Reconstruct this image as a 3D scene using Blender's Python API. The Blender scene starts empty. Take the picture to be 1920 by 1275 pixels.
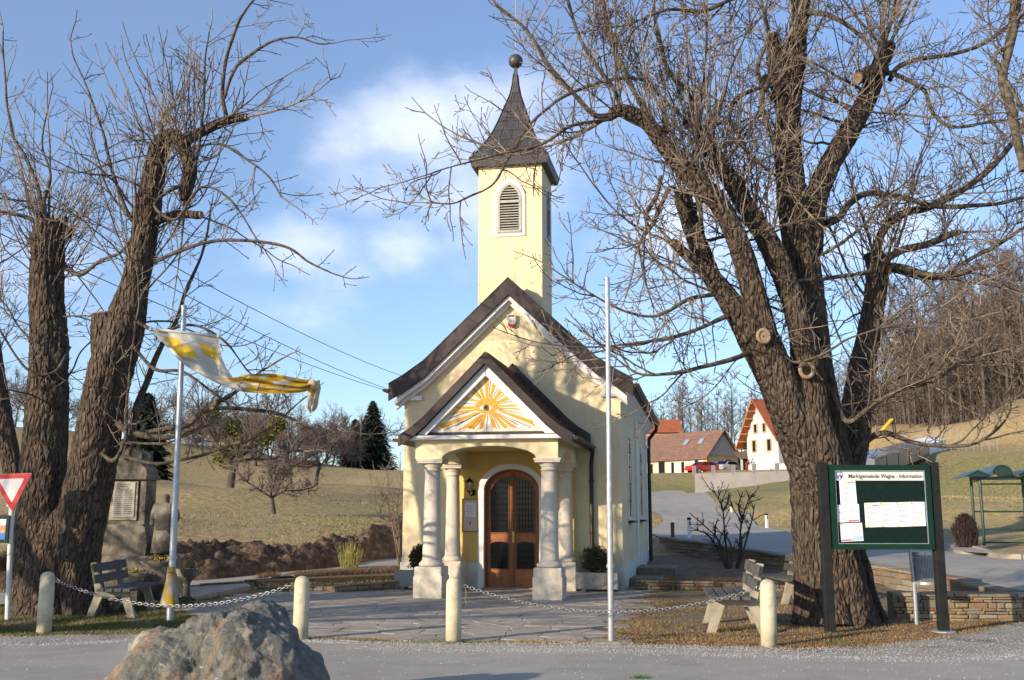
import bpy, math, random
import numpy as np
from mathutils import Vector, noise as mnoise
PI = math.pi
rnd = random.Random(7)
nr = np.random.RandomState(11)
sc = bpy.context.scene
COL = sc.collection
R = math.radians

# ------------------------------------------------------------------ camera, sky, sun, exposure
FPX = 1950.0
CAMH = 1.6
PT = math.atan(326 / FPX)
cam_d = bpy.data.cameras.new('camera')
cam = bpy.data.objects.new('camera', cam_d)
COL.objects.link(cam)
cam.location = (0, 0, CAMH)
cam.rotation_euler = (PI / 2 + PT, 0, 0)
cam_d.sensor_width = 36
cam_d.lens = 36 * FPX / 1920
cam_d.clip_end = 3000
sc.camera = cam

SUN_AZ = 49.0      # light travels towards this azimuth (clockwise from +Y)
SUN_EL = 16.0
sun_d = bpy.data.lights.new('sun', 'SUN')
sun_d.energy = 4.8
sun_d.angle = R(0.55)
sun_d.color = (1.0, 0.83, 0.62)
sun = bpy.data.objects.new('sun', sun_d)
COL.objects.link(sun)
_l = Vector((math.sin(R(SUN_AZ)) * math.cos(R(SUN_EL)), math.cos(R(SUN_AZ)) * math.cos(R(SUN_EL)), -math.sin(R(SUN_EL))))
sun.rotation_euler = _l.to_track_quat('-Z', 'Y').to_euler()

world = bpy.data.worlds.new('World')
sc.world = world
world.use_nodes = True
sc.view_settings.view_transform = 'Standard'
sc.view_settings.look = 'None'
sc.view_settings.exposure = 0.46
sc.view_settings.gamma = 1
sc.view_settings.use_curve_mapping = False
sc.cycles.max_bounces = 6
sc.cycles.diffuse_bounces = 3
sc.cycles.transparent_max_bounces = 8


def pix_ray(px, py):
    x = (px - 960) / FPX
    y = (637.5 - py) / FPX
    c, s = math.cos(PT), math.sin(PT)
    return Vector((x, c - y * s, s + y * c))


def on_z(px, py, z=0.0):
    r = pix_ray(px, py)
    t = (z - CAMH) / r.z
    return Vector((r.x * t, r.y * t, z))


def at_y(px, py, Y):
    r = pix_ray(px, py)
    t = Y / r.y
    return Vector((r.x * t, Y, CAMH + r.z * t))


def build_world():
    nt = world.node_tree
    N, L = nt.nodes, nt.links
    N.clear()
    out = N.new('ShaderNodeOutputWorld')
    bg = N.new('ShaderNodeBackground')
    bg.inputs['Strength'].default_value = 0.145
    sky = N.new('ShaderNodeTexSky')
    sky.sky_type = 'NISHITA'
    sky.sun_disc = False
    sky.sun_elevation = R(SUN_EL)
    sky.sun_rotation = R(SUN_AZ + 180)
    sky.altitude = 250
    sky.air_density = 1.0
    sky.dust_density = 0.6
    sky.ozone_density = 2.0
    tint = N.new('ShaderNodeMix'); tint.data_type = 'RGBA'; tint.blend_type = 'MULTIPLY'
    tint.inputs[0].default_value = 1.0
    L.new(sky.outputs[0], tint.inputs[6])
    tint.inputs[7].default_value = (0.88, 0.98, 1.16, 1)
    tc = N.new('ShaderNodeTexCoord')
    mp = N.new('ShaderNodeMapping')
    mp.inputs['Scale'].default_value = (1.0, 1.0, 1.7)
    L.new(tc.outputs['Generated'], mp.inputs[0])
    nz = N.new('ShaderNodeTexNoise')
    nz.inputs['Scale'].default_value = 2.6
    nz.inputs['Detail'].default_value = 7
    nz.inputs['Roughness'].default_value = 0.52
    nz.inputs['Distortion'].default_value = 0.35
    L.new(mp.outputs[0], nz.inputs['Vector'])
    nz2 = N.new('ShaderNodeTexNoise')
    nz2.inputs['Scale'].default_value = 8.5
    nz2.inputs['Detail'].default_value = 9
    nz2.inputs['Roughness'].default_value = 0.6
    L.new(mp.outputs[0], nz2.inputs['Vector'])

    def math_(op, a, b=None, c=None, clamp=False):
        m = N.new('ShaderNodeMath'); m.operation = op; m.use_clamp = clamp
        for i, v in enumerate((a, b, c)):
            if v is None:
                continue
            if isinstance(v, (int, float)):
                m.inputs[i].default_value = v
            else:
                L.new(v, m.inputs[i])
        return m.outputs[0]
    # cloud banks the photograph shows: centre direction, angular half sizes
    banks = [((810, 260), 0.10, 0.062, 0.88), ((700, 310), 0.075, 0.085, 0.72), ((900, 215), 0.09, 0.05, 0.8), ((960, 320), 0.12, 0.10, 0.74), ((560, 460), 0.085, 0.04, 0.82), ((640, 500), 0.10, 0.03, 0.6), ((770, 458), 0.06, 0.042, 0.86), ((890, 420), 0.10, 0.09, 0.80), ((740, 220), 0.06, 0.045, 0.70),
             ((930, 470), 0.08, 0.045, 0.7), ((20, 500), 0.10, 0.05, 0.7), ((1330, 430), 0.13, 0.07, 0.85), ((1650, 430), 0.14, 0.06, 0.7),
             ((1200, 600), 0.16, 0.05, 0.55), ((660, 575), 0.16, 0.04, 0.42), ((100, 640), 0.16, 0.035, 0.4), ((330, 420), 0.12, 0.03, 0.3)]
    acc = None
    for (px, py), hx, hy, wgt in banks:
        d = pix_ray(px, py).normalized()
        rt = Vector((d.y, -d.x, 0)).normalized()
        up = rt.cross(d)
        off = N.new('ShaderNodeVectorMath'); off.operation = 'SUBTRACT'
        L.new(tc.outputs['Generated'], off.inputs[0]); off.inputs[1].default_value = d
        dots = []
        for ax, h in ((rt, hx), (up, hy), (d, 0.30)):
            dp = N.new('ShaderNodeVectorMath'); dp.operation = 'DOT_PRODUCT'
            L.new(off.outputs[0], dp.inputs[0]); dp.inputs[1].default_value = ax / h
            dots.append(math_('MULTIPLY', dp.outputs['Value'], dp.outputs['Value']))
        s = math_('ADD', math_('ADD', dots[0], dots[1]), dots[2])
        g = math_('MULTIPLY', math_('POWER', 2.718, math_('MULTIPLY', s, -0.8)), wgt)
        acc = g if acc is None else math_('MAXIMUM', acc, g)
    # the same kind of broken cloud goes on all round
    sep = N.new('ShaderNodeSeparateXYZ'); L.new(tc.outputs['Generated'], sep.inputs[0])
    away = math_('MULTIPLY', sep.outputs[1], -1.0, clamp=True)
    ringz = math_('SUBTRACT', 0.9, math_('MULTIPLY', sep.outputs[2], 1.6), clamp=True)
    acc = math_('MAXIMUM', acc, math_('MULTIPLY', math_('MULTIPLY', away, ringz), 0.8))
    n1 = math_('MULTIPLY', math_('SUBTRACT', nz.outputs[0], 0.5), 1.7)
    n2 = math_('MULTIPLY', math_('SUBTRACT', nz2.outputs[0], 0.5), 1.3)
    dens = math_('MULTIPLY', math_('ADD', math_('SUBTRACT', math_('MULTIPLY', acc, 1.15), 0.36), math_('ADD', n1, n2)), 1.0, clamp=True)
    dens = math_('MULTIPLY', dens, math_('MULTIPLY', acc, 3.0, clamp=True))
    ss = N.new('ShaderNodeMapRange'); ss.interpolation_type = 'SMOOTHSTEP'
    L.new(dens, ss.inputs[0]); ss.inputs[3].default_value = 0.09; ss.inputs[4].default_value = 0.88
    mix = N.new('ShaderNodeMix'); mix.data_type = 'RGBA'
    L.new(ss.outputs[0], mix.inputs[0])
    # thin general veil low down
    L.new(tint.outputs[2], mix.inputs[6])
    ccol = N.new('ShaderNodeMix'); ccol.data_type = 'RGBA'
    L.new(nz2.outputs[0], ccol.inputs[0])
    ccol.inputs[6].default_value = (4.2, 4.9, 6.3, 1)
    ccol.inputs[7].default_value = (5.9, 6.1, 6.8, 1)
    L.new(ccol.outputs[2], mix.inputs[7])
    L.new(mix.outputs[2], bg.inputs[0])
    L.new(bg.outputs[0], out.inputs[0])


build_world()

# ------------------------------------------------------------------ materials
MATS = {}


def _inp(b, k, v):
    if k in b.inputs:
        b.inputs[k].default_value = v


def mat(name, c1, c2=None, scale=6.0, detail=6, rough=0.85, bump=0.0, bscale=40.0, metallic=0.0, stretch=(1, 1, 1), c3=None, s3=1.5,
        t3=(0.5, 0.62), spec=0.4, alpha=1.0, contrast=(0.35, 0.65), vcol=None, vor=None, coord='Object', bdist=0.02, transmission=0.0, splash=0):
    if name in MATS:
        return MATS[name]
    m = bpy.data.materials.new(name)
    m.use_nodes = True
    nt = m.node_tree
    N, L = nt.nodes, nt.links
    b = N['Principled BSDF']
    _inp(b, 'Roughness', rough); _inp(b, 'Metallic', metallic); _inp(b, 'Specular IOR Level', spec)
    if transmission:
        _inp(b, 'Transmission Weight', transmission)
    tc = N.new('ShaderNodeTexCoord')
    mp = N.new('ShaderNodeMapping'); mp.inputs['Scale'].default_value = stretch
    if coord == 'World':
        g = N.new('ShaderNodeNewGeometry'); L.new(g.outputs['Position'], mp.inputs[0])
    else:
        L.new(tc.outputs['Object'], mp.inputs[0])
    col = None
    if vcol:
        a = N.new('ShaderNodeAttribute'); a.attribute_name = vcol
        col = a.outputs['Color']
    if c2 is not None:
        n = N.new('ShaderNodeTexNoise'); n.inputs['Scale'].default_value = scale; n.inputs['Detail'].default_value = detail
        n.inputs['Roughness'].default_value = 0.62
        L.new(mp.outputs[0], n.inputs['Vector'])
        mr = N.new('ShaderNodeMapRange'); L.new(n.outputs[0], mr.inputs[0])
        mr.inputs[1].default_value, mr.inputs[2].default_value = contrast
        mx = N.new('ShaderNodeMix'); mx.data_type = 'RGBA'
        L.new(mr.outputs[0], mx.inputs[0])
        mx.inputs[6].default_value = (*c1, 1); mx.inputs[7].default_value = (*c2, 1)
        if col is None:
            col = mx.outputs[2]
        else:
            mm = N.new('ShaderNodeMix'); mm.data_type = 'RGBA'; mm.blend_type = 'MULTIPLY'; mm.inputs[0].default_value = 1
            L.new(col, mm.inputs[6]); L.new(mx.outputs[2], mm.inputs[7]); col = mm.outputs[2]
    if c3 is not None:
        n = N.new('ShaderNodeTexNoise'); n.inputs['Scale'].default_value = s3; n.inputs['Detail'].default_value = 5
        n.inputs['Roughness'].default_value = 0.6
        mp3 = N.new('ShaderNodeMapping'); mp3.inputs['Location'].default_value = (3.1, 7.7, 1.9); mp3.inputs['Scale'].default_value = stretch
        L.new(mp.inputs[0].links[0].from_socket, mp3.inputs[0]); L.new(mp3.outputs[0], n.inputs['Vector'])
        mr = N.new('ShaderNodeMapRange'); L.new(n.outputs[0], mr.inputs[0])
        mr.inputs[1].default_value, mr.inputs[2].default_value = t3
        mx = N.new('ShaderNodeMix'); mx.data_type = 'RGBA'; L.new(mr.outputs[0], mx.inputs[0])
        L.new(col, mx.inputs[6]); mx.inputs[7].default_value = (*c3, 1); col = mx.outputs[2]
    if col is None:
        b.inputs['Base Color'].default_value = (*c1, 1)
    else:
        L.new(col, b.inputs['Base Color'])
    if splash:
        sp_ = N.new('ShaderNodeSeparateXYZ'); L.new(tc.outputs['Object'], sp_.inputs[0])
        mr = N.new('ShaderNodeMapRange'); mr.inputs[1].default_value = splash; mr.inputs[2].default_value = 0.0; L.new(sp_.outputs[2], mr.inputs[0])
        st = N.new('ShaderNodeMapping'); st.inputs['Scale'].default_value = (5.5, 5.5, 0.35); L.new(tc.outputs['Object'], st.inputs[0])
        n1 = N.new('ShaderNodeTexNoise'); n1.inputs['Scale'].default_value = 1.6; n1.inputs['Detail'].default_value = 7; L.new(st.outputs[0], n1.inputs['Vector'])
        n2 = N.new('ShaderNodeTexNoise'); n2.inputs['Scale'].default_value = 3.5; n2.inputs['Detail'].default_value = 8; L.new(tc.outputs['Object'], n2.inputs['Vector'])
        r1 = N.new('ShaderNodeMapRange'); r1.inputs[1].default_value = 0.52; r1.inputs[2].default_value = 0.75; r1.inputs[4].default_value = 0.35; L.new(n1.outputs[0], r1.inputs[0])
        ml = N.new('ShaderNodeMath'); ml.operation = 'MULTIPLY'; L.new(mr.outputs[0], ml.inputs[0]); L.new(n2.outputs[0], ml.inputs[1])
        ad = N.new('ShaderNodeMath'); ad.operation = 'ADD'; ad.use_clamp = True; L.new(ml.outputs[0], ad.inputs[0]); L.new(r1.outputs[0], ad.inputs[1])
        mx = N.new('ShaderNodeMix'); mx.data_type = 'RGBA'; mx.blend_type = 'MULTIPLY'; L.new(ad.outputs[0], mx.inputs[0]); L.new(col, mx.inputs[6]); mx.inputs[7].default_value = (0.62, 0.58, 0.50, 1); col = mx.outputs[2]
        L.new(col, b.inputs['Base Color'])
    if bump > 0:
        n = N.new('ShaderNodeTexNoise'); n.inputs['Scale'].default_value = bscale; n.inputs['Detail'].default_value = 6
        n.inputs['Roughness'].default_value = 0.6
        L.new(mp.outputs[0], n.inputs['Vector'])
        h = n.outputs[0]
        if vor:
            v = N.new('ShaderNodeTexVoronoi'); v.inputs['Scale'].default_value = vor; v.feature = 'DISTANCE_TO_EDGE'
            L.new(mp.outputs[0], v.inputs['Vector'])
            mr = N.new('ShaderNodeMapRange'); mr.inputs[2].default_value = 0.25; L.new(v.outputs['Distance'], mr.inputs[0])
            ad = N.new('ShaderNodeMath'); ad.operation = 'ADD'; L.new(mr.outputs[0], ad.inputs[0]); L.new(h, ad.inputs[1]); h = ad.outputs[0]
        bp = N.new('ShaderNodeBump'); bp.inputs['Strength'].default_value = bump; bp.inputs['Distance'].default_value = bdist
        L.new(h, bp.inputs['Height']); L.new(bp.outputs[0], b.inputs['Normal'])
    if alpha < 1:
        b.inputs['Alpha'].default_value = alpha
    MATS[name] = m
    return m


yellow = mat('yellow_render', (0.70, 0.60, 0.37), (0.76, 0.66, 0.43), 3, rough=0.92, bump=0.35, bscale=160, bdist=0.004, c3=(0.63, 0.54, 0.34), s3=0.9, t3=(0.5, 0.8), splash=1.0)
ochre = mat('ochre_render', (0.66, 0.46, 0.14), (0.72, 0.52, 0.18), 3, rough=0.92, bump=0.3, bscale=150, bdist=0.004)
white = mat('white_paint', (0.74, 0.73, 0.70), (0.80, 0.79, 0.77), 4, rough=0.8, bump=0.15, bscale=80, bdist=0.003, c3=(0.62, 0.60, 0.55), s3=2.2, t3=(0.58, 0.85))
plinth_m = mat('plinth_render', (0.60, 0.59, 0.54), (0.70, 0.69, 0.63), 5, rough=0.9, bump=0.3, bscale=90, bdist=0.004, c3=(0.45, 0.43, 0.36), s3=2.5, t3=(0.55, 0.8), splash=0.45)
dark_metal = mat('brown_sheet_metal', (0.028, 0.022, 0.022), (0.052, 0.040, 0.038), 3, rough=0.42, metallic=0.5, bump=0.12, bscale=9, bdist=0.01)
slate = mat('spire_sheet_metal', (0.060, 0.058, 0.060), (0.088, 0.084, 0.084), 4, rough=0.5, metallic=0.4, bump=0.2, bscale=8, bdist=0.01)
tile_m = mat('clay_tile', (0.30, 0.10, 0.055), (0.17, 0.075, 0.052), 5, rough=0.8, bump=0.3, bscale=40, bdist=0.005, c3=(0.10, 0.075, 0.06), s3=3)
stone_col = mat('column_stone', (0.56, 0.505, 0.42), (0.62, 0.565, 0.48), 7, rough=0.9, bump=0.55, bscale=30, bdist=0.012, c3=(0.50, 0.44, 0.365), s3=5, t3=(0.52, 0.8))
stone_ped = mat('pedestal_stone', (0.54, 0.49, 0.38), (0.66, 0.60, 0.50), 9, rough=0.92, bump=0.7, bscale=34, bdist=0.012, c3=(0.38, 0.34, 0.26), s3=3.5, t3=(0.5, 0.72))
door_wood = mat('door_wood', (0.26, 0.085, 0.020), (0.36, 0.13, 0.035), 5, rough=0.42, stretch=(6, 6, 0.8), bump=0.1, bscale=30, bdist=0.003)
door_dark = mat('door_moulding', (0.16, 0.050, 0.013), (0.22, 0.075, 0.02), 6, rough=0.45, stretch=(6, 6, 0.8))
glass_dark = mat('dark_glass', (0.005, 0.006, 0.009), rough=0.12, spec=0.25)
glass_blue = mat('window_glass', (0.20, 0.22, 0.26), (0.13, 0.15, 0.18), 8, rough=0.18, spec=0.6)
iron = mat('black_iron', (0.008, 0.008, 0.008), rough=0.6, spec=0.2)
brass = mat('brass', (0.35, 0.24, 0.08), rough=0.35, metallic=0.9)
gold = mat('gilding', (0.75, 0.48, 0.12), rough=0.35, metallic=0.9)
grey_wood = mat('grey_wood', (0.070, 0.066, 0.062), (0.125, 0.117, 0.106), 10, rough=0.9, stretch=(5, 5, 5), bump=0.5, bscale=26, bdist=0.006, c3=(0.045, 0.042, 0.04), s3=5)
louvre_wood = mat('louvre_wood', (0.36, 0.35, 0.29), (0.48, 0.46, 0.40), 14, rough=0.9, bump=0.4, bscale=40, bdist=0.004)
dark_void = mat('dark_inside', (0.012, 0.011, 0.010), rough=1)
concrete = mat('concrete', (0.30, 0.265, 0.195), (0.38, 0.34, 0.26), 9, rough=0.92, bump=0.4, bscale=60, bdist=0.005, c3=(0.20, 0.18, 0.14), s3=6, t3=(0.52, 0.7))
bollard_m = mat('bollard_concrete', (0.50, 0.45, 0.31), (0.60, 0.545, 0.39), 9, rough=0.9, bump=0.6, bscale=70, bdist=0.006, c3=(0.36, 0.32, 0.225), s3=7, t3=(0.52, 0.72))
planter_m = mat('exposed_aggregate', (0.15, 0.145, 0.14), (0.42, 0.40, 0.37), 60, rough=0.95, bump=0.8, bscale=70, bdist=0.008, contrast=(0.42, 0.58))
galv = mat('galvanised_steel', (0.36, 0.40, 0.43), (0.46, 0.50, 0.53), 14, rough=0.42, metallic=0.65, bump=0.05, bscale=30)
chain_m = mat('chain_steel', (0.42, 0.42, 0.42), (0.24, 0.23, 0.22), 30, rough=0.4, metallic=0.75)
green_metal = mat('green_metal', (0.003, 0.024, 0.013), (0.005, 0.032, 0.017), 5, rough=0.5, spec=0.25)
board_back = mat('noticeboard_felt', (0.005, 0.015, 0.013), (0.008, 0.021, 0.018), 20, rough=0.9, spec=0.1)
post_black = mat('dark_post', (0.012, 0.014, 0.014), (0.020, 0.022, 0.022), 8, rough=0.75, spec=0.15)
paper = mat('paper', (0.74, 0.76, 0.80), (0.80, 0.81, 0.84), 5, rough=0.8)
ink = mat('ink', (0.06, 0.06, 0.07), rough=0.8)
ink_pale = mat('pale_ink', (0.22, 0.24, 0.30), rough=0.8)
red_paint = mat('red_paint', (0.50, 0.02, 0.02), (0.42, 0.015, 0.015), 6, rough=0.5)
pink_paint = mat('pink_print', (0.65, 0.12, 0.22), rough=0.7)
blue_paint = mat('blue_print', (0.06, 0.20, 0.60), rough=0.6)
pale_blue = mat('pale_blue_print', (0.35, 0.55, 0.78), rough=0.7)
yellow_print = mat('yellow_print', (0.80, 0.55, 0.08), rough=0.6)
eye_orange = mat('fresco_ochre', (0.62, 0.29, 0.035), (0.70, 0.36, 0.06), 12, rough=0.9)
eye_cream = mat('fresco_cream', (0.66, 0.62, 0.52), (0.74, 0.71, 0.62), 8, rough=0.9)
eye_grey = mat('fresco_grey', (0.10, 0.10, 0.12), rough=0.9)
bark = mat('bark', (0.034, 0.024, 0.018), (0.165, 0.120, 0.087), 12, rough=0.97, stretch=(2.6, 2.6, 0.8), bump=1.0, bscale=7, bdist=0.07, c3=(0.150, 0.120, 0.090), s3=1.6, t3=(0.54, 0.78), vor=5)
bark_l = mat('limb_bark', (0.060, 0.047, 0.034), (0.150, 0.120, 0.088), 14, rough=0.95, bump=0.6, bscale=30, bdist=0.015, c3=(0.035, 0.028, 0.022), s3=10)
twig_m = mat('twig_bark', (0.17, 0.135, 0.10), (0.29, 0.24, 0.18), 4, rough=0.85, c3=(0.09, 0.062, 0.05), s3=1.3, t3=(0.45, 0.6))
cut_wood = mat('cut_wood', (0.30, 0.225, 0.15), (0.19, 0.135, 0.09), 12, rough=0.95, bump=0.4, bscale=40, bdist=0.006)
far_bark = mat('woodland_bark', (0.060, 0.048, 0.040), (0.115, 0.092, 0.076), 2, rough=0.95)
far_twig = mat('woodland_twigs', (0.115, 0.088, 0.072), (0.165, 0.130, 0.108), 1.5, rough=0.95)
spruce_m = mat('spruce_needles', (0.010, 0.022, 0.013), (0.022, 0.040, 0.020), 2, rough=0.95)
mistle = mat('mistletoe', (0.085, 0.085, 0.018), (0.14, 0.13, 0.028), 6, rough=0.9)
box_leaf = mat('box_leaf', (0.020, 0.030, 0.010), (0.060, 0.050, 0.016), 18, rough=0.8)
dark_bush = mat('dark_bush_twigs', (0.045, 0.035, 0.030), (0.075, 0.055, 0.045), 6, rough=0.95)
stem_yellow = mat('yellow_stems', (0.26, 0.24, 0.06), (0.36, 0.32, 0.10), 4, rough=0.8)
heath = mat('heather', (0.22, 0.09, 0.075), (0.14, 0.085, 0.06), 9, rough=0.95)
asphalt = mat('asphalt', (0.285, 0.262, 0.222), (0.345, 0.32, 0.275), 2.2, rough=0.93, bump=0.5, bscale=110, bdist=0.006, coord='World', c3=(0.40, 0.37, 0.32), s3=0.5, t3=(0.45, 0.75))
asphalt2 = mat('asphalt_lane', (0.29, 0.265, 0.225), (0.35, 0.325, 0.28), 1.2, rough=0.9, bump=0.3, bscale=60, bdist=0.006, coord='World')
gravel_m = mat('gravel_ground', (0.27, 0.245, 0.20), (0.38, 0.35, 0.295), 26, rough=0.97, bump=0.9, bscale=60, bdist=0.015, coord='World', c3=(0.17, 0.145, 0.115), s3=1.6, t3=(0.5, 0.7))
pebble_m = mat('pebble', (0.42, 0.39, 0.34), (0.62, 0.59, 0.53), 3, rough=0.9, coord='World')
slab_m = mat('paving_stone', (0.30, 0.255, 0.20), (0.42, 0.365, 0.29), 5, rough=0.93, bump=0.6, bscale=26, bdist=0.012, coord='World', c3=(0.23, 0.205, 0.17), s3=1.1, t3=(0.5, 0.68))
joint_m = mat('joint_earth', (0.13, 0.112, 0.088), (0.21, 0.18, 0.14), 14, rough=1, coord='World')
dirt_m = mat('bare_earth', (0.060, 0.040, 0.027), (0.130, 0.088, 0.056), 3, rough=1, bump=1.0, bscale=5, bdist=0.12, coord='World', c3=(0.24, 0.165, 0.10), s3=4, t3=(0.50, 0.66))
wall_stones = [mat('wall_stone_ochre', (0.20, 0.150, 0.085), (0.27, 0.21, 0.13), 9, rough=0.95, bump=0.7, bscale=28, bdist=0.012, coord='World'),
               mat('wall_stone_grey', (0.15, 0.13, 0.095), (0.22, 0.19, 0.14), 9, rough=0.95, bump=0.7, bscale=28, bdist=0.012, coord='World'),
               mat('wall_stone_rust', (0.19, 0.115, 0.065), (0.24, 0.165, 0.10), 9, rough=0.95, bump=0.7, bscale=28, bdist=0.012, coord='World'),
               mat('wall_stone_pale', (0.23, 0.195, 0.14), (0.30, 0.26, 0.185), 9, rough=0.95, bump=0.7, bscale=28, bdist=0.012, coord='World')]
mortar = mat('mortar', (0.12, 0.10, 0.075), (0.17, 0.145, 0.11), 12, rough=1, coord='World')
mem_stone = mat('monument_stone', (0.12, 0.105, 0.083), (0.28, 0.25, 0.20), 4, rough=0.95, bump=0.7, bscale=16, bdist=0.02, c3=(0.055, 0.050, 0.044), s3=1.8, t3=(0.45, 0.6))
mem_pale = mat('monument_pale_stone', (0.30, 0.26, 0.19), (0.42, 0.37, 0.28), 5, rough=0.95, bump=0.5, bscale=20, bdist=0.012, c3=(0.14, 0.12, 0.09), s3=3, t3=(0.5, 0.66))
mem_tablet = mat('tablet_marble', (0.42, 0.40, 0.36), (0.36, 0.34, 0.30), 5, rough=0.6)
rubber = mat('tyre_rubber', (0.02, 0.02, 0.02), rough=0.85)
car_red = mat('car_red', (0.42, 0.015, 0.02), rough=0.25, spec=0.6)
car_silver = mat('car_silver', (0.45, 0.47, 0.50), rough=0.3, metallic=0.4)
house_white = mat('house_white', (0.50, 0.50, 0.50), (0.56, 0.56, 0.56), 1, rough=0.9)
house_grey = mat('house_grey', (0.40, 0.41, 0.43), (0.46, 0.47, 0.49), 1, rough=0.9)
house_cream = mat('house_cream', (0.62, 0.57, 0.44), (0.68, 0.63, 0.50), 0.8, rough=0.9)
house_orange = mat('house_orange', (0.50, 0.27, 0.17), (0.54, 0.31, 0.20), 0.8, rough=0.9)
quoin_m = mat('house_ochre_trim', (0.66, 0.44, 0.12), rough=0.9)
roof_brown = mat('old_clay_roof', (0.16, 0.092, 0.070), (0.22, 0.13, 0.098), 1.4, rough=0.95, bump=0.6, bscale=5, bdist=0.05)
roof_red = mat('new_clay_roof', (0.30, 0.085, 0.040), (0.38, 0.12, 0.058), 1.4, rough=0.9, bump=0.4, bscale=4, bdist=0.05)
frame_wood = mat('window_frame_wood', (0.42, 0.27, 0.09), rough=0.7)
garden_wall = mat('rendered_garden_wall', (0.20, 0.185, 0.18), (0.25, 0.235, 0.23), 0.6, rough=0.95)


# ------------------------------------------------------------------ mesh helpers
def link(o, parent=None):
    COL.objects.link(o)
    if parent is not None:
        o.parent = parent
    return o


def tag(o, label=None, cat=None, group=None, kind=None):
    if label: o['label'] = label
    if cat: o['category'] = cat
    if group: o['group'] = group
    if kind: o['kind'] = kind
    return o


def thing(name, label, cat, loc=(0, 0, 0), rz=0.0, group=None):
    o = bpy.data.objects.new(name, None)
    o.empty_display_size = 0.2
    o.location = loc
    o.rotation_euler = (0, 0, rz)
    COL.objects.link(o)
    return tag(o, label, cat, group)


def copy_tree(o, parent=None):
    c = o.copy()
    COL.objects.link(c)
    if parent is not None:
        c.parent = parent
    for ch in list(o.children):
        copy_tree(ch, c)
    return c


def place(o, loc, rz=None, label=None, sc_=None):
    o.location = loc
    if rz is not None: o.rotation_euler = (0, 0, rz)
    if label: o['label'] = label
    if sc_: o.scale = (sc_, sc_, sc_) if isinstance(sc_, (int, float)) else sc_
    return o


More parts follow.
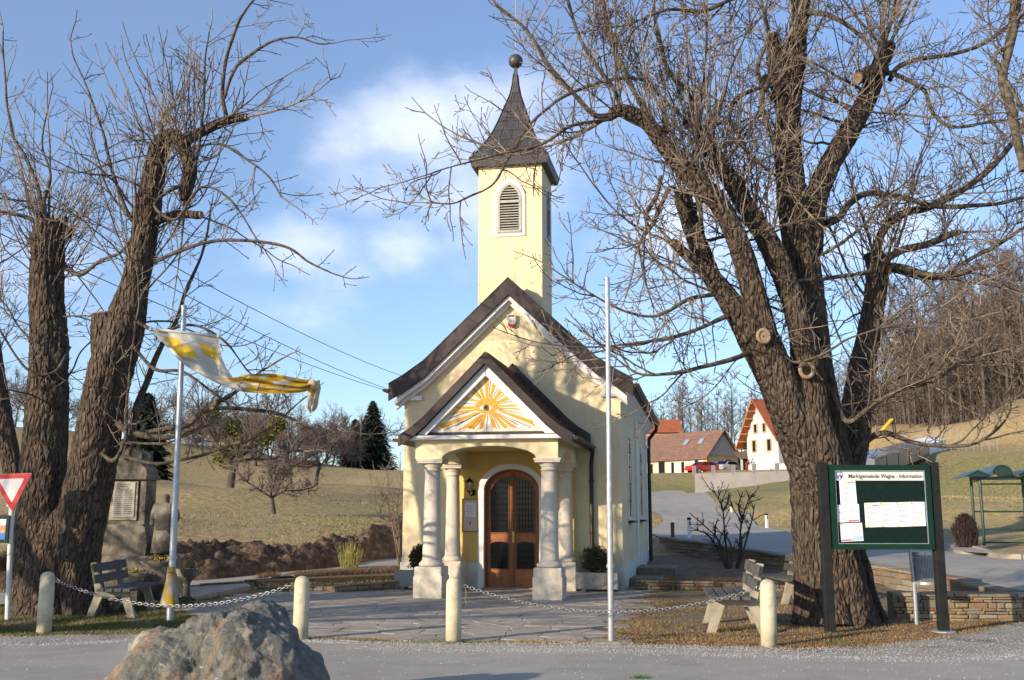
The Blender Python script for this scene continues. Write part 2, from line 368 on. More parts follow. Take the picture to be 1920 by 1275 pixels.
class MB:
    def __init__(s):
        s.v = []; s.f = []

    def add(s, vs, fs):
        n = len(s.v)
        s.v.extend([tuple(v) for v in vs])
        s.f.extend([tuple(i + n for i in f) for f in fs])
        return s

    def box(s, c, size, rz=0.0, rx=0.0, ry=0.0):
        hx, hy, hz = size[0] / 2, size[1] / 2, size[2] / 2
        vs = []
        from mathutils import Euler
        e = Euler((rx, ry, rz)).to_matrix()
        for x in (-hx, hx):
            for y in (-hy, hy):
                for z in (-hz, hz):
                    p = e @ Vector((x, y, z))
                    vs.append((p.x + c[0], p.y + c[1], p.z + c[2]))
        return s.add(vs, [(0, 1, 3, 2), (4, 6, 7, 5), (0, 4, 5, 1), (2, 3, 7, 6), (0, 2, 6, 4), (1, 5, 7, 3)])

    def bbox(s, lo, hi, ch=0.0):
        """box from corner to corner, with chamfered vertical and top edges when ch > 0"""
        if ch <= 0:
            return s.box([(lo[i] + hi[i]) / 2 for i in range(3)], [hi[i] - lo[i] for i in range(3)])
        x0, y0, z0 = lo; x1, y1, z1 = hi
        def ring(i, z):
            return [(x0 + i, y0 + ch, z), (x0 + ch, y0 + i, z), (x1 - ch, y0 + i, z), (x1 - i, y0 + ch, z), (x1 - i, y1 - ch, z), (x1 - ch, y1 - i, z), (x0 + ch, y1 - i, z), (x0 + i, y1 - ch, z)]
        a = ring(0, z0) + ring(0, z1 - ch)
        b = [(x0 + ch, y0 + ch, z1), (x1 - ch, y0 + ch, z1), (x1 - ch, y1 - ch, z1), (x0 + ch, y1 - ch, z1)]
        fs = [tuple(range(7, -1, -1))]
        for k in range(8):
            fs.append((k, (k + 1) % 8, 8 + (k + 1) % 8, 8 + k))
        for k in range(4):  # corner triangles and edge quads
            fs.append((8 + 2 * k, 8 + 2 * k + 1, 16 + k))
            fs.append((8 + 2 * k + 1, 8 + (2 * k + 2) % 8, 16 + (k + 1) % 4, 16 + k))
        fs.append((16, 17, 18, 19))
        return s.add(a + b, fs)

    def prism(s, poly, a0, a1, axis='y'):
        """poly: list of 2-D points, extruded along axis from a0 to a1. axis y: poly=(x,z); x: poly=(y,z); z: poly=(x,y)"""
        def P(p, a):
            return {'y': (p[0], a, p[1]), 'x': (a, p[0], p[1]), 'z': (p[0], p[1], a)}[axis]
        n = len(poly)
        vs = [P(p, a0) for p in poly] + [P(p, a1) for p in poly]
        fs = [tuple(range(n)), tuple(range(2 * n - 1, n - 1, -1))]
        for i in range(n):
            j = (i + 1) % n
            fs.append((i, i + n, j + n, j))
        return s.add(vs, fs)

    def band(s, outer, inner, a0, a1, axis='y', closed=False):
        """solid strip between two equal-length outlines, extruded"""
        def P(p, a):
            return {'y': (p[0], a, p[1]), 'x': (a, p[0], p[1]), 'z': (p[0], p[1], a)}[axis]
        n = len(outer)
        vs = [P(p, a0) for p in outer] + [P(p, a0) for p in inner] + [P(p, a1) for p in outer] + [P(p, a1) for p in inner]
        fs = []
        m = n if closed else n - 1
        for i in range(m):
            j = (i + 1) % n
            fs += [(i, j, n + j, n + i), (2 * n + j, 2 * n + i, 3 * n + i, 3 * n + j), (i, 2 * n + i, 2 * n + j, j), (n + i, n + j, 3 * n + j, 3 * n + i)]
        if not closed:
            fs += [(0, n, 3 * n, 2 * n), (n - 1, 3 * n - 1, 4 * n - 1, 2 * n - 1)]
        return s.add(vs, fs)

    def tube(s, pts, rad, sides=8, cap=True):
        pts = [Vector(p) for p in pts]
        n = len(pts)
        if not hasattr(rad, '__len__'):
            rad = [rad] * n
        prev = None
        vs = []
        for i in range(n):
            t = (pts[min(i + 1, n - 1)] - pts[max(i - 1, 0)]).normalized()
            if prev is None:
                ref = Vector((0, 0, 1)) if abs(t.z) < 0.9 else Vector((1, 0, 0))
                u = t.cross(ref).normalized()
            else:
                u = (prev - t * prev.dot(t)).normalized()
            prev = u
            w = t.cross(u)
            for k in range(sides):
                a = 2 * PI * k / sides
                vs.append(pts[i] + (u * math.cos(a) + w * math.sin(a)) * rad[i])
        fs = []
        for i in range(n - 1):
            for k in range(sides):
                k2 = (k + 1) % sides
                fs.append((i * sides + k, i * sides + k2, (i + 1) * sides + k2, (i + 1) * sides + k))
        if cap:
            fs.append(tuple(range(sides - 1, -1, -1)))
            fs.append(tuple((n - 1) * sides + k for k in range(sides)))
        return s.add(vs, fs)

    def lathe(s, prof, c=(0, 0, 0), sides=24, sx=1.0, sy=1.0):
        vs = []
        for r, z in prof:
            for k in range(sides):
                a = 2 * PI * k / sides
                vs.append((c[0] + r * math.cos(a) * sx, c[1] + r * math.sin(a) * sy, c[2] + z))
        fs = []
        n = len(prof)
        for i in range(n - 1):
            for k in range(sides):
                k2 = (k + 1) % sides
                fs.append((i * sides + k, i * sides + k2, (i + 1) * sides + k2, (i + 1) * sides + k))
        fs.append(tuple(range(sides - 1, -1, -1)))
        fs.append(tuple((n - 1) * sides + k for k in range(sides)))
        return s.add(vs, fs)

    def build(s, name, m, parent=None, smooth=False, off=None, kind=None, label=None):
        vs = s.v
        if off is not None:
            vs = [(v[0] - off[0], v[1] - off[1], v[2] - off[2]) for v in vs]
        me = bpy.data.meshes.new(name)
        me.from_pydata(vs, [], s.f)
        me.materials.append(m)
        if smooth:
            me.polygons.foreach_set('use_smooth', [True] * len(me.polygons))
        me.update()
        o = bpy.data.objects.new(name, me)
        link(o, parent)
        if kind: o['kind'] = kind
        if label: o['label'] = label
        return o


def np_mesh(name, V, F, m, parent=None, smooth=False, kind=None, colors=None, cname='Col', label=None):
    """V (n,3) array, F (m,k) array of equal-size faces"""
    V = np.asarray(V, dtype=np.float32); F = np.asarray(F, dtype=np.int32)
    me = bpy.data.meshes.new(name)
    k = F.shape[1]
    me.vertices.add(len(V)); me.vertices.foreach_set('co', V.ravel())
    me.loops.add(F.size); me.loops.foreach_set('vertex_index', F.ravel())
    me.polygons.add(len(F))
    me.polygons.foreach_set('loop_start', np.arange(0, F.size, k, dtype=np.int32))
    me.polygons.foreach_set('loop_total', np.full(len(F), k, dtype=np.int32))
    if smooth:
        me.polygons.foreach_set('use_smooth', np.ones(len(F), dtype=bool))
    me.update(calc_edges=True)
    me.validate()
    if colors is not None:
        ca = me.color_attributes.new(cname, 'FLOAT_COLOR', 'POINT')
        c4 = np.ones((len(V), 4), dtype=np.float32); c4[:, :3] = colors
        ca.data.foreach_set('color', c4.ravel())
    me.materials.append(m)
    o = bpy.data.objects.new(name, me)
    link(o, parent)
    if kind: o['kind'] = kind
    if label: o['label'] = label
    return o


def catmull(P, n):
    """resample a list of tuples (any dimension) to n points along a Catmull-Rom curve"""
    P = np.array(P, dtype=float)
    Q = np.vstack([2 * P[0] - P[1], P, 2 * P[-1] - P[-2]])
    seg = np.linalg.norm(np.diff(P[:, :3], axis=0), axis=1)
    cum = np.concatenate([[0], np.cumsum(seg)])
    out = []
    for s in np.linspace(0, cum[-1], n):
        i = min(int(np.searchsorted(cum, s, side='right') - 1), len(P) - 2)
        t = (s - cum[i]) / max(seg[i], 1e-6)
        p0, p1, p2, p3 = Q[i], Q[i + 1], Q[i + 2], Q[i + 3]
        out.append(0.5 * (2 * p1 + (p2 - p0) * t + (2 * p0 - 5 * p1 + 4 * p2 - p3) * t * t + (3 * p1 - p0 - 3 * p2 + p3) * t ** 3))
    return np.array(out)


def fbm(x, y, z=0.0, o=4):
    return mnoise.fractal(Vector((x, y, z)), 1.0, 2.0, o)


# ------------------------------------------------------------------ terrain
# control points: pixel of the photograph with the height the ground has there, or plain (X, Y, z)
ctrl = []
def cp(px, py, z): ctrl.append(on_z(px, py, z))
def cy(px, py, Y): ctrl.append(at_y(px, py, Y))
def cw(x, y, z): ctrl.append(Vector((x, y, z)))
for x in (-60, -40, -25, -16, -8, 0, 8, 16, 25, 40, 60):
    for y in (-30, -12, 0, 8, 13):
        cw(x, y, 0)
for x in (-24, -16, -11, -7, -3, 1, 5, 9):
    cw(x, 17, 0); cw(x, 20, 0.0)
for x in (-12, -8, -4, 0, 4):
    cw(x, 25, 0.0)
for x in (-6, -2, 2): cw(x, 30, 0.05)
cw(5.5, 27, 0.1); cw(7.5, 21.5, 0.15); cw(13, 15, 0.1); cw(4, 33, 0.25); cw(0, 36, 0.4); cw(0, 44, 0.9)
# left meadow
cw(-14, 27, 0.15); cw(-6, 33, 0.3)
cy(200, 960, 40); cy(500, 985, 42); cy(700, 975, 44)
cy(515, 965, 48); cy(430, 917, 58); cy(250, 900, 60); cy(600, 905, 78); cy(735, 930, 70)
cy(735, 891, 112); cy(600, 872, 116); cy(450, 855, 116); cy(300, 838, 112); cy(100, 810, 110); cy(-200, 790, 100)
cw(-20, 170, 3); cw(-60, 190, 5); cw(10, 150, 5.5)
# right side: road climbing away, pavement, meadow, hill
for (px, py, z) in [(1920, 1100, 0.35), (1800, 1080, 0.40), (1920, 1048, 0.45), (1750, 1026, 0.52), (1640, 1050, 0.48), (1600, 1012, 0.68), (1480, 1035, 0.55), (1437, 990, 0.98), (1292, 1008, 0.80), (1240, 1003, 0.85)]:
    cp(px, py, z)
cw(26, 22, 0.35); cw(34, 26, 0.6)
cy(1372, 966, 70); cy(1300, 962, 64); cy(1297, 938, 98); cy(1240, 926, 104); cy(1200, 930, 100)
cy(1305, 917, 106); cy(1400, 912, 102); cy(1480, 905, 100); cy(1460, 945, 72)
cy(1300, 895, 128); cy(1250, 893, 132); cy(1400, 885, 124); cy(1480, 885, 122); cy(1360, 875, 150); cy(1200, 880, 150)
cy(1850, 1012, 36); cy(1700, 985, 40); cy(1920, 1000, 37); cy(1920, 940, 50); cy(1750, 930, 55); cy(1640, 900, 75); cy(1920, 850, 72)
cy(1700, 850, 95); cy(1800, 800, 105); cy(1920, 745, 104); cy(1690, 800, 132); cy(2100, 640, 118); cy(1600, 810, 165)
cy(1920, 600, 190); cy(2200, 560, 170); cy(1750, 690, 200); cy(1650, 760, 190); cy(1560, 830, 185); cy(1480, 850, 190); cy(1400, 860, 190); cy(1300, 868, 190); cy(1200, 872, 190); cy(1250, 878, 260); cy(1450, 868, 280); cy(1600, 800, 260); cy(1150, 885, 170); cy(1300, 885, 400); cy(1500, 860, 420); cy(1470, 868, 160); cy(1560, 850, 150); cy(1400, 872, 165); cw(70, 60, 10); cw(70, 30, 2); cw(90, 90, 25)
CT = np.array([[c.x, c.y, c.z] for c in ctrl])


def ground_np(X, Y):
    X = np.asarray(X, dtype=float); Y = np.asarray(Y, dtype=float)
    sh = X.shape
    X = X.ravel(); Y = Y.ravel()
    out = np.zeros(len(X))
    for i in range(0, len(X), 4000):
        x = X[i:i + 4000, None]; y = Y[i:i + 4000, None]
        sc2 = 1.0 + 0.02 * np.maximum(y, 0)
        d2 = ((x - CT[None, :, 0]) ** 2 + (y - CT[None, :, 1]) ** 2) / sc2 ** 2
        w = 1.0 / (d2 + 1.2) ** 2
        out[i:i + 4000] = (w * CT[None, :, 2]).sum(1) / w.sum(1)
    near = np.clip((Y - 20.0) / 6.0, 0, 1)
    near = np.maximum(near, np.clip((X - 6.5) / 5, 0, 1) * np.clip((Y - 14) / 4, 0, 1))
    out = out * near
    return out.reshape(sh)


def gz(x, y):
    return float(ground_np(np.array([x]), np.array([y]))[0])


def poly_mask(X, Y, poly):
    inside = np.zeros(X.shape, dtype=bool)
    n = len(poly)
    j = n - 1
    for i in range(n):
        xi, yi = poly[i][0], poly[i][1]; xj, yj = poly[j][0], poly[j][1]
        c = ((yi > Y) != (yj > Y)) & (X < (xj - xi) * (Y - yi) / (yj - yi + 1e-12) + xi)
        inside ^= c
        j = i
    return inside


# retaining wall beside the side road (top edge follows these points) and the two road edges
wall_line = [on_z(1236, 1006, 0.85), on_z(1350, 1022, 0.70), on_z(1480, 1042, 0.56), on_z(1560, 1052, 0.52), on_z(1640, 1060, 0.48), on_z(1740, 1076, 0.44), on_z(1808, 1086, 0.42), on_z(1925, 1110, 0.38), Vector((14.0, 17.6, 0.35)), Vector((19, 17.0, 0.32))]
near_edge = [Vector((2.4, 96, 0)), at_y(1215, 968, 62), at_y(1222, 990, 47), on_z(1236, 1004, 0.86)] + [p + Vector((0.12, 0.25, 0)) for p in wall_line[1:]] + [Vector((34, 16.0, 0))]
far_edge = [at_y(1262, 921, 112), at_y(1297, 938, 98), at_y(1372, 966, 70), on_z(1437, 990, 0.98), on_z(1530, 1004, 0.8), on_z(1640, 1014, 0.65), on_z(1750, 1024, 0.53), on_z(1840, 1036, 0.5), on_z(1925, 1050, 0.45), Vector((19.5, 25.3, 0)), Vector((27, 24.6, 0)), Vector((40, 24.5, 0))]
NE = catmull([(p.x, p.y, 0) for p in near_edge], 90)
FE = catmull([(p.x, p.y, 0) for p in far_edge], 90)
# bend the near part of the far end so that the road disappears behind the chapel
road_poly = [tuple(p[:2]) for p in NE] + [tuple(p[:2]) for p in FE[::-1]]
lane_near = [Vector((-26, 19.0, 0)), on_z(0, 1133, 0.05), on_z(355, 1096, 0.12), on_z(550, 1076, 0.2), on_z(750, 1058, 0.25), Vector((2, 35.5, 0)), Vector((6, 40, 0))]
lane_far = [Vector((-28, 21.6, 0)), on_z(0, 1112, 0.05), on_z(355, 1084, 0.12), on_z(550, 1064, 0.2), on_z(750, 1046, 0.25), Vector((1, 39, 0)), Vector((4.5, 45, 0))]
LN = catmull([(p.x, p.y, 0) for p in lane_near], 60)
LF = catmull([(p.x, p.y, 0) for p in lane_far], 60)
lane_poly = [tuple(p[:2]) for p in LN] + [tuple(p[:2]) for p in LF[::-1]]


def ribbon(name, A, B, m, lift, across=5, label=None):
    n = len(A)
    V = []
    for k in range(across + 1):
        t = k / across
        V.append(A[:, :2] * (1 - t) + B[:, :2] * t)
    V = np.stack(V, 1).reshape(-1, 2)
    z = ground_np(V[:, 0], V[:, 1]) + lift
    V = np.column_stack([V, z])
    F = []
    for i in range(n - 1):
        for k in range(across):
            a = i * (across + 1) + k
            F.append((a, a + 1, a + across + 2, a + across + 1))
    return np_mesh(name, V, F, m, smooth=True, kind='structure')


def make_ground():
    xs = np.unique(np.round(np.concatenate([np.arange(-600, -60, 20), np.arange(-60, -26, 2.0), np.arange(-26, 26, 0.5), np.arange(26, 60, 1.5), np.arange(60, 620, 16)]), 3))
    ys = np.unique(np.round(np.concatenate([np.arange(-80, 10, 6), np.arange(10, 60, 0.5), np.arange(60, 130, 1.5), np.arange(130, 320, 6), np.arange(320, 1500, 50)]), 3))
    X, Y = np.meshgrid(xs, ys)
    Z = ground_np(X, Y)
    # gentle relief
    rel = np.zeros_like(Z)
    for i in range(X.shape[0]):
        for j in range(X.shape[1]):
            if Y[i, j] > 30:
                rel[i, j] = fbm(X[i, j] * 0.06, Y[i, j] * 0.06) * min((Y[i, j] - 30) * 0.008, 0.45) + fbm(X[i, j] * 0.35, Y[i, j] * 0.35, 3) * 0.04
    Z = Z + rel
    cut = poly_mask(X, Y, road_poly) | poly_mask(X, Y, lane_poly)
    Z = np.where(cut, ground_np(X, Y) - 0.10, Z)
    # garden on the chapel side of the retaining wall lies lower
    gpoly = [(2.5, 40)] + [(p.x - 0.05, p.y - 0.1) for p in wall_line[:8]] + [(13, 16.0), (5, 16.1), (3.0, 20), (3.0, 32)]
    g = poly_mask(X, Y, gpoly)
    Z = np.where(g, np.minimum(Z, 0.02 + 0.35 * np.clip((Y - 22) / 14, 0, 1)), Z)
    # colours: dry winter grass, green patches, litter under trees
    C = np.zeros(X.shape + (3,))
    dry = np.array([0.38, 0.285, 0.148]); green = np.array([0.185, 0.185, 0.07]); brown = np.array([0.205, 0.150, 0.098]); mid = np.array([0.30, 0.228, 0.112])
    wood = np.array([0.16, 0.112, 0.070])
    for i in range(X.shape[0]):
        for j in range(X.shape[1]):
            x, y = X[i, j], Y[i, j]
            if y > 400 or abs(x) > 300:
                C[i, j] = mid; continue
            n = 0.5 + 0.6 * fbm(x * 0.05, y * 0.022, 9)
            n2 = 0.5 + 0.7 * fbm(x * 0.4, y * 0.2, 4)
            n = min(max(n, 0), 1); n2 = min(max(n2, 0), 1)
            base = dry * (1 - n2 * 0.55) + mid * (n2 * 0.55)
            if x > 6 and 30 < y < 150:   # right meadow has a green middle band
                zz = Z[i, j]
                gm = math.exp(-((zz - 4.2) / 2.4) ** 2) * (0.9 if x > 14 else 0.35)
                base = base * (1 - gm) + green * gm
                if zz > 9 + 0.0:
                    t = min((zz - 9) / 6, 1); base = base * (1 - t) + (wood * 1.25) * t
            elif y > 24:
                gm = max(0, n - 0.52) * 0.9
                base = base * (1 - gm) + green * gm
                if x > 0.5 and y > 80:
                    base = base * 0.45 + green * 0.55
            if y < 24:
                gm = 0.25 + 0.45 * n2 if x < 0 else 0.08 + 0.25 * n2
                base = brown * (1 - gm) + (green * 0.9) * gm
            elif y < 34 and x > 2.4 and x < 10:
                base = brown * 0.9
            C[i, j] = base
    ny, nx = X.shape
    idx = np.arange(nx * ny).reshape(ny, nx)
    F = np.stack([idx[:-1, :-1], idx[:-1, 1:], idx[1:, 1:], idx[1:, :-1]], -1).reshape(-1, 4)
    gm = mat('ground_cover', (0.55, 0.54, 0.50), (1.35, 1.3, 1.2), 4, detail=11, rough=1.0, bump=0.9, bscale=9, bdist=0.06, vcol='Col', coord='World', contrast=(0.3, 0.7))
    o = np_mesh('ground', np.column_stack([X.ravel(), Y.ravel(), Z.ravel()]), F, gm, smooth=True, kind='structure', colors=C.reshape(-1, 3))
    return o


make_ground()
ribbon('side_road', NE, FE, asphalt2, 0.02, 8)
ribbon('lane', LN, LF, asphalt2, 0.05, 5)

# main road in the foreground, its gravel shoulder and the gravelled area on the right
edge_px = [(-400, 1196), (0, 1210), (150, 1208), (300, 1200), (420, 1194), (600, 1205), (850, 1212), (1150, 1214), (1400, 1222), (1640, 1228), (1800, 1226), (1920, 1222), (2300, 1215)]
road_edge = [on_z(*p) for p in edge_px]
RE = catmull([(p.x, p.y, 0) for p in road_edge], 160)
for i in range(len(RE)):
    RE[i, 1] += 0.06 * fbm(RE[i, 0] * 2.0, 0, 1)
def strip(name, A, ylow, m, z, kind='structure'):
    V = []; F = []
    rows = 6
    for i, p in enumerate(A):
        for k in range(rows + 1):
            t = k / rows
            V.append((p[0], p[1] * (1 - t) + ylow * t, z))
    for i in range(len(A) - 1):
        for k in range(rows):
            a = i * (rows + 1) + k
            F.append((a, a + 1, a + rows + 2, a + rows + 1))
    return np_mesh(name, V, F, m, kind=kind)
RE2 = np.vstack([[-60, RE[0, 1], 0], RE, [60, RE[-1, 1], 0]])
strip('road', RE2, -40, asphalt, 0.012)
sh_px = [(-400, 1176), (0, 1192), (90, 1192), (250, 1190), (420, 1186), (600, 1200), (850, 1206), (1100, 1207), (1250, 1210), (1450, 1216), (1600, 1214), (1700, 1204), (1800, 1190), (1870, 1176), (1920, 1168), (2300, 1150)]
SH = catmull([tuple(on_z(*p)) for p in sh_px], 200)
for i in range(len(SH)):
    SH[i, 1] += 0.12 * fbm(SH[i, 0] * 1.6, 5, 1) + 0.05 * fbm(SH[i, 0] * 6, 5, 1)
strip('gravel_shoulder', SH, 11.5, gravel_m, 0.006)


def scatter_pebbles():
    V = []; F = []
    base = np.array([(1, 0, 0), (0, 1, 0), (-1, 0, 0), (0, -1, 0), (0, 0, 1)], dtype=float)
    tris = np.array([(0, 1, 4), (1, 2, 4), (2, 3, 4), (3, 0, 4)])
    n = 0
    ex = SH[:, 0]; ey = SH[:, 1]
    rx, ry = RE[:, 0], RE[:, 1]
    for i in range(24000):
        x = nr.uniform(-9, 9.5)
        ytop = np.interp(x, ex, ey); yro = np.interp(x, rx, ry)
        u = nr.rand()
        if u < 0.42:
            y = nr.uniform(yro - 0.1, ytop + 0.05)
        elif u < 0.85:
            y = yro - 0.42 + nr.randn() * 0.15 if x > -2 else yro + nr.randn() * 0.1
        else:
            y = nr.uniform(9.5, ytop)
        s = 0.004 + 0.010 * nr.rand() ** 2.5
        a = nr.rand() * 6.28
        q = base * (s, s * (0.5 + nr.rand() * 0.5), s * 0.7)
        c, sn = math.cos(a), math.sin(a)
        q = np.column_stack([q[:, 0] * c - q[:, 1] * sn + x, q[:, 0] * sn + q[:, 1] * c + y, q[:, 2] + 0.013])
        V.append(q); F.append(tris + n); n += 5
    np_mesh('pebbles', np.vstack(V), np.vstack(F), pebble_m, kind='stuff')


scatter_pebbles()

# ------------------------------------------------------------------ paved forecourt: each slab a stone
plaza_px = [(330, 1140), (480, 1112), (620, 1107), (750, 1104), (752, 1101), (880, 1104), (1000, 1107), (1168, 1108), (1228, 1096), (1190, 1140), (1165, 1160), (1120, 1203), (850, 1203), (600, 1197), (430, 1180)]
plaza = [on_z(*p).xy for p in plaza_px]


def clip(poly, p, n):
    out = []
    for i in range(len(poly)):
        a, b = poly[i], poly[(i + 1) % len(poly)]
        da = (a - p).dot(n); db = (b - p).dot(n)
        if da <= 0: out.append(a)
        if da * db < 0:
            out.append(a + (b - a) * (da / (da - db)))
    return out


def in_poly(p, poly):
    return bool(poly_mask(np.array([p[0]]), np.array([p[1]]), [(q[0], q[1]) for q in poly])[0])


def make_plaza():
    mb = MB()
    mb.prism([(p.x, p.y) for p in plaza], -0.05, 0.004, 'z')
    root = mb.build('forecourt', joint_m, kind='structure')
    r2 = random.Random(3)
    pts = []
    y = 13.2; row = 0
    while y < 24.5:
        dy = r2.uniform(0.36, 0.50)
        x = -7.5 + r2.random()
        while x < 4.0:
            dx = r2.uniform(0.36, 0.72)
            pts.append(Vector((x + dx / 2 + r2.uniform(-.1, .1), y + dy / 2 + r2.uniform(-.16, .16))))
            x += dx
        y += dy
    big = []
    for p in pts:
        if not in_poly(p, plaza): continue
        cell = [p + Vector((-1.2, -1.2)), p + Vector((1.2, -1.2)), p + Vector((1.2, 1.2)), p + Vector((-1.2, 1.2))]
        for q in pts:
            if q is p or (q - p).length > 2.2: continue
            cell = clip(cell, (p + q) / 2, (q - p).normalized())
        if len(cell) < 3: continue
        # shrink for the joint, jitter corners
        c = sum(cell, Vector((0, 0))) / len(cell)
        cell = [v - (v - c).normalized() * r2.uniform(0.004, 0.012) for v in cell]
        if any((v - c).length > 1.1 for v in cell): continue
        big.append((p.y, c, cell))
    big.sort(key=lambda t: t[0])
    rest = MB()
    for k, (yy, c, cell) in enumerate(big):
        h = 0.012 + r2.uniform(0, 0.006)
        tilt = (r2.uniform(-.004, .004), r2.uniform(-.004, .004))
        n = len(cell)
        vs = [(v.x, v.y, 0.0) for v in cell]
        top = [(v.x, v.y, h - 0.006) for v in cell]
        inn = [c + (v - c) * 0.975 for v in cell]
        cap = [(v.x, v.y, h + (v.x - c.x) * tilt[0] + (v.y - c.y) * tilt[1]) for v in inn]
        fs = []
        for i in range(n):
            j = (i + 1) % n
            fs += [(i, j, n + j, n + i), (n + i, n + j, 2 * n + j, 2 * n + i)]
        fs.append(tuple(range(2 * n, 3 * n)))
        if k < 298:
            m2 = MB(); m2.add(vs + top + cap, fs)
            m2.build('paving_slab', slab_m, root)
        else:
            rest.add(vs + top + cap, fs)
    if rest.v: rest.build('paving_slabs', slab_m, root, kind='stuff')
    return len(big)


make_plaza()


# ------------------------------------------------------------------ rubble stone walls, stone by stone
def stone_wall(name, label, line, thick, course=(0.05, 0.10), length=(0.14, 0.42), zbase=None, htop=None, seed=1, cap=False, limit=298, mats=wall_stones, side=-1):
    """line: list of Vector(x, y, ztop); stones laid on the side facing the camera"""
    r2 = random.Random(seed)
    base0 = line[0]
    root = thing(name, label, 'wall', (base0.x, base0.y, 0))
    off = Vector((base0.x, base0.y, 0))
    core = MB()
    cum = [0]
    for a, b in zip(line, line[1:]):
        cum.append(cum[-1] + (b.xy - a.xy).length)
    total = cum[-1]

    def at(s):
        for i in range(len(line) - 1):
            if s <= cum[i + 1] or i == len(line) - 2:
                t = (s - cum[i]) / max(cum[i + 1] - cum[i], 1e-6)
                p = line[i].lerp(line[i + 1], t)
                d = (line[i + 1].xy - line[i].xy).normalized()
                return p, d
    def zb(p):
        return (zbase if zbase is not None else gz(p.x, p.y)) - 0.06
    for a, b in zip(line, line[1:]):
        d = (b.xy - a.xy).normalized(); n = Vector((d.y, -d.x)) * -side
        n = Vector((d.y, -d.x))
        if n.y > 0: n = -n        # towards the camera
        q = []
        for p in (a, b):
            f = p.xy + n * (-0.035); bk = p.xy - n * thick
            q += [(f.x, f.y, zb(p)), (bk.x, bk.y, zb(p)), (bk.x, bk.y, p.z - 0.02), (f.x, f.y, p.z - 0.02)]
        core.add(q, [(0, 3, 7, 4), (3, 2, 6, 7), (2, 1, 5, 6), (0, 1, 2, 3), (4, 7, 6, 5)])
    core.build('core', mortar, root, off=off)
    stones = []
    hmax = max(p.z - zb(p) for p in line)
    z = 0.0
    while z < hmax:
        ch = r2.uniform(*course)
        s = -r2.random() * 0.2
        while s < total:
            L_ = r2.uniform(*length) * (1.4 if r2.random() < 0.12 else 1)
            s0, s1 = max(s, 0), min(s + L_, total)
            if s1 - s0 > 0.05:
                stones.append((z, z + ch, s0, s1))
            s += L_
        z += ch
    out = []
    for (z0, z1, s0, s1) in stones:
        p0, d0 = at(s0 + 0.002); p1, d1 = at(s1 - 0.002)
        pm, dm = at((s0 + s1) / 2)
        top = pm.z - (0.055 if cap else 0.0)
        a0 = z0 + zb(pm); a1 = min(z1 + zb(pm), top)
        if a1 - a0 < 0.02: continue
        n = Vector((dm.y, -dm.x))
        if n.y > 0: n = -n
        g = 0.007
        pr = r2.uniform(0.005, 0.035)
        A = p0.xy + dm * g; B = p1.xy - dm * g
        zz0, zz1 = a0 + g * 0.6, a1 - g * 0.6
        back = [A - n * 0.08, B - n * 0.08]
        jr = lambda: r2.uniform(-0.007, 0.007)
        f0 = A + n * (pr * 0.4); f1 = B + n * (pr * 0.4)
        e = min(0.016, (zz1 - zz0) * 0.3)
        g0 = A + dm * e + n * pr; g1 = B - dm * e + n * pr
        vs = [(back[0].x, back[0].y, zz0), (back[1].x, back[1].y, zz0), (back[1].x, back[1].y, zz1), (back[0].x, back[0].y, zz1),
              (f0.x, f0.y, zz0 + jr()), (f1.x, f1.y, zz0 + jr()), (f1.x, f1.y, zz1 + jr()), (f0.x, f0.y, zz1 + jr()),
              (g0.x, g0.y, zz0 + e + jr()), (g1.x, g1.y, zz0 + e + jr()), (g1.x, g1.y, zz1 - e + jr()), (g0.x, g0.y, zz1 - e + jr())]
        fs = [(0, 1, 5, 4), (1, 2, 6, 5), (2, 3, 7, 6), (3, 0, 4, 7), (4, 5, 9, 8), (5, 6, 10, 9), (6, 7, 11, 10), (7, 4, 8, 11), (8, 9, 10, 11)]
        out.append(((s1 - s0) * (z1 - z0) / (pm.length ** 2), vs, fs, r2.choice(mats)))
    out.sort(key=lambda t: -t[0])
    for a, vs, fs, m in out[:limit]:
        MB().add(vs, fs).build('stone', m, root, off=off)
    if len(out) > limit:
        rest = MB()
        for a, vs, fs, m in out[limit:]:
            rest.add(vs, fs)
        rest.build('rubble_stones', mats[1], root, off=off, kind='stuff')
    if cap:
        s = 0
        while s < total:
            L_ = min(r2.uniform(0.35, 0.7), total - s)
            p0, d0 = at(s + 0.008); p1, _ = at(s + L_ - 0.008)
            dm = (p1.xy - p0.xy)
            if dm.length < 0.05: break
            dm.normalize(); n = Vector((dm.y, -dm.x))
            if n.y > 0: n = -n
            m2 = MB()
            q = []
            zo = r2.uniform(-0.006, 0.006)
            for p in (p0, p1):
                f = p.xy + n * (0.04 + r2.uniform(0, .02)); bk = p.xy - n * (thick + 0.01)
                q += [(f.x, f.y, p.z - 0.05 + zo), (bk.x, bk.y, p.z - 0.05 + zo), (bk.x, bk.y, p.z + zo), (f.x, f.y, p.z + zo)]
            m2.add(q, [(0, 3, 7, 4), (3, 2, 6, 7), (2, 1, 5, 6), (0, 1, 2, 3), (4, 7, 6, 5), (0, 4, 5, 1)])
            m2.build('capstone', r2.choice(mats), root, off=off)
            s += L_
    return root


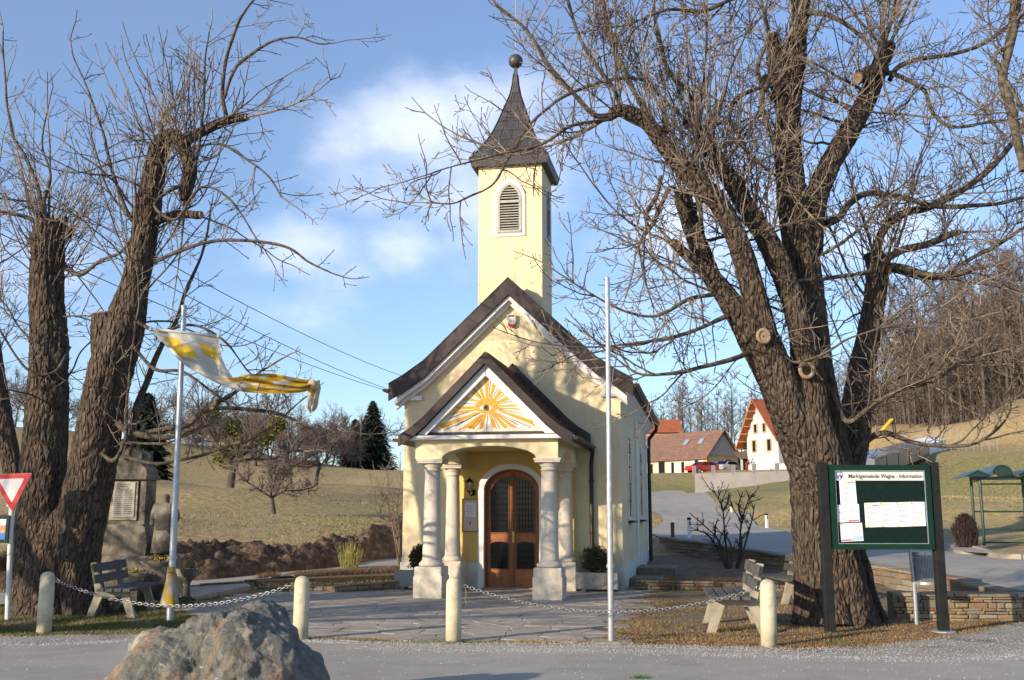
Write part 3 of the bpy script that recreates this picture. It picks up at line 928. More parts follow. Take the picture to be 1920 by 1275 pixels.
P = on_z
stone_wall('stone_wall', 'low ochre rubble stone wall behind the notice board and waste bin', [Vector((5.82, 16.35, 0.415)), Vector((6.7, 16.25, 0.41)), Vector((8.3, 16.2, 0.41)), Vector((11.5, 16.6, 0.42))], 0.35, seed=2, cap=True, zbase=0.0, course=(0.035, 0.095), length=(0.10, 0.36))
stone_wall('retaining_wall', 'long curved stone retaining wall below the side road right of the chapel', wall_line[:9], 0.3, seed=4, cap=True, zbase=-0.02, course=(0.09, 0.14), length=(0.3, 0.8))
stone_wall('bed_edging_wall', 'low stone edging of the flower bed left of the chapel', [P(480, 1101, 0.06), P(630, 1098, 0.15), P(752, 1088, 0.20)], 0.25, seed=5, zbase=0, course=(0.07, 0.11), length=(0.2, 0.45))
stone_wall('bed_edging_wall', 'low stone edging between planter and bench right of the chapel', [Vector((2.62, 22.55, 0.22)), Vector((4.4, 22.3, 0.2)), Vector((6.2, 21.6, 0.16))], 0.25, seed=6, zbase=0, course=(0.06, 0.10), length=(0.2, 0.45))
stone_wall('lane_wall', 'dark low stone wall along the lane behind the monument', [P(350, 1098, 0.12), P(550, 1078, 0.2), P(752, 1060, 0.25)], 0.2, seed=8, zbase=-0.2, course=(0.12, 0.16), length=(0.3, 0.8), mats=[wall_stones[1], mem_stone])

# pavement with a kerb by the bus shelter
kline = catmull([(p.x, p.y, 0) for p in [P(1640, 1012, 0.66), P(1750, 1024, 0.53), P(1840, 1036, 0.5), P(1925, 1050, 0.45), Vector((19.5, 25.3, 0)), Vector((27, 24.6, 0))]], 40)
kout = kline + np.array([0.0, 1.0, 0])
kout[:, 1] += np.linspace(0.1, 3.2, 40)
mbk = MB()
kz = ground_np(kline[:, 0], kline[:, 1]); kz2 = ground_np(kout[:, 0], kout[:, 1])
vs = []
for i in range(40):
    a, b = kline[i], kout[i]
    vs += [(a[0], a[1], kz[i] - 0.05), (a[0], a[1], kz[i] + 0.12), (b[0], b[1], max(kz2[i], kz[i]) + 0.10), (b[0], b[1], kz2[i] - 0.2)]
fs = []
for i in range(39):
    o4 = 4 * i
    fs += [(o4, o4 + 1, o4 + 5, o4 + 4), (o4 + 1, o4 + 2, o4 + 6, o4 + 5), (o4 + 2, o4 + 3, o4 + 7, o4 + 6)]
mbk.add(vs, fs)
mbk.build('pavement', asphalt2, kind='structure')
# kerb stones
kerb = None
for i in range(0, 38, 1):
    a = Vector((kline[i][0], kline[i][1], kz[i])); b = Vector((kline[i + 1][0], kline[i + 1][1], kz[i + 1]))
    d = b - a
    m2 = MB(); m2.box((0, 0, 0), (d.length - 0.012, 0.14, 0.16))
    o = m2.build('kerb_stone', concrete)
    o.location = (a + b) / 2 + Vector((0, -0.03, 0.065))
    o.rotation_euler = (0, -math.atan2(d.z, d.xy.length), math.atan2(d.y, d.x))
    if kerb is None:
        kerb = bpy.data.objects.new('kerb', None); COL.objects.link(kerb); kerb['kind'] = 'structure'
    o.parent = kerb


# earth bank thrown up beyond the lane
def earth_bank():
    prof = [(-17, 21.9, 0.5), (-13.5, 22.3, 0.75), (-10.5, 23.0, 0.9), (-8.6, 24.3, 1.0), (-7.4, 25.6, 0.95), (-6.5, 27.0, 0.7), (-5.7, 28.4, 0.95), (-4.9, 30.0, 1.05), (-3.9, 32.3, 1.35), (-2.6, 34.6, 1.75), (-0.8, 37.2, 1.75), (1.5, 40.0, 1.2)]
    C = catmull(prof, 220)
    V = []; F = []
    rows = 34
    for i, (x, y, h) in enumerate(C):
        for k in range(rows + 1):
            t = k / rows
            yy = y + 4.6 * t
            env = math.sin(min(t * 1.9, 1) ** 0.7 * PI / 2) * (1 - max(0, t - 0.62) / 0.38) ** 0.8 if t < 1 else 0
            f = fbm(x * 0.9, yy * 0.9, 2) * 0.22 + fbm(x * 3.1, yy * 3.1, 7) * 0.17 + fbm(x * 8, yy * 8, 3) * 0.12
            z = gz_cache(x, yy) - 0.08 + env * max(h * (0.85 + 0.25 * fbm(x * 0.5, 0)) + f, 0.05)
            V.append((x + fbm(x, yy, 11) * 0.25, yy + 0.25 * fbm(x * 1.5, yy, 21), z))
    for i in range(len(C) - 1):
        for k in range(rows):
            a = i * (rows + 1) + k
            F.append((a, a + rows + 1, a + rows + 2, a + 1))
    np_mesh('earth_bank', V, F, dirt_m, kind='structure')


_gc = {}
def gz_cache(x, y):
    k = (round(x * 2), round(y * 2))
    if k not in _gc: _gc[k] = gz(k[0] / 2, k[1] / 2)
    return _gc[k]


earth_bank()
# ------------------------------------------------------------------ the chapel (local axes: x along the front, y into the building)
CA = R(10.5)
CU = Vector((math.cos(CA), -math.sin(CA), 0)); CV = Vector((math.sin(CA), math.cos(CA), 0))
CO = Vector((-0.035, 23.064, 0))


def cpl(px, py, v=0.0):
    """point of the plane y=v in chapel axes seen at a pixel -> (x, z)"""
    r = pix_ray(px, py)
    t = (CO.dot(CV) + v) / r.dot(CV)
    p = r * t + Vector((0, 0, CAMH)) - CO
    return (p.dot(CU), p.z)


ch = thing('chapel', 'pale yellow chapel with slim bell tower, dark pointed spire and columned porch', 'chapel', tuple(CO), -CA)
HW, LEN = 2.44, 9.4
RP = [(-2.74, 4.43), (-2.40, 4.62), (-1.93, 4.94), (0, 6.77), (1.93, 4.94), (2.40, 4.62), (2.74, 4.43)]
def low(dz, pr=RP): return [(x, z - dz) for x, z in pr]
def arc(cx, cz, rx, rz, a0, a1, n): return [(cx + rx * math.cos(a0 + (a1 - a0) * i / n), cz + rz * math.sin(a0 + (a1 - a0) * i / n)) for i in range(n + 1)]
DL, DR, DSP, DTOP = -0.59, 0.64, 2.12, 2.57
dcx = (DL + DR) / 2
door_arch = arc(dcx, DSP, (DR - DL) / 2, DTOP - DSP, 0, PI, 20)       # right to left
gable = [(-HW, 0), (-HW, 4.25), (-2.3, 4.42), (-1.9, 4.72), (0, 6.52), (1.9, 4.72), (2.3, 4.42), (HW, 4.25), (HW, 0), (DR, 0)] + door_arch + [(DL, 0)]
w = MB()
w.prism(gable, 0, 0.35)
wl = [(-HW, 0), (-HW, 4.3), (-2.3, 4.42), (-1.9, 4.72), (0, 6.5), (1.9, 4.72), (2.3, 4.42), (HW, 4.3), (HW, 0)]
w.bbox((-HW, 0.35, 0), (-HW + 0.35, LEN, 4.3)); w.bbox((HW - 0.35, 0.35, 0), (HW, LEN, 4.3))
w.prism(wl, LEN, LEN + 0.3)
wall_o = w.build('wall', yellow, ch)
# plinth
p = MB()
p.bbox((-HW - 0.035, -0.035, 0), (DL - 0.13, 0.1, 0.55)); p.bbox((DR + 0.13, -0.035, 0), (HW + 0.035, 0.1, 0.55))
p.bbox((-HW - 0.035, 0.1, 0), (-HW + 0.1, LEN + 0.34, 0.55)); p.bbox((HW - 0.1, 0.1, 0), (HW + 0.035, LEN + 0.34, 0.55))
p.bbox((-HW + 0.1, LEN + 0.2, 0), (HW - 0.1, LEN + 0.34, 0.55))
p.build('plinth', plinth_m, ch)
# roof: board slab, tiles on both slopes, verge flashing, white raking moulding
rf = MB(); rf.band(low(0.02), low(0.14), -0.26, LEN + 0.5); roof = rf.build('roof', dark_metal, ch)
def tiled(profile, y0, y1, name, parent, step=0.26, wtile=0.20):
    mb = MB()
    cum = 0; segs = []
    for (a, b) in zip(profile, profile[1:]):
        L_ = math.hypot(b[0] - a[0], b[1] - a[1]); segs.append((a, b, cum, L_)); cum += L_
    n = int(cum / step)
    nx = int((y1 - y0) / wtile)
    r2 = random.Random(5)
    for i in range(n):
        s = i * step
        def at(s):
            for a, b, c, L_ in segs:
                if s <= c + L_ + 1e-6:
                    t = (s - c) / L_
                    return a[0] + (b[0] - a[0]) * t, a[1] + (b[1] - a[1]) * t, (b[0] - a[0]) / L_, (b[1] - a[1]) / L_
            return b[0], b[1], (b[0] - a[0]) / L_, (b[1] - a[1]) / L_
        xa, za, tx, tz = at(s); xb, zb, _, _ = at(min(s + step * 1.08, cum))
        nx_, nz_ = (-tz, tx) if tx > 0 else (tz, -tx)
        if nz_ < 0: nx_, nz_ = -nx_, -nz_
        for k in range(nx):
            yk0 = y0 + k * (y1 - y0) / nx + 0.004; yk1 = y0 + (k + 1) * (y1 - y0) / nx - 0.004
            lo = 0.014 + r2.uniform(0, .006)
            hi = 0.048 + r2.uniform(-.004, .008)
            # each tile: butt (lower end) proud of the one beneath
            q = [(xa + nx_ * lo, yk0, za + nz_ * lo), (xa + nx_ * lo, yk1, za + nz_ * lo), (xb + nx_ * hi, yk1, zb + nz_ * hi), (xb + nx_ * hi, yk0, zb + nz_ * hi),
                 (xb + nx_ * 0.01, yk1, zb + nz_ * 0.01), (xb + nx_ * 0.01, yk0, zb + nz_ * 0.01)]
            mb.add(q, [(0, 1, 2, 3), (3, 2, 4, 5), (0, 3, 5), (1, 4, 2)])
    return mb.build(name, tile_m, parent, kind='stuff')
tiled(RP[3:], 0.0, LEN + 0.45, 'roof_tiles', roof); tiled(RP[3::-1], 0.0, LEN + 0.45, 'roof_tiles', roof)
for sgn in (-1, 1):
    ver = [(x, z) for x, z in (RP[3:] if sgn > 0 else RP[3::-1])]
    m = MB()
    m.band([(x, z + 0.05) for x, z in ver], [(x, z - 0.33) for x, z in ver], -0.30, -0.262)
    m.band([(x, z + 0.075) for x, z in ver], [(x, z + 0.045) for x, z in ver], -0.31, 0.02)
    m.build('verge_flashing', dark_metal, ch)
    m = MB()
    vv = [ver[0], ver[1], ver[2], (sgn * 2.60, 4.455)]
    m.band([(x, z - 0.335) for x, z in vv], [(x, z - 0.44) for x, z in vv], -0.235, 0.0)
    m.band([(x, z - 0.44) for x, z in vv], [(x, z - 0.53) for x, z in vv], -0.12, 0.0)
    m.build('raking_moulding', white, ch)
    # cornice return, eaves box, gutter
    c1, c0 = cpl(1163 if sgn > 0 else 757, 742)
    m = MB(); m.bbox(*( ((HW - 0.42, -0.09, 4.13), (HW + 0.05, 0.0, 4.23)) if sgn > 0 else ((-HW - 0.05, -0.09, 4.13), (-HW + 0.42, 0.0, 4.23)) ))
    m.build('cornice_return', white, ch)
    x0, x1 = sorted((sgn * HW, sgn * 2.66))
    m = MB(); m.prism([(sgn * HW, 4.0), (sgn * 2.66, 4.24), (sgn * 2.66, 4.36), (sgn * HW, 4.45)][::sgn], 0.0, LEN + 0.4); m.build('eaves_soffit', white, ch)
    g = MB()
    o_ = arc(sgn * 2.80, 4.37, 0.075, 0.075, PI, 2 * PI, 8); i_ = arc(sgn * 2.80, 4.37, 0.062, 0.062, PI, 2 * PI, 8)
    g.band(o_, i_, -0.34, LEN + 0.5)
    g.prism(o_, -0.345, -0.335); g.prism(o_, LEN + 0.495, LEN + 0.505)
    gt = g.build('gutter', dark_metal, ch)
    dpt = MB()
    dpt.tube([(sgn * 2.80, LEN - 0.1, 4.32), (sgn * 2.78, LEN - 0.1, 4.12), (sgn * 2.56, LEN - 0.1, 3.85), (sgn * 2.54, LEN - 0.1, 3.6), (sgn * 2.54, LEN - 0.1, 0.05)], 0.055, 10)
    for zz in (3.2, 1.8, 0.6): dpt.box((sgn * 2.52, LEN - 0.1, zz), (0.14, 0.14, 0.03))
    dpt.build('downpipe', dark_metal, ch)
# lancet windows and pilasters on the sides
def lancet(cx, z0, zs, zt, hw, n=8):
    R_ = ((zt - zs) ** 2 + hw ** 2) / (2 * hw)
    pts = [(cx - hw, z0), (cx - hw, zs)]
    a1 = math.asin((zt - zs) / R_)
    for i in range(1, n + 1): 
        a = a1 * i / n
        pts.append((cx - hw + R_ - R_ * math.cos(a), zs + R_ * math.sin(a)))
    for i in range(n - 1, -1, -1):
        a = a1 * i / n
        pts.append((cx + hw - R_ + R_ * math.cos(a), zs + R_ * math.sin(a)))
    pts += [(cx + hw, z0)]
    return pts
for sgn in (1, -1):
    for cyv in (2.3, 6.6):
        fr = MB(); xo = sgn * (HW + 0.025)
        o1 = lancet(cyv, 1.45, 2.75, 3.55, 0.58); o2 = lancet(cyv, 1.52, 2.75, 3.46, 0.49); o3 = lancet(cyv, 1.55, 2.75, 3.42, 0.455)
        fr.band(o1, o2, sgn * HW, xo, 'x', closed=True)
        f_ = fr.build('window', white, ch)
        g = MB(); g.prism(o2, sgn * HW, sgn * (HW + 0.012), 'x'); g.build('pane', glass_blue, f_)
        g = MB()
        for zz in (1.9, 2.3, 2.7, 3.05): g.box((sgn * (HW + 0.016), cyv, zz), (0.012, 0.80 if zz < 2.8 else 0.6, 0.02))
        g.box((sgn * (HW + 0.017), cyv, 2.4), (0.012, 0.02, 1.7))
        g.build('glazing_bars', iron, f_)
        g = MB(); g.box((sgn * (HW + 0.07), cyv, 1.42), (0.16, 1.2, 0.05)); g.build('sill', dark_metal, f_)
    for cyv in (4.45, 8.8):
        pm_ = MB(); x0, x1 = sorted((sgn * HW, sgn * (HW + 0.06)))
        pm_.bbox((x0, cyv - 0.2, 0.55), (x1, cyv + 0.2, 3.55)); x0, x1 = sorted((sgn * HW, sgn * (HW + 0.10)))
        pm_.bbox((x0, cyv - 0.24, 3.55), (x1, cyv + 0.24, 3.62)); x0, x1 = sorted((sgn * HW, sgn * (HW + 0.05)))
        pm_.bbox((x0, cyv - 0.18, 3.62), (x1, cyv + 0.18, 4.0))
        pm_.build('pilaster', white, ch)
# bell tower
TX, TY, TW = -0.085, 1.15, 0.755
t = MB(); t.bbox((TX - TW, TY - TW, 4.6), (TX + TW, TY + TW, 9.70)); tower = t.build('bell_tower', yellow, ch)
m = MB(); m.bbox((TX - TW - 0.04, TY - TW - 0.04, 5.0), (TX + TW + 0.04, TY + TW + 0.04, 6.02)); 
m.build('tower_flashing', dark_metal, ch)
fm = MB()
def sq(h, z, cx=TX, cyy=TY): return [(cx - h, cyy - h, z), (cx + h, cyy - h, z), (cx + h, cyy + h, z), (cx - h, cyy + h, z)]
prof = [(0.90, 9.67), (0.945, 9.84), (0.90, 9.90), (0.74, 10.15), (0.60, 10.40), (0.47, 10.68), (0.375, 10.94), (0.285, 11.22), (0.195, 11.50), (0.115, 11.76), (0.07, 12.02), (0.045, 12.28), (0.035, 12.44)]
vs = []; fs = []
for i, (h, z) in enumerate(prof):
    vs += sq(h, z)
    if i:
        for k in range(4):
            a = (i - 1) * 4; fs.append((a + k, a + (k + 1) % 4, a + 4 + (k + 1) % 4, a + 4 + k))
fs.append((3, 2, 1, 0)); fs.append(tuple((len(prof) - 1) * 4 + k for k in range(4)))
fm.add(vs, fs)
spire = fm.build('spire', slate, ch)
# hip ridges and sheet seams, each a raised fold
sm = MB()
for k in range(4):
    sm.tube([(sq(h, z)[k][0], sq(h, z)[k][1], z + 0.004) for h, z in prof[1:-1]], 0.016, 5)
sm.build('hip_flashing', dark_metal, spire)
sm = MB()
for zi, (h, z) in enumerate(prof[2:10]):
    for k in range(4):
        a = sq(h + 0.004, z)[k]; b = sq(h + 0.004, z)[(k + 1) % 4]
        sm.tube([a, b], 0.009, 4)
for i in range(2, 9):
    h0, z0 = prof[i]; h1, z1 = prof[i + 1]
    nseam = 2 if i % 2 else 3
    for q in range(1, nseam + 1):
        f_ = q / (nseam + 1) * 2 - 1
        for (ax, ay) in ((0, -1), (1, 0), (0, 1), (-1, 0)):
            def pt(h, z): return (TX + (f_ * h if ax == 0 else ax * (h + .004)), TY + (f_ * h if ay == 0 else ay * (h + .004)), z)
            sm.tube([pt(h0, z0), pt(h1, z1)], 0.007, 4)
sm.build('sheet_seams', slate, spire, kind='stuff')
b = MB(); b.lathe([(0.0, 12.44), (0.045, 12.44), (0.06, 12.47)] + [(0.178 * math.sin(a), 12.63 - 0.178 * math.cos(a)) for a in [PI * (i + 1.6) / 16 for i in range(14)]] + [(0.02, 12.82)], (TX, TY, 0), 24)
b.build('ball_finial', slate, ch, smooth=True)
b = MB()
b.tube([(TX, TY, 12.8), (TX, TY, 14.35)], 0.007, 6); b.tube([(TX - 0.33, TY, 13.9), (TX + 0.33, TY, 13.9)], 0.006, 6)
b.tube([(TX - 0.2, TY, 13.62), (TX + 0.2, TY, 13.62)], 0.008, 6)
for (ux, uz) in ((-0.33, 13.9), (0.33, 13.9), (0, 14.35)):
    b.tube([(TX + ux + 0.06 * math.cos(a), TY, uz + 0.06 * math.sin(a)) for a in [2 * PI * i / 12 for i in range(13)]], 0.007, 4)
for sx_, sz_ in ((-1, 1), (1, 1), (1, -1), (-1, -1)):
    b.tube([(TX + sx_ * 0.03, TY, 13.9 + sz_ * 0.22), (TX + sx_ * 0.12, TY, 13.9 + sz_ * 0.13), (TX + sx_ * 0.22, TY, 13.9 + sz_ * 0.03)], 0.006, 4)
b.build('gilded_cross', gold, ch)
# louvred bell openings
def louvre(face):
    cx = TX - 0.01
    def tr(x, y, z):  # local window frame -> tower face
        if face == 'f': return (cx + x, TY - TW - y, z)
        if face == 'r': return (TX + TW + y, TY + x, z)
        return (TX - TW - y, TY - x, z)
    def conv(mb):
        mb.v = [tr(*v) for v in mb.v]; return mb
    sur = MB(); a_ = lancet(0, 7.97, 8.86, 9.36, 0.375); b_ = lancet(0, 8.04, 8.86, 9.27, 0.29)
    sur.band(a_, b_, 0.0, 0.03, closed=True)
    s_ = conv(sur).build('louvre_surround', white, ch)
    v_ = MB(); v_.prism(b_, 0.001, 0.006); conv(v_).build('dark_opening', dark_void, s_)
    fr = MB(); c_ = lancet(0, 8.09, 8.84, 9.20, 0.225)
    fr.band(b_, c_, 0.006, 0.045, closed=True)
    fr.box((0, 0.03, 8.80), (0.5, 0.05, 0.06)); fr.box((0, 0.028, 8.085), (0.56, 0.06, 0.05))
    conv(fr).build('louvre_frame', louvre_wood, s_)
    z = 8.15
    first = None
    while z < 9.16:
        if abs(z - 8.80) > 0.045:
            hw_ = 0.225
            if z > 8.86:
                hw_ = 0.225 * math.sqrt(max(0.0, 1 - ((z - 8.84) / 0.36) ** 1.5))
            if hw_ > 0.04:
                sl = MB(); sl.box((0, 0.028, z), (2 * hw_, 0.05, 0.011), rx=R(-38))
                conv(sl).build('slat', louvre_wood, s_)
        z += 0.062
for f_ in ('f', 'r', 'l'): louvre(f_)

# porch
PX = 0.085
FC = [(-1.045, -2.72), (1.265, -2.72)]; RC = [(-1.19, -0.42), (1.27, -0.42)]
def column(cx, cyv, rear=False):
    s_ = MB()
    k = 0.92 if rear else 1.0
    pr = [(0.188 * k, 0.70), (0.180 * k, 0.76), (0.172 * k, 1.1), (0.166 * k, 1.6), (0.157 * k, 2.0), (0.146 * k, 2.38), (0.146 * k, 2.42), (0.163 * k, 2.425), (0.163 * k, 2.45), (0.147 * k, 2.455), (0.150 * k, 2.50)]
    s_.lathe(pr, (cx, cyv, 0), 28)
    c_ = s_.build('column', stone_col, ch, smooth=True)
    b_ = MB(); b_.lathe([(0.205, 0.60), (0.235 * k, 0.615), (0.245 * k, 0.64), (0.235 * k, 0.67), (0.21 * k, 0.68), (0.205 * k, 0.70), (0.188 * k, 0.715)], (cx, cyv, 0), 28)
    b_.build('base', stone_col, c_, smooth=True)
    d_ = MB(); d_.lathe([(0.150 * k, 2.50), (0.175 * k, 2.505), (0.178 * k, 2.525), (0.20 * k, 2.56), (0.215 * k, 2.575)], (cx, cyv, 0), 28)
    d_.bbox((cx - 0.245 * k, cyv - 0.245 * k, 2.575), (cx + 0.245 * k, cyv + 0.245 * k, 2.615)); d_.bbox((cx - 0.262 * k, cyv - 0.262 * k, 2.615), (cx + 0.262 * k, cyv + 0.262 * k, 2.655))
    d_.build('capital', stone_col, c_)
    e_ = MB(); e_.bbox((cx - 0.27 * k, cyv - 0.27 * k, 0.0), (cx + 0.27 * k, cyv + 0.27 * k, 0.60), 0.018)
    if not rear: e_.bbox((cx - 0.285, cyv - 0.285, 0.0), (cx + 0.285, cyv + 0.285, 0.43), 0.012)
    e_.build('pedestal', stone_ped, c_)
for c in FC: column(*c)
for c in RC: column(*c, rear=True)
# entablature with shallow arches
XL, XR = -1.335, 1.475
f_ = MB()
al = arc(0.12, 2.655 - 0.55, 0.965, 0.80, R(43.4), R(136.6), 18)
al = [(min(max(x, -0.80), 1.05), z) for x, z in arc(0.125, 2.655, 0.925, 0.245, 0, PI, 22)]
f_.prism([(XL, 3.02), (XR, 3.02), (XR, 2.655), (al[0][0], 2.655)] + al[1:-1] + [(al[-1][0], 2.655), (XL, 2.655)], -2.97, -2.50)
side = arc(-1.5, 2.655, 0.80, 0.20, 0, PI, 14)
for x0, x1 in ((XL, XL + 0.36), (XR - 0.36, XR)):
    f_.prism([(-2.50, 3.02), (0.0, 3.02), (0.0, 2.655)] + side + [(-2.50, 2.655)], x0, x1, 'x')
f_.build('entablature', yellow, ch)
m = MB(); m.bbox((XL + 0.36, -2.5, 2.955), (XR - 0.36, -0.001, 3.0)); m.build('porch_ceiling', ochre, ch)
m = MB(); m.bbox((XL + 0.1, -0.012, 0.56), (DL - 0.125, -0.001, 2.95)); m.bbox((DR + 0.125, -0.012, 0.56), (XR - 0.03, -0.001, 2.95))
oc = arc(dcx, DSP, (DR - DL) / 2 + 0.124, DTOP - DSP + 0.124, 0, PI, 20)
m.band([(oc[i][0], 2.95) for i in range(21)], oc, -0.012, -0.001)
m.build('porch_back_wall', ochre, ch)
m = MB(); m.bbox((-1.68, -3.16, 3.02), (1.76, -2.5, 3.095)); m.bbox((XL - 0.12, -2.5, 3.02), (XL + 0.2, 0, 3.09)); m.bbox((XR - 0.2, -2.5, 3.02), (XR + 0.13, 0, 3.09))
m.build('cornice', white, ch)
m = MB(); m.prism([(-3.15, 3.096), (-2.98, 3.17), (-2.98, 3.096)], -1.50, 1.60, 'x'); m.build('cornice_flashing', dark_metal, ch)
PP = [(PX - 1.70, 3.05), (PX - 1.45, 3.20), (PX - 1.2, 3.41), (PX, 4.63), (PX + 1.2, 3.41), (PX + 1.45, 3.20), (PX + 1.70, 3.05)]
pr_ = MB(); pr_.band(low(0.03, PP), low(0.11, PP), -3.16, -0.05); proof = pr_.build('porch_roof', dark_metal, ch)
tiled(PP[3:], -3.12, -0.22, 'porch_roof_tiles', proof, 0.17, 0.17); tiled(PP[3::-1], -3.12, -0.22, 'porch_roof_tiles', proof, 0.17, 0.17)
m = MB(); m.tube([(PX, -3.1, 4.66), (PX, -0.25, 4.66)], 0.06, 8); m.build('ridge_tiles', tile_m, proof)
for sgn in (-1, 1):
    ver = PP[3:] if sgn > 0 else PP[3::-1]
    m = MB(); m.band([(x, z + 0.04) for x, z in ver], [(x, z - 0.16) for x, z in ver], -3.22, -3.165)
    m.band([(x, z + 0.055) for x, z in ver], [(x, z + 0.035) for x, z in ver], -3.225, -3.02)
    m.build('porch_verge_flashing', dark_metal, ch)
    m = MB(); vv = [(x, z - 0.165) for x, z in ver[:-1]] + [(PX + sgn * 1.62, 3.10)]
    ww = [(x - sgn * 0.02, max(z - 0.36 if i == 0 else z - 0.33, 3.10)) for i, (x, z) in enumerate(ver[:-1])] + [(PX + sgn * 1.2, 3.099)]
    m.band(vv, ww, -3.10, -2.95); m.build('pediment_moulding', white, ch)
    m = MB(); m.band([(x, z + 0.27) for x, z in ver], [(x, z - 0.12) for x, z in ver], -0.215, -0.012)
    m.build('wall_flashing', dark_metal, ch)
    g = MB(); xg = PX + sgn * 1.75
    o_ = arc(xg, 3.04, 0.065, 0.065, PI, 2 * PI, 8); i_ = arc(xg, 3.04, 0.053, 0.053, PI, 2 * PI, 8)
    g.band(o_, i_, -3.2, -0.05); g.prism(o_, -3.205, -3.195)
    for yy in (-2.9, -2.0, -1.1): g.box((xg, yy, 3.05), (0.15, 0.03, 0.015))
    g.build('porch_gutter', dark_metal, ch)
m = MB(); m.tube([(PX + 1.75, -0.22, 3.0), (PX + 1.75, -0.18, 2.88), (PX + 1.72, -0.12, 2.72), (PX + 1.71, -0.10, 2.6), (PX + 1.71, -0.10, 0.12)], 0.045, 10)
for zz in (2.3, 1.2): m.box((PX + 1.71, -0.07, zz), (0.12, 0.12, 0.025))
m.build('downpipe', dark_metal, ch)
# pediment painting: an eye in a burst of rays
tri = [(PX - 1.22, 3.12), (PX, 4.34), (PX + 1.22, 3.12)]
m = MB(); m.prism(tri, -2.985, -2.955); tym = m.build('tympanum', eye_cream, ch)
def Z5(x, y): return cpl(780 + x / 5.647, 660 + y / 5.647, -2.99)
rays = [[(735, 480), (722, 265), (748, 280), (775, 262), (765, 482)], [(700, 490), (645, 350), (672, 352), (684, 315), (728, 480)], [(672, 498), (578, 432), (608, 430), (618, 380), (695, 488)],
        [(652, 520), (485, 520), (525, 505), (530, 470), (665, 505)], [(630, 570), (418, 575), (440, 592), (420, 612), (628, 600)], [(628, 602), (405, 625), (395, 640), (350, 672), (640, 622)],
        [(640, 635), (235, 770), (262, 790), (248, 828), (685, 645)], [(690, 660), (480, 795), (435, 818), (540, 800), (580, 822), (715, 665)], [(700, 690), (665, 800), (635, 818), (690, 812), (712, 800), (745, 650)],
        [(770, 650), (798, 800), (835, 795), (865, 815), (795, 650)], [(797, 645), (905, 790), (935, 808), (975, 790), (830, 642)], [(815, 640), (990, 790), (1070, 805), (1030, 770), (850, 632)],
        [(860, 620), (1210, 765), (1262, 792), (1235, 745), (1270, 732), (880, 600)], [(870, 600), (1085, 610), (1145, 622), (1100, 595), (868, 580)], [(868, 578), (1085, 580), (1065, 565), (1088, 552), (880, 560)],
        [(865, 545), (985, 510), (1012, 500), (968, 492), (965, 455), (850, 525)], [(838, 512), (930, 430), (895, 422), (885, 385), (815, 495)], [(795, 490), (850, 350), (828, 350), (812, 312), (775, 480)],
        [(700, 655), (560, 800), (590, 812), (640, 790), (730, 660)]]
for rp_ in rays:
    gx = sum(q[0] for q in rp_) / len(rp_) - 745; gy = sum(q[1] for q in rp_) / len(rp_) - 590; gl = math.hypot(gx, gy); gx /= gl; gy /= gl
    rp_ = [(745 + ((q[0] - 745) * gx + (q[1] - 590) * gy) * gx + (-(q[0] - 745) * gy + (q[1] - 590) * gx) * -gy * 0.80, 590 + ((q[0] - 745) * gx + (q[1] - 590) * gy) * gy + (-(q[0] - 745) * gy + (q[1] - 590) * gx) * gx * 0.80) for q in rp_]
    m = MB(); m.prism([Z5(*q) for q in rp_], -2.992, -2.9845); m.build('painted_ray', eye_orange, tym)
m = MB()
for a, b_ in [((345, 703), (625, 612)), ((870, 600), (1120, 655)), ((300, 830), (680, 645)), ((600, 818), (735, 670)), ((748, 820), (757, 655)), ((885, 808), (800, 650)), ((1220, 800), (850, 640)), ((690, 480), (612, 375)), ((790, 275), (772, 480)), ((880, 372), (800, 490)), ((945, 440), (850, 510)), ((1010, 520), (890, 548)), ((500, 545), (640, 552)), ((1080, 770), (840, 640)), ((415, 790), (660, 650))]:
    A_, B_ = Z5(*a), Z5(*b_); d_ = math.hypot(B_[0] - A_[0], B_[1] - A_[1]); nx_, nz_ = -(B_[1] - A_[1]) / d_ * 0.007, (B_[0] - A_[0]) / d_ * 0.007
    m.prism([(A_[0] - nx_, A_[1] - nz_), (A_[0] + nx_, A_[1] + nz_), (B_[0] + nx_ * .6, B_[1] + nz_ * .6), (B_[0] - nx_ * .6, B_[1] - nz_ * .6)], -2.9895, -2.9845)
m.build('painted_lines', eye_grey, tym)
def ell(cx, cyy, rx, ry, n=28): return [Z5(cx + rx * math.cos(2 * PI * i / n), cyy - ry * math.sin(2 * PI * i / n)) for i in range(n)]
m = MB(); m.prism(ell(745, 578, 122, 72), -2.996, -2.984); m.prism([Z5(*q) for q in [(645, 545), (680, 500), (740, 480), (810, 492), (870, 530), (885, 560), (850, 545), (800, 515), (740, 508), (690, 525)]], -2.998, -2.984); m.build('painted_eyelid', eye_orange, tym)
alm = [Z5(x, y) for x, y in [(658, 598), (685, 572), (712, 560), (745, 555), (780, 562), (800, 575), (818, 598), (790, 612), (750, 622), (700, 615)]]
alm2 = [Z5(745 + (x - 745) * .94, 590 + (y - 590) * .88) for x, y in [(658, 598), (685, 572), (712, 560), (745, 555), (780, 562), (800, 575), (818, 598), (790, 612), (750, 622), (700, 615)]]
m = MB(); m.prism(alm, -2.9995, -2.985); m.build('painted_eye_outline', eye_grey, tym)
m = MB(); m.prism(alm2, -3.002, -2.985); m.build('painted_eye_white', eye_cream, tym)
m = MB(); m.prism(ell(745, 590, 33, 33), -3.005, -2.985); m.build('painted_iris', mat('fresco_brown', (0.16, 0.10, 0.04), rough=0.9), tym)
m = MB(); m.prism(ell(743, 588, 14, 14), -3.008, -2.985); m.build('painted_pupil', dark_void, tym)

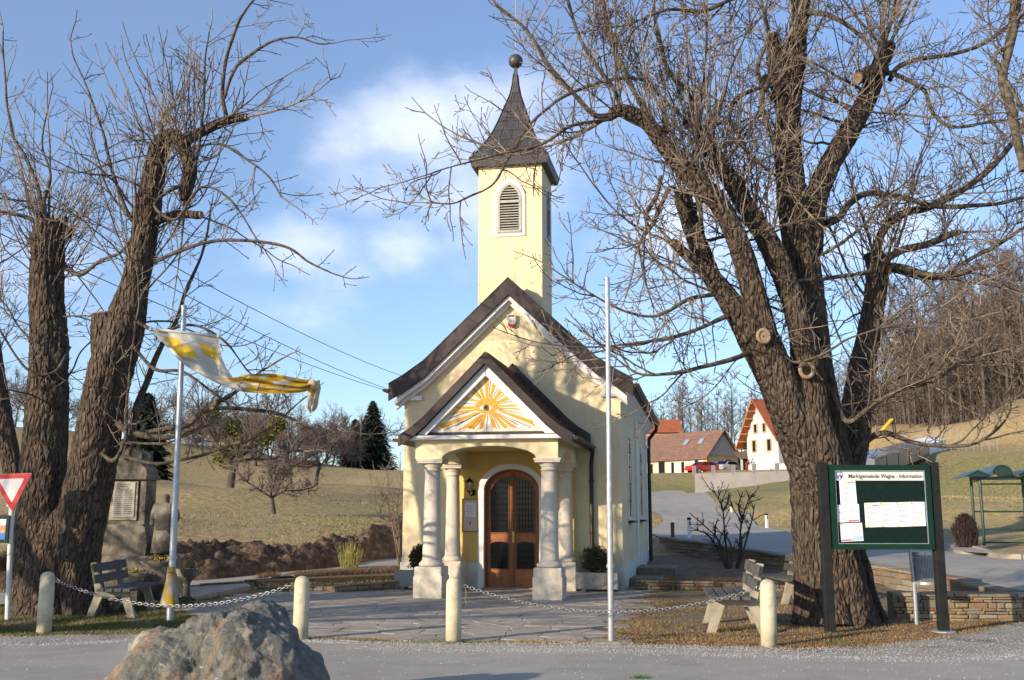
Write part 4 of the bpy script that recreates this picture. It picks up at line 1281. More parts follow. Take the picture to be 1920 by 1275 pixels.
# door surround and the two leaves
m = MB()
so = [(DR + 0.125, 0.0)] + arc(dcx, DSP, (DR - DL) / 2 + 0.125, DTOP - DSP + 0.125, 0, PI, 22) + [(DL - 0.125, 0.0)]
si = [(DR - 0.001, 0.0)] + arc(dcx, DSP, (DR - DL) / 2 - 0.001, DTOP - DSP - 0.001, 0, PI, 22) + [(DL + 0.001, 0.0)]
m.band(so, si, -0.045, 0.16); m.build('door_surround', white, ch)
m = MB()
fo = [(DR, 0.03)] + arc(dcx, DSP, (DR - DL) / 2, DTOP - DSP, 0, PI, 22) + [(DL, 0.03)]
fi = [(DR - 0.06, 0.03)] + arc(dcx, DSP, (DR - DL) / 2 - 0.06, DTOP - DSP - 0.06, 0, PI, 22) + [(DL + 0.06, 0.03)]
m.band(fo, fi, 0.10, 0.20); m.build('door_frame', door_dark, ch)
def arch_z(x, ins):  # top of the arch at x, inset
    rx = (DR - DL) / 2 - ins; rz = DTOP - DSP - ins
    q = max(0.0, 1 - ((x - dcx) / rx) ** 2)
    return DSP + rz * math.sqrt(q)
for sgn in (-1, 1):
    xa, xb = (DL + 0.06, dcx - 0.004) if sgn < 0 else (dcx + 0.004, DR - 0.06)
    xs = [xa + (xb - xa) * i / 14 for i in range(15)]
    leaf = MB(); leaf.prism([(xa, 0.03)] + [(x, arch_z(x, 0.06)) for x in xs] + [(xb, 0.03)], 0.13, 0.18)
    lf = leaf.build('door_leaf', door_wood, ch)
    pa, pb = xa + 0.075, xb - 0.075
    if sgn > 0: pa, pb = xa + 0.085, xb - 0.065
    else: pa, pb = xa + 0.065, xb - 0.085
    up = [(pa, 1.20)] + [(x, arch_z(x, 0.15) if True else 0) for x in [pa + (pb - pa) * i / 12 for i in range(13)]] + [(pb, 1.20)]
    lo_ = [(pa, 0.42)] + [(x, 0.95 + 0.05 * math.sin(PI * (x - pa) / (pb - pa)) ** 0.5) for x in [pa + (pb - pa) * i / 12 for i in range(13)]] + [(pb, 0.42)]
    for out_ in (up, lo_):
        cxx = (pa + pb) / 2; czz = sum(q[1] for q in out_) / len(out_)
        g = MB(); g.prism(out_, 0.118, 0.131); pane = g.build('door_pane', glass_dark, lf)
        big = [(cxx + (x - cxx) * 1.09, czz + (z - czz) * 1.03) for x, z in out_]
        g = MB(); g.band(big, out_, 0.108, 0.131, closed=True); g.build('pane_moulding', door_dark, lf)
        g = MB()
        zt_, zb_ = max(q[1] for q in out_), 1.20 if out_ is up else 0.42
        for k in range(1, 6):
            x = pa + (pb - pa) * k / 6
            zt = arch_z(x, 0.16) if out_ is up else 0.96
            g.box((x, 0.112, (zt + zb_) / 2), (0.006, 0.006, zt - zb_))
        z = zb_ + 0.1
        while z < zt_ - 0.15:
            for k in range(3):
                x0 = pa + (pb - pa) * k / 3; x1 = pa + (pb - pa) * (k + 1) / 3
                g.tube([(x0, 0.110, z), ((x0 + x1) / 2, 0.108, z + 0.06), (x1, 0.110, z)], 0.0026, 4)
                g.tube([(x0, 0.110, z + 0.06), ((x0 + x1) / 2, 0.108, z), (x1, 0.110, z + 0.06)], 0.0026, 4)
            z += 0.12
        g.build('grille', iron, pane)
    m = MB(); [MB().bbox((pa - 0.02, 0.115, q0), (pb + 0.02, 0.131, q1)).build('door_panel', door_wood, lf) for q0, q1 in ((0.08, 0.17), (0.2, 0.35), (1.035, 1.15))]
    if sgn > 0:
        m = MB(); m.bbox((xa - 0.03, 0.095, 0.03), (xa + 0.035, 0.131, arch_z(dcx, 0.07))); m.build('meeting_stile', door_dark, lf)
        m = MB(); m.bbox((xa - 0.005, 0.075, 0.98), (xa + 0.045, 0.096, 1.22)); m.tube([(xa + 0.02, 0.08, 1.10), (xa + 0.02, 0.03, 1.10), (xa + 0.12, 0.03, 1.095)], 0.011, 8)
        m.tube([(xa + 0.02, 0.06, 1.02), (xa + 0.02, 0.078, 1.02)], 0.014, 8); m.build('handle', brass, lf)
m = MB(); m.bbox((DL, -0.15, 0.0), (DR, 0.2, 0.028)); m.build('threshold', slab_m, ch)
# floor slab of the porch and the side slabs at the right wall
m = MB(); m.bbox((HW + 0.04, 1.2, 0.0), (HW + 0.75, 2.4, 0.18), 0.02); m.build('side_step', wall_stones[1], ch)
m = MB(); m.bbox((HW + 0.04, 3.6, 0.0), (HW + 1.0, 5.2, 0.30), 0.02); m.build('side_step', wall_stones[1], ch)

def on_ch(px, py, v):
    x, z = cpl(px, py, v); return CO + CU * x + CV * v + Vector((0, 0, z))
# wall lantern
lx, lz = cpl(880, 912, -0.16)
lp = CO + CU * lx + CV * -0.16
ln = thing('wall_lantern', 'black six-sided carriage lantern on a curved bracket left of the chapel door', 'lantern', (lp.x, lp.y, lz), -CA)
m = MB(); m.lathe([(0.012, -0.14), (0.03, -0.125), (0.045, -0.11), (0.05, -0.10)], sides=6); m.lathe([(0.095, 0.085), (0.10, 0.095), (0.06, 0.14), (0.03, 0.165), (0.012, 0.175), (0.014, 0.19), (0.005, 0.215)], sides=6)
for k in range(6):
    a = k * PI / 3
    m.tube([(0.05 * math.cos(a), 0.05 * math.sin(a), -0.10), (0.09 * math.cos(a), 0.09 * math.sin(a), 0.09)], 0.005, 4)
m.build('lantern_frame', iron, ln)
m = MB(); m.lathe([(0.045, -0.10), (0.085, 0.085)], sides=6); m.build('lantern_glass', mat('lantern_glass', (0.55, 0.50, 0.38), rough=0.2, alpha=0.45), ln)
m = MB(); m.tube([(0, 0, -0.13), (0.01, 0.01, -0.18), (0.03, 0.05, -0.2), (0.06, 0.10, -0.17), (0.07, 0.14, -0.12)], 0.013, 8); m.lathe([(0.06, 0), (0.065, 0.02)], (0, 0, 0), 12)
m.v = [(v[0], v[1], v[2]) for v in m.v]
m = MB(); m.tube([(0, 0, -0.13), (0.01, 0.01, -0.18), (0.03, 0.05, -0.2), (0.06, 0.10, -0.17), (0.07, 0.15, -0.12)], 0.013, 8); m.box((0.07, 0.145, -0.13), (0.07, 0.015, 0.13)); m.build('bracket', iron, ln)
# notice frame on the porch wall
a0 = cpl(866, 997, -0.04); a1 = cpl(897, 935, -0.04)
fcx, fw, fh = (a0[0] + a1[0]) / 2, a1[0] - a0[0], a1[1] - a0[1]
fp = CO + CU * fcx + CV * -0.014
nf = thing('notice_case', 'small brown framed notice case with a white sheet beside the chapel door', 'notice case', (fp.x, fp.y, a0[1]), -CA)
m = MB(); m.band([(-fw / 2, 0), (fw / 2, 0), (fw / 2, fh), (-fw / 2, fh)], [(-fw / 2 + .015, .015), (fw / 2 - .015, .015), (fw / 2 - .015, fh - .015), (-fw / 2 + .015, fh - .015)], -0.03, 0, closed=True); m.build('frame', mat('dull_brown', (0.13, 0.09, 0.06), rough=0.6), nf)
m = MB(); m.bbox((-fw / 2 + .014, -0.014, .014), (fw / 2 - .014, -0.001, fh - .014)); m.build('back_panel', mat('panel_pink', (0.56, 0.48, 0.40), (0.62, 0.54, 0.46), 6, rough=0.6), nf)
m = MB(); m.bbox((-fw * 0.32, -0.0185, fh * 0.45), (fw * 0.34, -0.0145, fh * 0.88)); sh = m.build('notice_sheet', paper, nf)
m = MB()
for k in range(7): m.bbox((-fw * 0.24, -0.0200, fh * (0.52 + k * 0.045)), (fw * (0.22 - 0.1 * (k % 3 == 1)), -0.0186, fh * (0.527 + k * 0.045)))
m.build('print_lines', ink_pale, sh)
m = MB(); m.bbox((-0.012, -0.02, fh * .22), (0.012, -0.015, fh * .3)); m.build('clip', ink, nf)
# alarm box in the gable
ax, az = cpl(959, 601, -0.07)
ap = CO + CU * ax
al_ = thing('alarm_box', 'white alarm siren box with a red lens high in the chapel gable', 'alarm box', (ap.x, ap.y, az), -CA)
m = MB(); m.prism([(-0.10, 0.13), (0.10, 0.13), (0.105, -0.02), (0.07, -0.11), (0.0, -0.13), (-0.07, -0.11), (-0.105, -0.02)], -0.10, -0.001); m.build('housing', mat('alarm_plastic', (0.62, 0.60, 0.55), rough=0.5), al_)
m = MB(); m.prism([(-0.075, -0.085), (0.075, -0.085), (0.04, -0.135), (0, -0.145), (-0.04, -0.135)], -0.115, -0.10); m.prism([(-0.075, -0.085), (0.075, -0.085), (0.075, -0.12), (0, -0.15), (-0.075, -0.12)], -0.112, -0.002); m.build('lens', red_paint, al_)
m = MB(); m.bbox((-0.07, -0.104, 0.08), (0.06, -0.099, 0.115)); m.build('sounder_grille', ink, al_)
#@@TREES@@
# ------------------------------------------------------------------ trees
def bark_tube(C, around, amp=0.03, seed=0.0, taper_noise=0.06, ridges=2.4):
    """C: (n,4) centre line + radius; returns verts, quads with furrowed surface"""
    n = len(C)
    V = np.zeros((n * around + 2, 3))
    prev = None
    L_ = 0.0
    for i in range(n):
        p = Vector(C[i, :3]); t = Vector(C[min(i + 1, n - 1), :3] - C[max(i - 1, 0), :3]).normalized()
        if prev is None:
            u = t.cross(Vector((0, 1, 0.01))).normalized()
        else:
            u = (prev - t * prev.dot(t)).normalized()
            L_ += (p - lastp).length
        prev = u; lastp = p
        w = t.cross(u)
        r = C[i, 3]
        for k in range(around):
            a = 2 * PI * k / around
            ca, sa = math.cos(a), math.sin(a)
            lump = mnoise.noise(Vector((ca * 1.1 + seed, sa * 1.1, L_ * 0.55 / max(r, .15) * .3))) * 2 * taper_noise * r
            f = 1 - abs(mnoise.noise(Vector((ca * ridges * r * 12 + seed, sa * ridges * r * 12, L_ * 2.6 + 0.6 * mnoise.noise(Vector((ca * 2.5, sa * 2.5, L_ * 4)))))) * 2)
            f2 = mnoise.noise(Vector((ca * r * 40 + seed, sa * r * 40, L_ * 9)))
            d = r + lump + amp * (f - 0.6) + amp * 0.45 * f2
            q = p + (u * ca + w * sa) * d
            V[i * around + k] = q
    V[-2] = C[0, :3]; V[-1] = C[-1, :3]
    F = []
    for i in range(n - 1):
        for k in range(around):
            k2 = (k + 1) % around
            F.append((i * around + k, i * around + k2, (i + 1) * around + k2, (i + 1) * around + k))
    for k in range(around):
        k2 = (k + 1) % around
        F.append(((n - 1) * around + k, (n - 1) * around + k2, n * around + 1, n * around + 1))
    return V, F


def bark_part(name, pts, root, off, m, n=None, around=None, amp=None, seed=0.0, cut=False, lump=0.06):
    """pts: (px, py, Y, radius_px) seen in the photograph with their distance"""
    P4 = []
    for (px, py, Y, rp) in pts:
        w_ = at_y(px, py, Y); P4.append((w_.x, w_.y, w_.z, rp * Y / FPX))
    length = sum(math.dist(P4[i][:3], P4[i + 1][:3]) for i in range(len(P4) - 1))
    rmax = max(p[3] for p in P4)
    n = n or int(max(10, length / (0.045 if rmax > 0.12 else 0.07)))
    around = around or (72 if rmax > 0.3 else 44 if rmax > 0.12 else 14 if rmax > 0.04 else 8)
    amp = amp if amp is not None else (0.035 if rmax > 0.3 else 0.022 if rmax > 0.12 else rmax * 0.12)
    C = catmull(P4, n)
    C[:, 3] = np.maximum(C[:, 3], 0.004)
    if rmax < 0.12:
        # natural wobble
        for i in range(1, len(C) - 1):
            s = i * length / n
            C[i, 0] += 0.035 * mnoise.noise(Vector((s * 1.6, seed, 0))); C[i, 2] += 0.035 * mnoise.noise(Vector((s * 1.6, seed, 9)))
    V, F = bark_tube(C, around, amp, seed, lump)
    V -= np.array(off)
    fs = [f if f[2] != f[3] else f[:3] for f in F]
    me = bpy.data.meshes.new(name); me.from_pydata(V.tolist(), [], fs); me.materials.append(m)
    me.polygons.foreach_set('use_smooth', [True] * len(me.polygons)); me.update()
    o = bpy.data.objects.new(name, me); link(o, root)
    if cut:
        # sawn end: a pale disc with a raised callus ring
        a, b = Vector(C[-2, :3]), Vector(C[-1, :3]); d = (b - a).normalized(); r = C[-1, 3]
        m2 = MB(); m2.tube([b - d * 0.02, b + d * 0.025], r * 0.9, 18)
        m2.build('sawn_end', cut_wood, o, off=off)
    return C


class Twigs:
    def __init__(s, seed):
        s.r = np.random.RandomState(seed)
        s.sets = {}

    def line(s, P, rad, sides):
        s.sets.setdefault((len(P), sides), []).append(np.column_stack([P, rad]))

    def shoot(s, p, d, L, n, up, wob):
        P = np.zeros((n + 1, 3)); P[0] = p
        d = np.array(d, dtype=float); d /= np.linalg.norm(d) + 1e-9
        st = L / n
        D = []
        for i in range(n):
            d = d + np.array([0, 0, up]) * (st * (0.5 + i / n)) + s.r.randn(3) * wob
            d /= np.linalg.norm(d)
            P[i + 1] = P[i] + d * st; D.append(d)
        D.append(d)
        return P, np.array(D)

    def perp(s, d):
        v = s.r.randn(3); v -= d * v.dot(d)
        return v / (np.linalg.norm(v) + 1e-9)

    def spray(s, p, d, L, r0, up=0.35, wob=0.10, dens=1.0, fine=True, side_up=0.9):
        """a shoot with opposite side twigs and buds"""
        n = 10 if L > 0.9 else 7
        P, D = s.shoot(p, d, L, n, up, wob)
        rad = np.linspace(r0 * 1.2, max(0.0062, r0 * 0.36), n + 1)
        s.line(P, rad, 5 if r0 > 0.014 else 4)
        m = int(L * 4.2 * dens)
        for k in range(m):
            t = 0.12 + 0.84 * (k + s.r.rand() * 0.8) / max(m, 1)
            i = t * n; j = min(int(i), n - 1); f = i - j
            q = P[j] * (1 - f) + P[j + 1] * f
            dd = D[j]
            ax = s.perp(dd)
            for sg in ((1, -1) if s.r.rand() < 0.55 else (1,)):
                l2 = L * s.r.uniform(0.13, 0.36) * (1.15 - t * 0.75)
                l2 = min(max(l2, 0.10), 1.1)
                ang = s.r.uniform(0.6, 1.05)
                d2 = dd * math.cos(ang) + ax * sg * math.sin(ang)
                P2, D2 = s.shoot(q, d2, l2, 5, side_up * s.r.uniform(0.6, 1.5), 0.13)
                r2_ = min(r0 * 0.62, 0.0115)
                s.line(P2, np.array([r2_, r2_ * .92, r2_ * .8, r2_ * .7, 0.0062, 0.0088]), 3)
                if fine and l2 > 0.16:
                    for _ in range(int(l2 * 6.5 * dens) + 1):
                        t3 = s.r.uniform(0.2, 0.95) * 5; j3 = min(int(t3), 4)
                        q3 = P2[j3] + (P2[j3 + 1] - P2[j3]) * (t3 - j3)
                        a3 = s.perp(D2[j3]); an = s.r.uniform(0.5, 1.0)
                        P3, _ = s.shoot(q3, D2[j3] * math.cos(an) + a3 * math.sin(an), s.r.uniform(0.08, 0.32), 3, 1.8, 0.14)
                        s.line(P3, np.array([0.0064, 0.0058, 0.0052, 0.0082]), 3)
        return P, D

    def build(s, name, m, parent, off, limit=None, kind='stuff'):
        Vs = []; Fs = []; n0 = 0
        for (n, sides), arr in s.sets.items():
            A = np.array(arr)                       # (k, n, 4)
            C = A[:, :, :3]; r = A[:, :, 3]
            T = np.zeros_like(C)
            T[:, 1:-1] = C[:, 2:] - C[:, :-2]; T[:, 0] = C[:, 1] - C[:, 0]; T[:, -1] = C[:, -1] - C[:, -2]
            T /= np.linalg.norm(T, axis=2, keepdims=True) + 1e-9
            mean = C[:, -1] - C[:, 0]
            ref = np.where((np.abs(mean[:, 2]) > 0.75 * np.linalg.norm(mean, axis=1))[:, None], np.array([[1., 0.2, 0]]), np.array([[0.1, 0.2, 1.]]))[:, None, :]
            U = np.cross(T, np.broadcast_to(ref, T.shape)); U /= np.linalg.norm(U, axis=2, keepdims=True) + 1e-9
            W = np.cross(T, U)
            ang = 2 * PI * np.arange(sides) / sides
            ring = C[:, :, None, :] + (U[:, :, None, :] * np.cos(ang)[None, None, :, None] + W[:, :, None, :] * np.sin(ang)[None, None, :, None]) * r[:, :, None, None]
            k = len(A)
            V = ring.reshape(-1, 3)
            idx = np.arange(k * n * sides).reshape(k, n, sides)
            a = idx[:, :-1, :]; b = np.roll(idx, -1, axis=2)[:, :-1, :]; c = np.roll(idx, -1, axis=2)[:, 1:, :]; d = idx[:, 1:, :]
            F = np.stack([a, b, c, d], -1).reshape(-1, 4)
            Vs.append(V); Fs.append(F + n0); n0 += len(V)
        V = np.vstack(Vs) - np.array(off); F = np.vstack(Fs)
        return np_mesh(name, V, F, m, parent, smooth=True, kind=kind)


def sprout(tw, C, dens, Lr, up=(0.1, 0.5), r0=0.012, bias=(0, 0, 0.6), t0=0.05, t1=1.0, out=1.0, fdens=1.0, along=0.3, wob=0.10, tip=True):
    """shoots along a limb centre line"""
    seg = np.linalg.norm(np.diff(C[:, :3], axis=0), axis=1); L_ = seg.sum(); cum = np.concatenate([[0], np.cumsum(seg)]) / L_
    cnt = max(1, int(L_ * dens))
    for _ in range(cnt):
        t = t0 + (t1 - t0) * tw.r.rand()
        j = min(int(np.searchsorted(cum, t)), len(C) - 2)
        p = C[j, :3]
        d = C[j + 1, :3] - C[j, :3]; d /= np.linalg.norm(d) + 1e-9
        a = tw.perp(d)
        v = a * out + d * along * (1 + tw.r.rand()) + np.array(bias) * tw.r.uniform(0.4, 1.3)
        L2 = tw.r.uniform(*Lr) * (1.0 if t < 0.7 else 0.8)
        tw.spray(p, v, L2, min(r0 * (0.6 + 0.4 * L2 / Lr[1]), 0.02), up=tw.r.uniform(*up), wob=wob, dens=fdens)
    if tip:
        d = C[-1, :3] - C[-2, :3]
        tw.spray(C[-1, :3], d, tw.r.uniform(*Lr), max(min(C[-1, 3], 0.02), 0.008), up=np.mean(up), wob=wob, dens=fdens)


def auto_limb(tw, root, off, m, p, d, L, rl, gup, seed, dens, Lr, name='branch', mesh=True, **kw):
    P, D = tw.shoot(p, d, L, 12, gup, 0.13)
    C = np.column_stack([P, np.linspace(rl, max(rl * 0.28, 0.009), 13)])
    C = catmull(C, 26)
    V, F = bark_tube(C, 8, rl * 0.15, seed, 0.05)
    V -= np.array(off)
    me = bpy.data.meshes.new(name); me.from_pydata(V.tolist(), [], [f if f[2] != f[3] else f[:3] for f in F]); me.materials.append(m)
    me.polygons.foreach_set('use_smooth', [True] * len(me.polygons)); me.update()
    o = bpy.data.objects.new(name, me); link(o, root)
    sprout(tw, C, dens, Lr, t0=0.15, **kw)
    return C


def knot(root, px, py, Y, rw, off, hollow):
    p = at_y(px, py, Y)
    m2 = MB()
    ring = []
    for k in range(17):
        a = 2 * PI * k / 16
        ring.append((p.x + rw * math.cos(a), p.y - 0.02, p.z + rw * 1.15 * math.sin(a)))
    m2.tube(ring, rw * 0.34, 8)
    o = m2.build('callus_ring', cut_wood, root, smooth=True, off=off)
    m3 = MB(); m3.tube([(p.x, p.y + 0.10, p.z), (p.x, p.y - 0.025, p.z)], rw * 0.9, 16)
    m3.build('knot_face', cut_wood if not hollow else dark_void, o, off=off)
    if not hollow:
        m3 = MB(); m3.tube([(p.x, p.y, p.z), (p.x, p.y - 0.03, p.z)], rw * 0.13, 10); m3.build('knot_hole', dark_void, o, off=off)


# ---- the big pollarded chestnut on the right
tc_ = thing('chestnut_tree', 'huge bare pollarded tree with several stems behind the green notice board', 'tree', tuple(P(1568, 1168)))
TO = tuple(tc_.location)
tw = Twigs(21)
limbs = {}
# lower trunk: one fluted mass made of fused stems
bark_part('trunk', [(1566, 1176, 15.95, 80), (1563, 1150, 15.95, 70), (1558, 1110, 15.95, 63), (1550, 1040, 15.95, 58), (1546, 960, 15.95, 57), (1546, 890, 15.95, 60), (1548, 850, 16.0, 46), (1552, 800, 16.1, 22), (1555, 760, 16.2, 6)], tc_, TO, bark, n=90, around=120, amp=0.036, seed=1.3, lump=0.10)
for (pts_, nm) in [([(1512, 1172, 15.7, 26), (1515, 1120, 15.75, 24), (1522, 1000, 15.85, 24), (1535, 900, 15.95, 10)], 'root_flare'), ([(1612, 1172, 15.9, 22), (1600, 1120, 15.95, 20), (1590, 1030, 16.1, 20), (1580, 930, 16.2, 10)], 'root_flare'),
                   ([(1572, 1176, 15.45, 26), (1562, 1110, 15.6, 22), (1556, 1020, 15.75, 14), (1552, 960, 15.95, 5)], 'root_flare'), ([(1658, 1166, 16.1, 8), (1640, 1120, 16.15, 9), (1618, 1050, 16.2, 10), (1600, 960, 16.25, 8)], 'root_flare')]:
    bark_part(nm, pts_, tc_, TO, bark, seed=pts_[0][0] * 0.1, amp=0.03)
stems = {
    's1': [(1520, 880, 15.8, 44), (1490, 800, 15.7, 42), (1455, 715, 15.55, 38), (1415, 645, 15.45, 33), (1375, 575, 15.35, 27), (1330, 515, 15.25, 19), (1300, 490, 15.2, 13), (1262, 455, 15.1, 11)],
    's1b': [(1375, 575, 15.4, 20), (1335, 520, 15.6, 22), (1312, 465, 15.75, 23), (1292, 410, 15.85, 21), (1278, 362, 15.9, 19)],
    's2': [(1530, 880, 15.6, 42), (1490, 790, 15.45, 38), (1458, 700, 15.3, 34), (1430, 620, 15.2, 31), (1408, 530, 15.15, 28), (1385, 455, 15.1, 25), (1350, 385, 15.05, 23), (1300, 335, 15.0, 23), (1250, 278, 14.95, 21), (1210, 228, 14.9, 17), (1165, 208, 14.9, 15), (1140, 220, 14.9, 10)],
    's3': [(1545, 880, 15.5, 42), (1525, 790, 15.4, 36), (1514, 700, 15.4, 32), (1502, 625, 15.4, 29), (1478, 540, 15.45, 27), (1450, 468, 15.5, 26), (1412, 408, 15.55, 23), (1377, 350, 15.6, 20), (1343, 294, 15.65, 18), (1313, 248, 15.7, 17), (1287, 224, 15.7, 15)],
    's4': [(1560, 900, 15.9, 44), (1545, 790, 15.9, 40), (1528, 690, 15.9, 38), (1522, 595, 15.9, 36), (1508, 500, 15.95, 36), (1492, 420, 16.0, 36), (1482, 335, 16.0, 32), (1478, 226, 16.0, 29), (1490, 120, 16.0, 25), (1500, 38, 16.0, 20), (1506, -40, 16.0, 18), (1500, -160, 16.0, 12), (1510, -300, 16.0, 6)],
    's4b': [(1482, 240, 15.9, 24), (1462, 160, 15.8, 22), (1452, 100, 15.8, 19), (1449, 66, 15.8, 15)],
    's5': [(1518, 470, 16.0, 30), (1530, 375, 16.1, 26), (1556, 310, 16.2, 25), (1588, 255, 16.3, 24), (1616, 205, 16.4, 22), (1640, 150, 16.45, 21), (1652, 115, 16.5, 20), (1667, 84, 16.5, 17)],
    's6': [(1578, 1000, 16.3, 32), (1585, 900, 16.5, 34), (1600, 810, 16.7, 33), (1612, 720, 16.8, 28), (1626, 640, 16.9, 26), (1640, 560, 16.9, 25), (1645, 510, 16.9, 25), (1637, 474, 16.9, 22)],
}
for k, (nm, pts_) in enumerate(stems.items()):
    if nm not in ('s1b', 's4b', 's5'):
        q0 = pts_[0]; pts_ = [(q0[0] + (1550 - q0[0]) * 0.8, q0[1] + 150, q0[2] + (15.98 - q0[2]) * 0.9, q0[3] * 0.30), (q0[0] + (1550 - q0[0]) * 0.35, q0[1] + 70, q0[2] + (15.95 - q0[2]) * 0.5, q0[3] * 0.75)] + pts_
    pts_ = [(a_, b_, c_, d_ * (0.92 if b_ > 650 else 0.82)) for a_, b_, c_, d_ in pts_]
    limbs[nm] = bark_part('stem', pts_, tc_, TO, bark, seed=3.1 * k + 0.7, cut=nm in ('s1', 's1b', 's3', 's5', 's4b'), amp=0.024)
knot(tc_, 1431, 631, 14.96, 0.085, TO, False)
knot(tc_, 1512, 694, 15.10, 0.095, TO, True)
knot(tc_, 1437, 149, 15.72, 0.06, TO, True)
# sawn stub left of s5
bark_part('stub', [(1655, 130, 16.4, 14), (1630, 138, 16.2, 15), (1608, 146, 16.0, 13)], tc_, TO, bark, seed=5.5, cut=True)
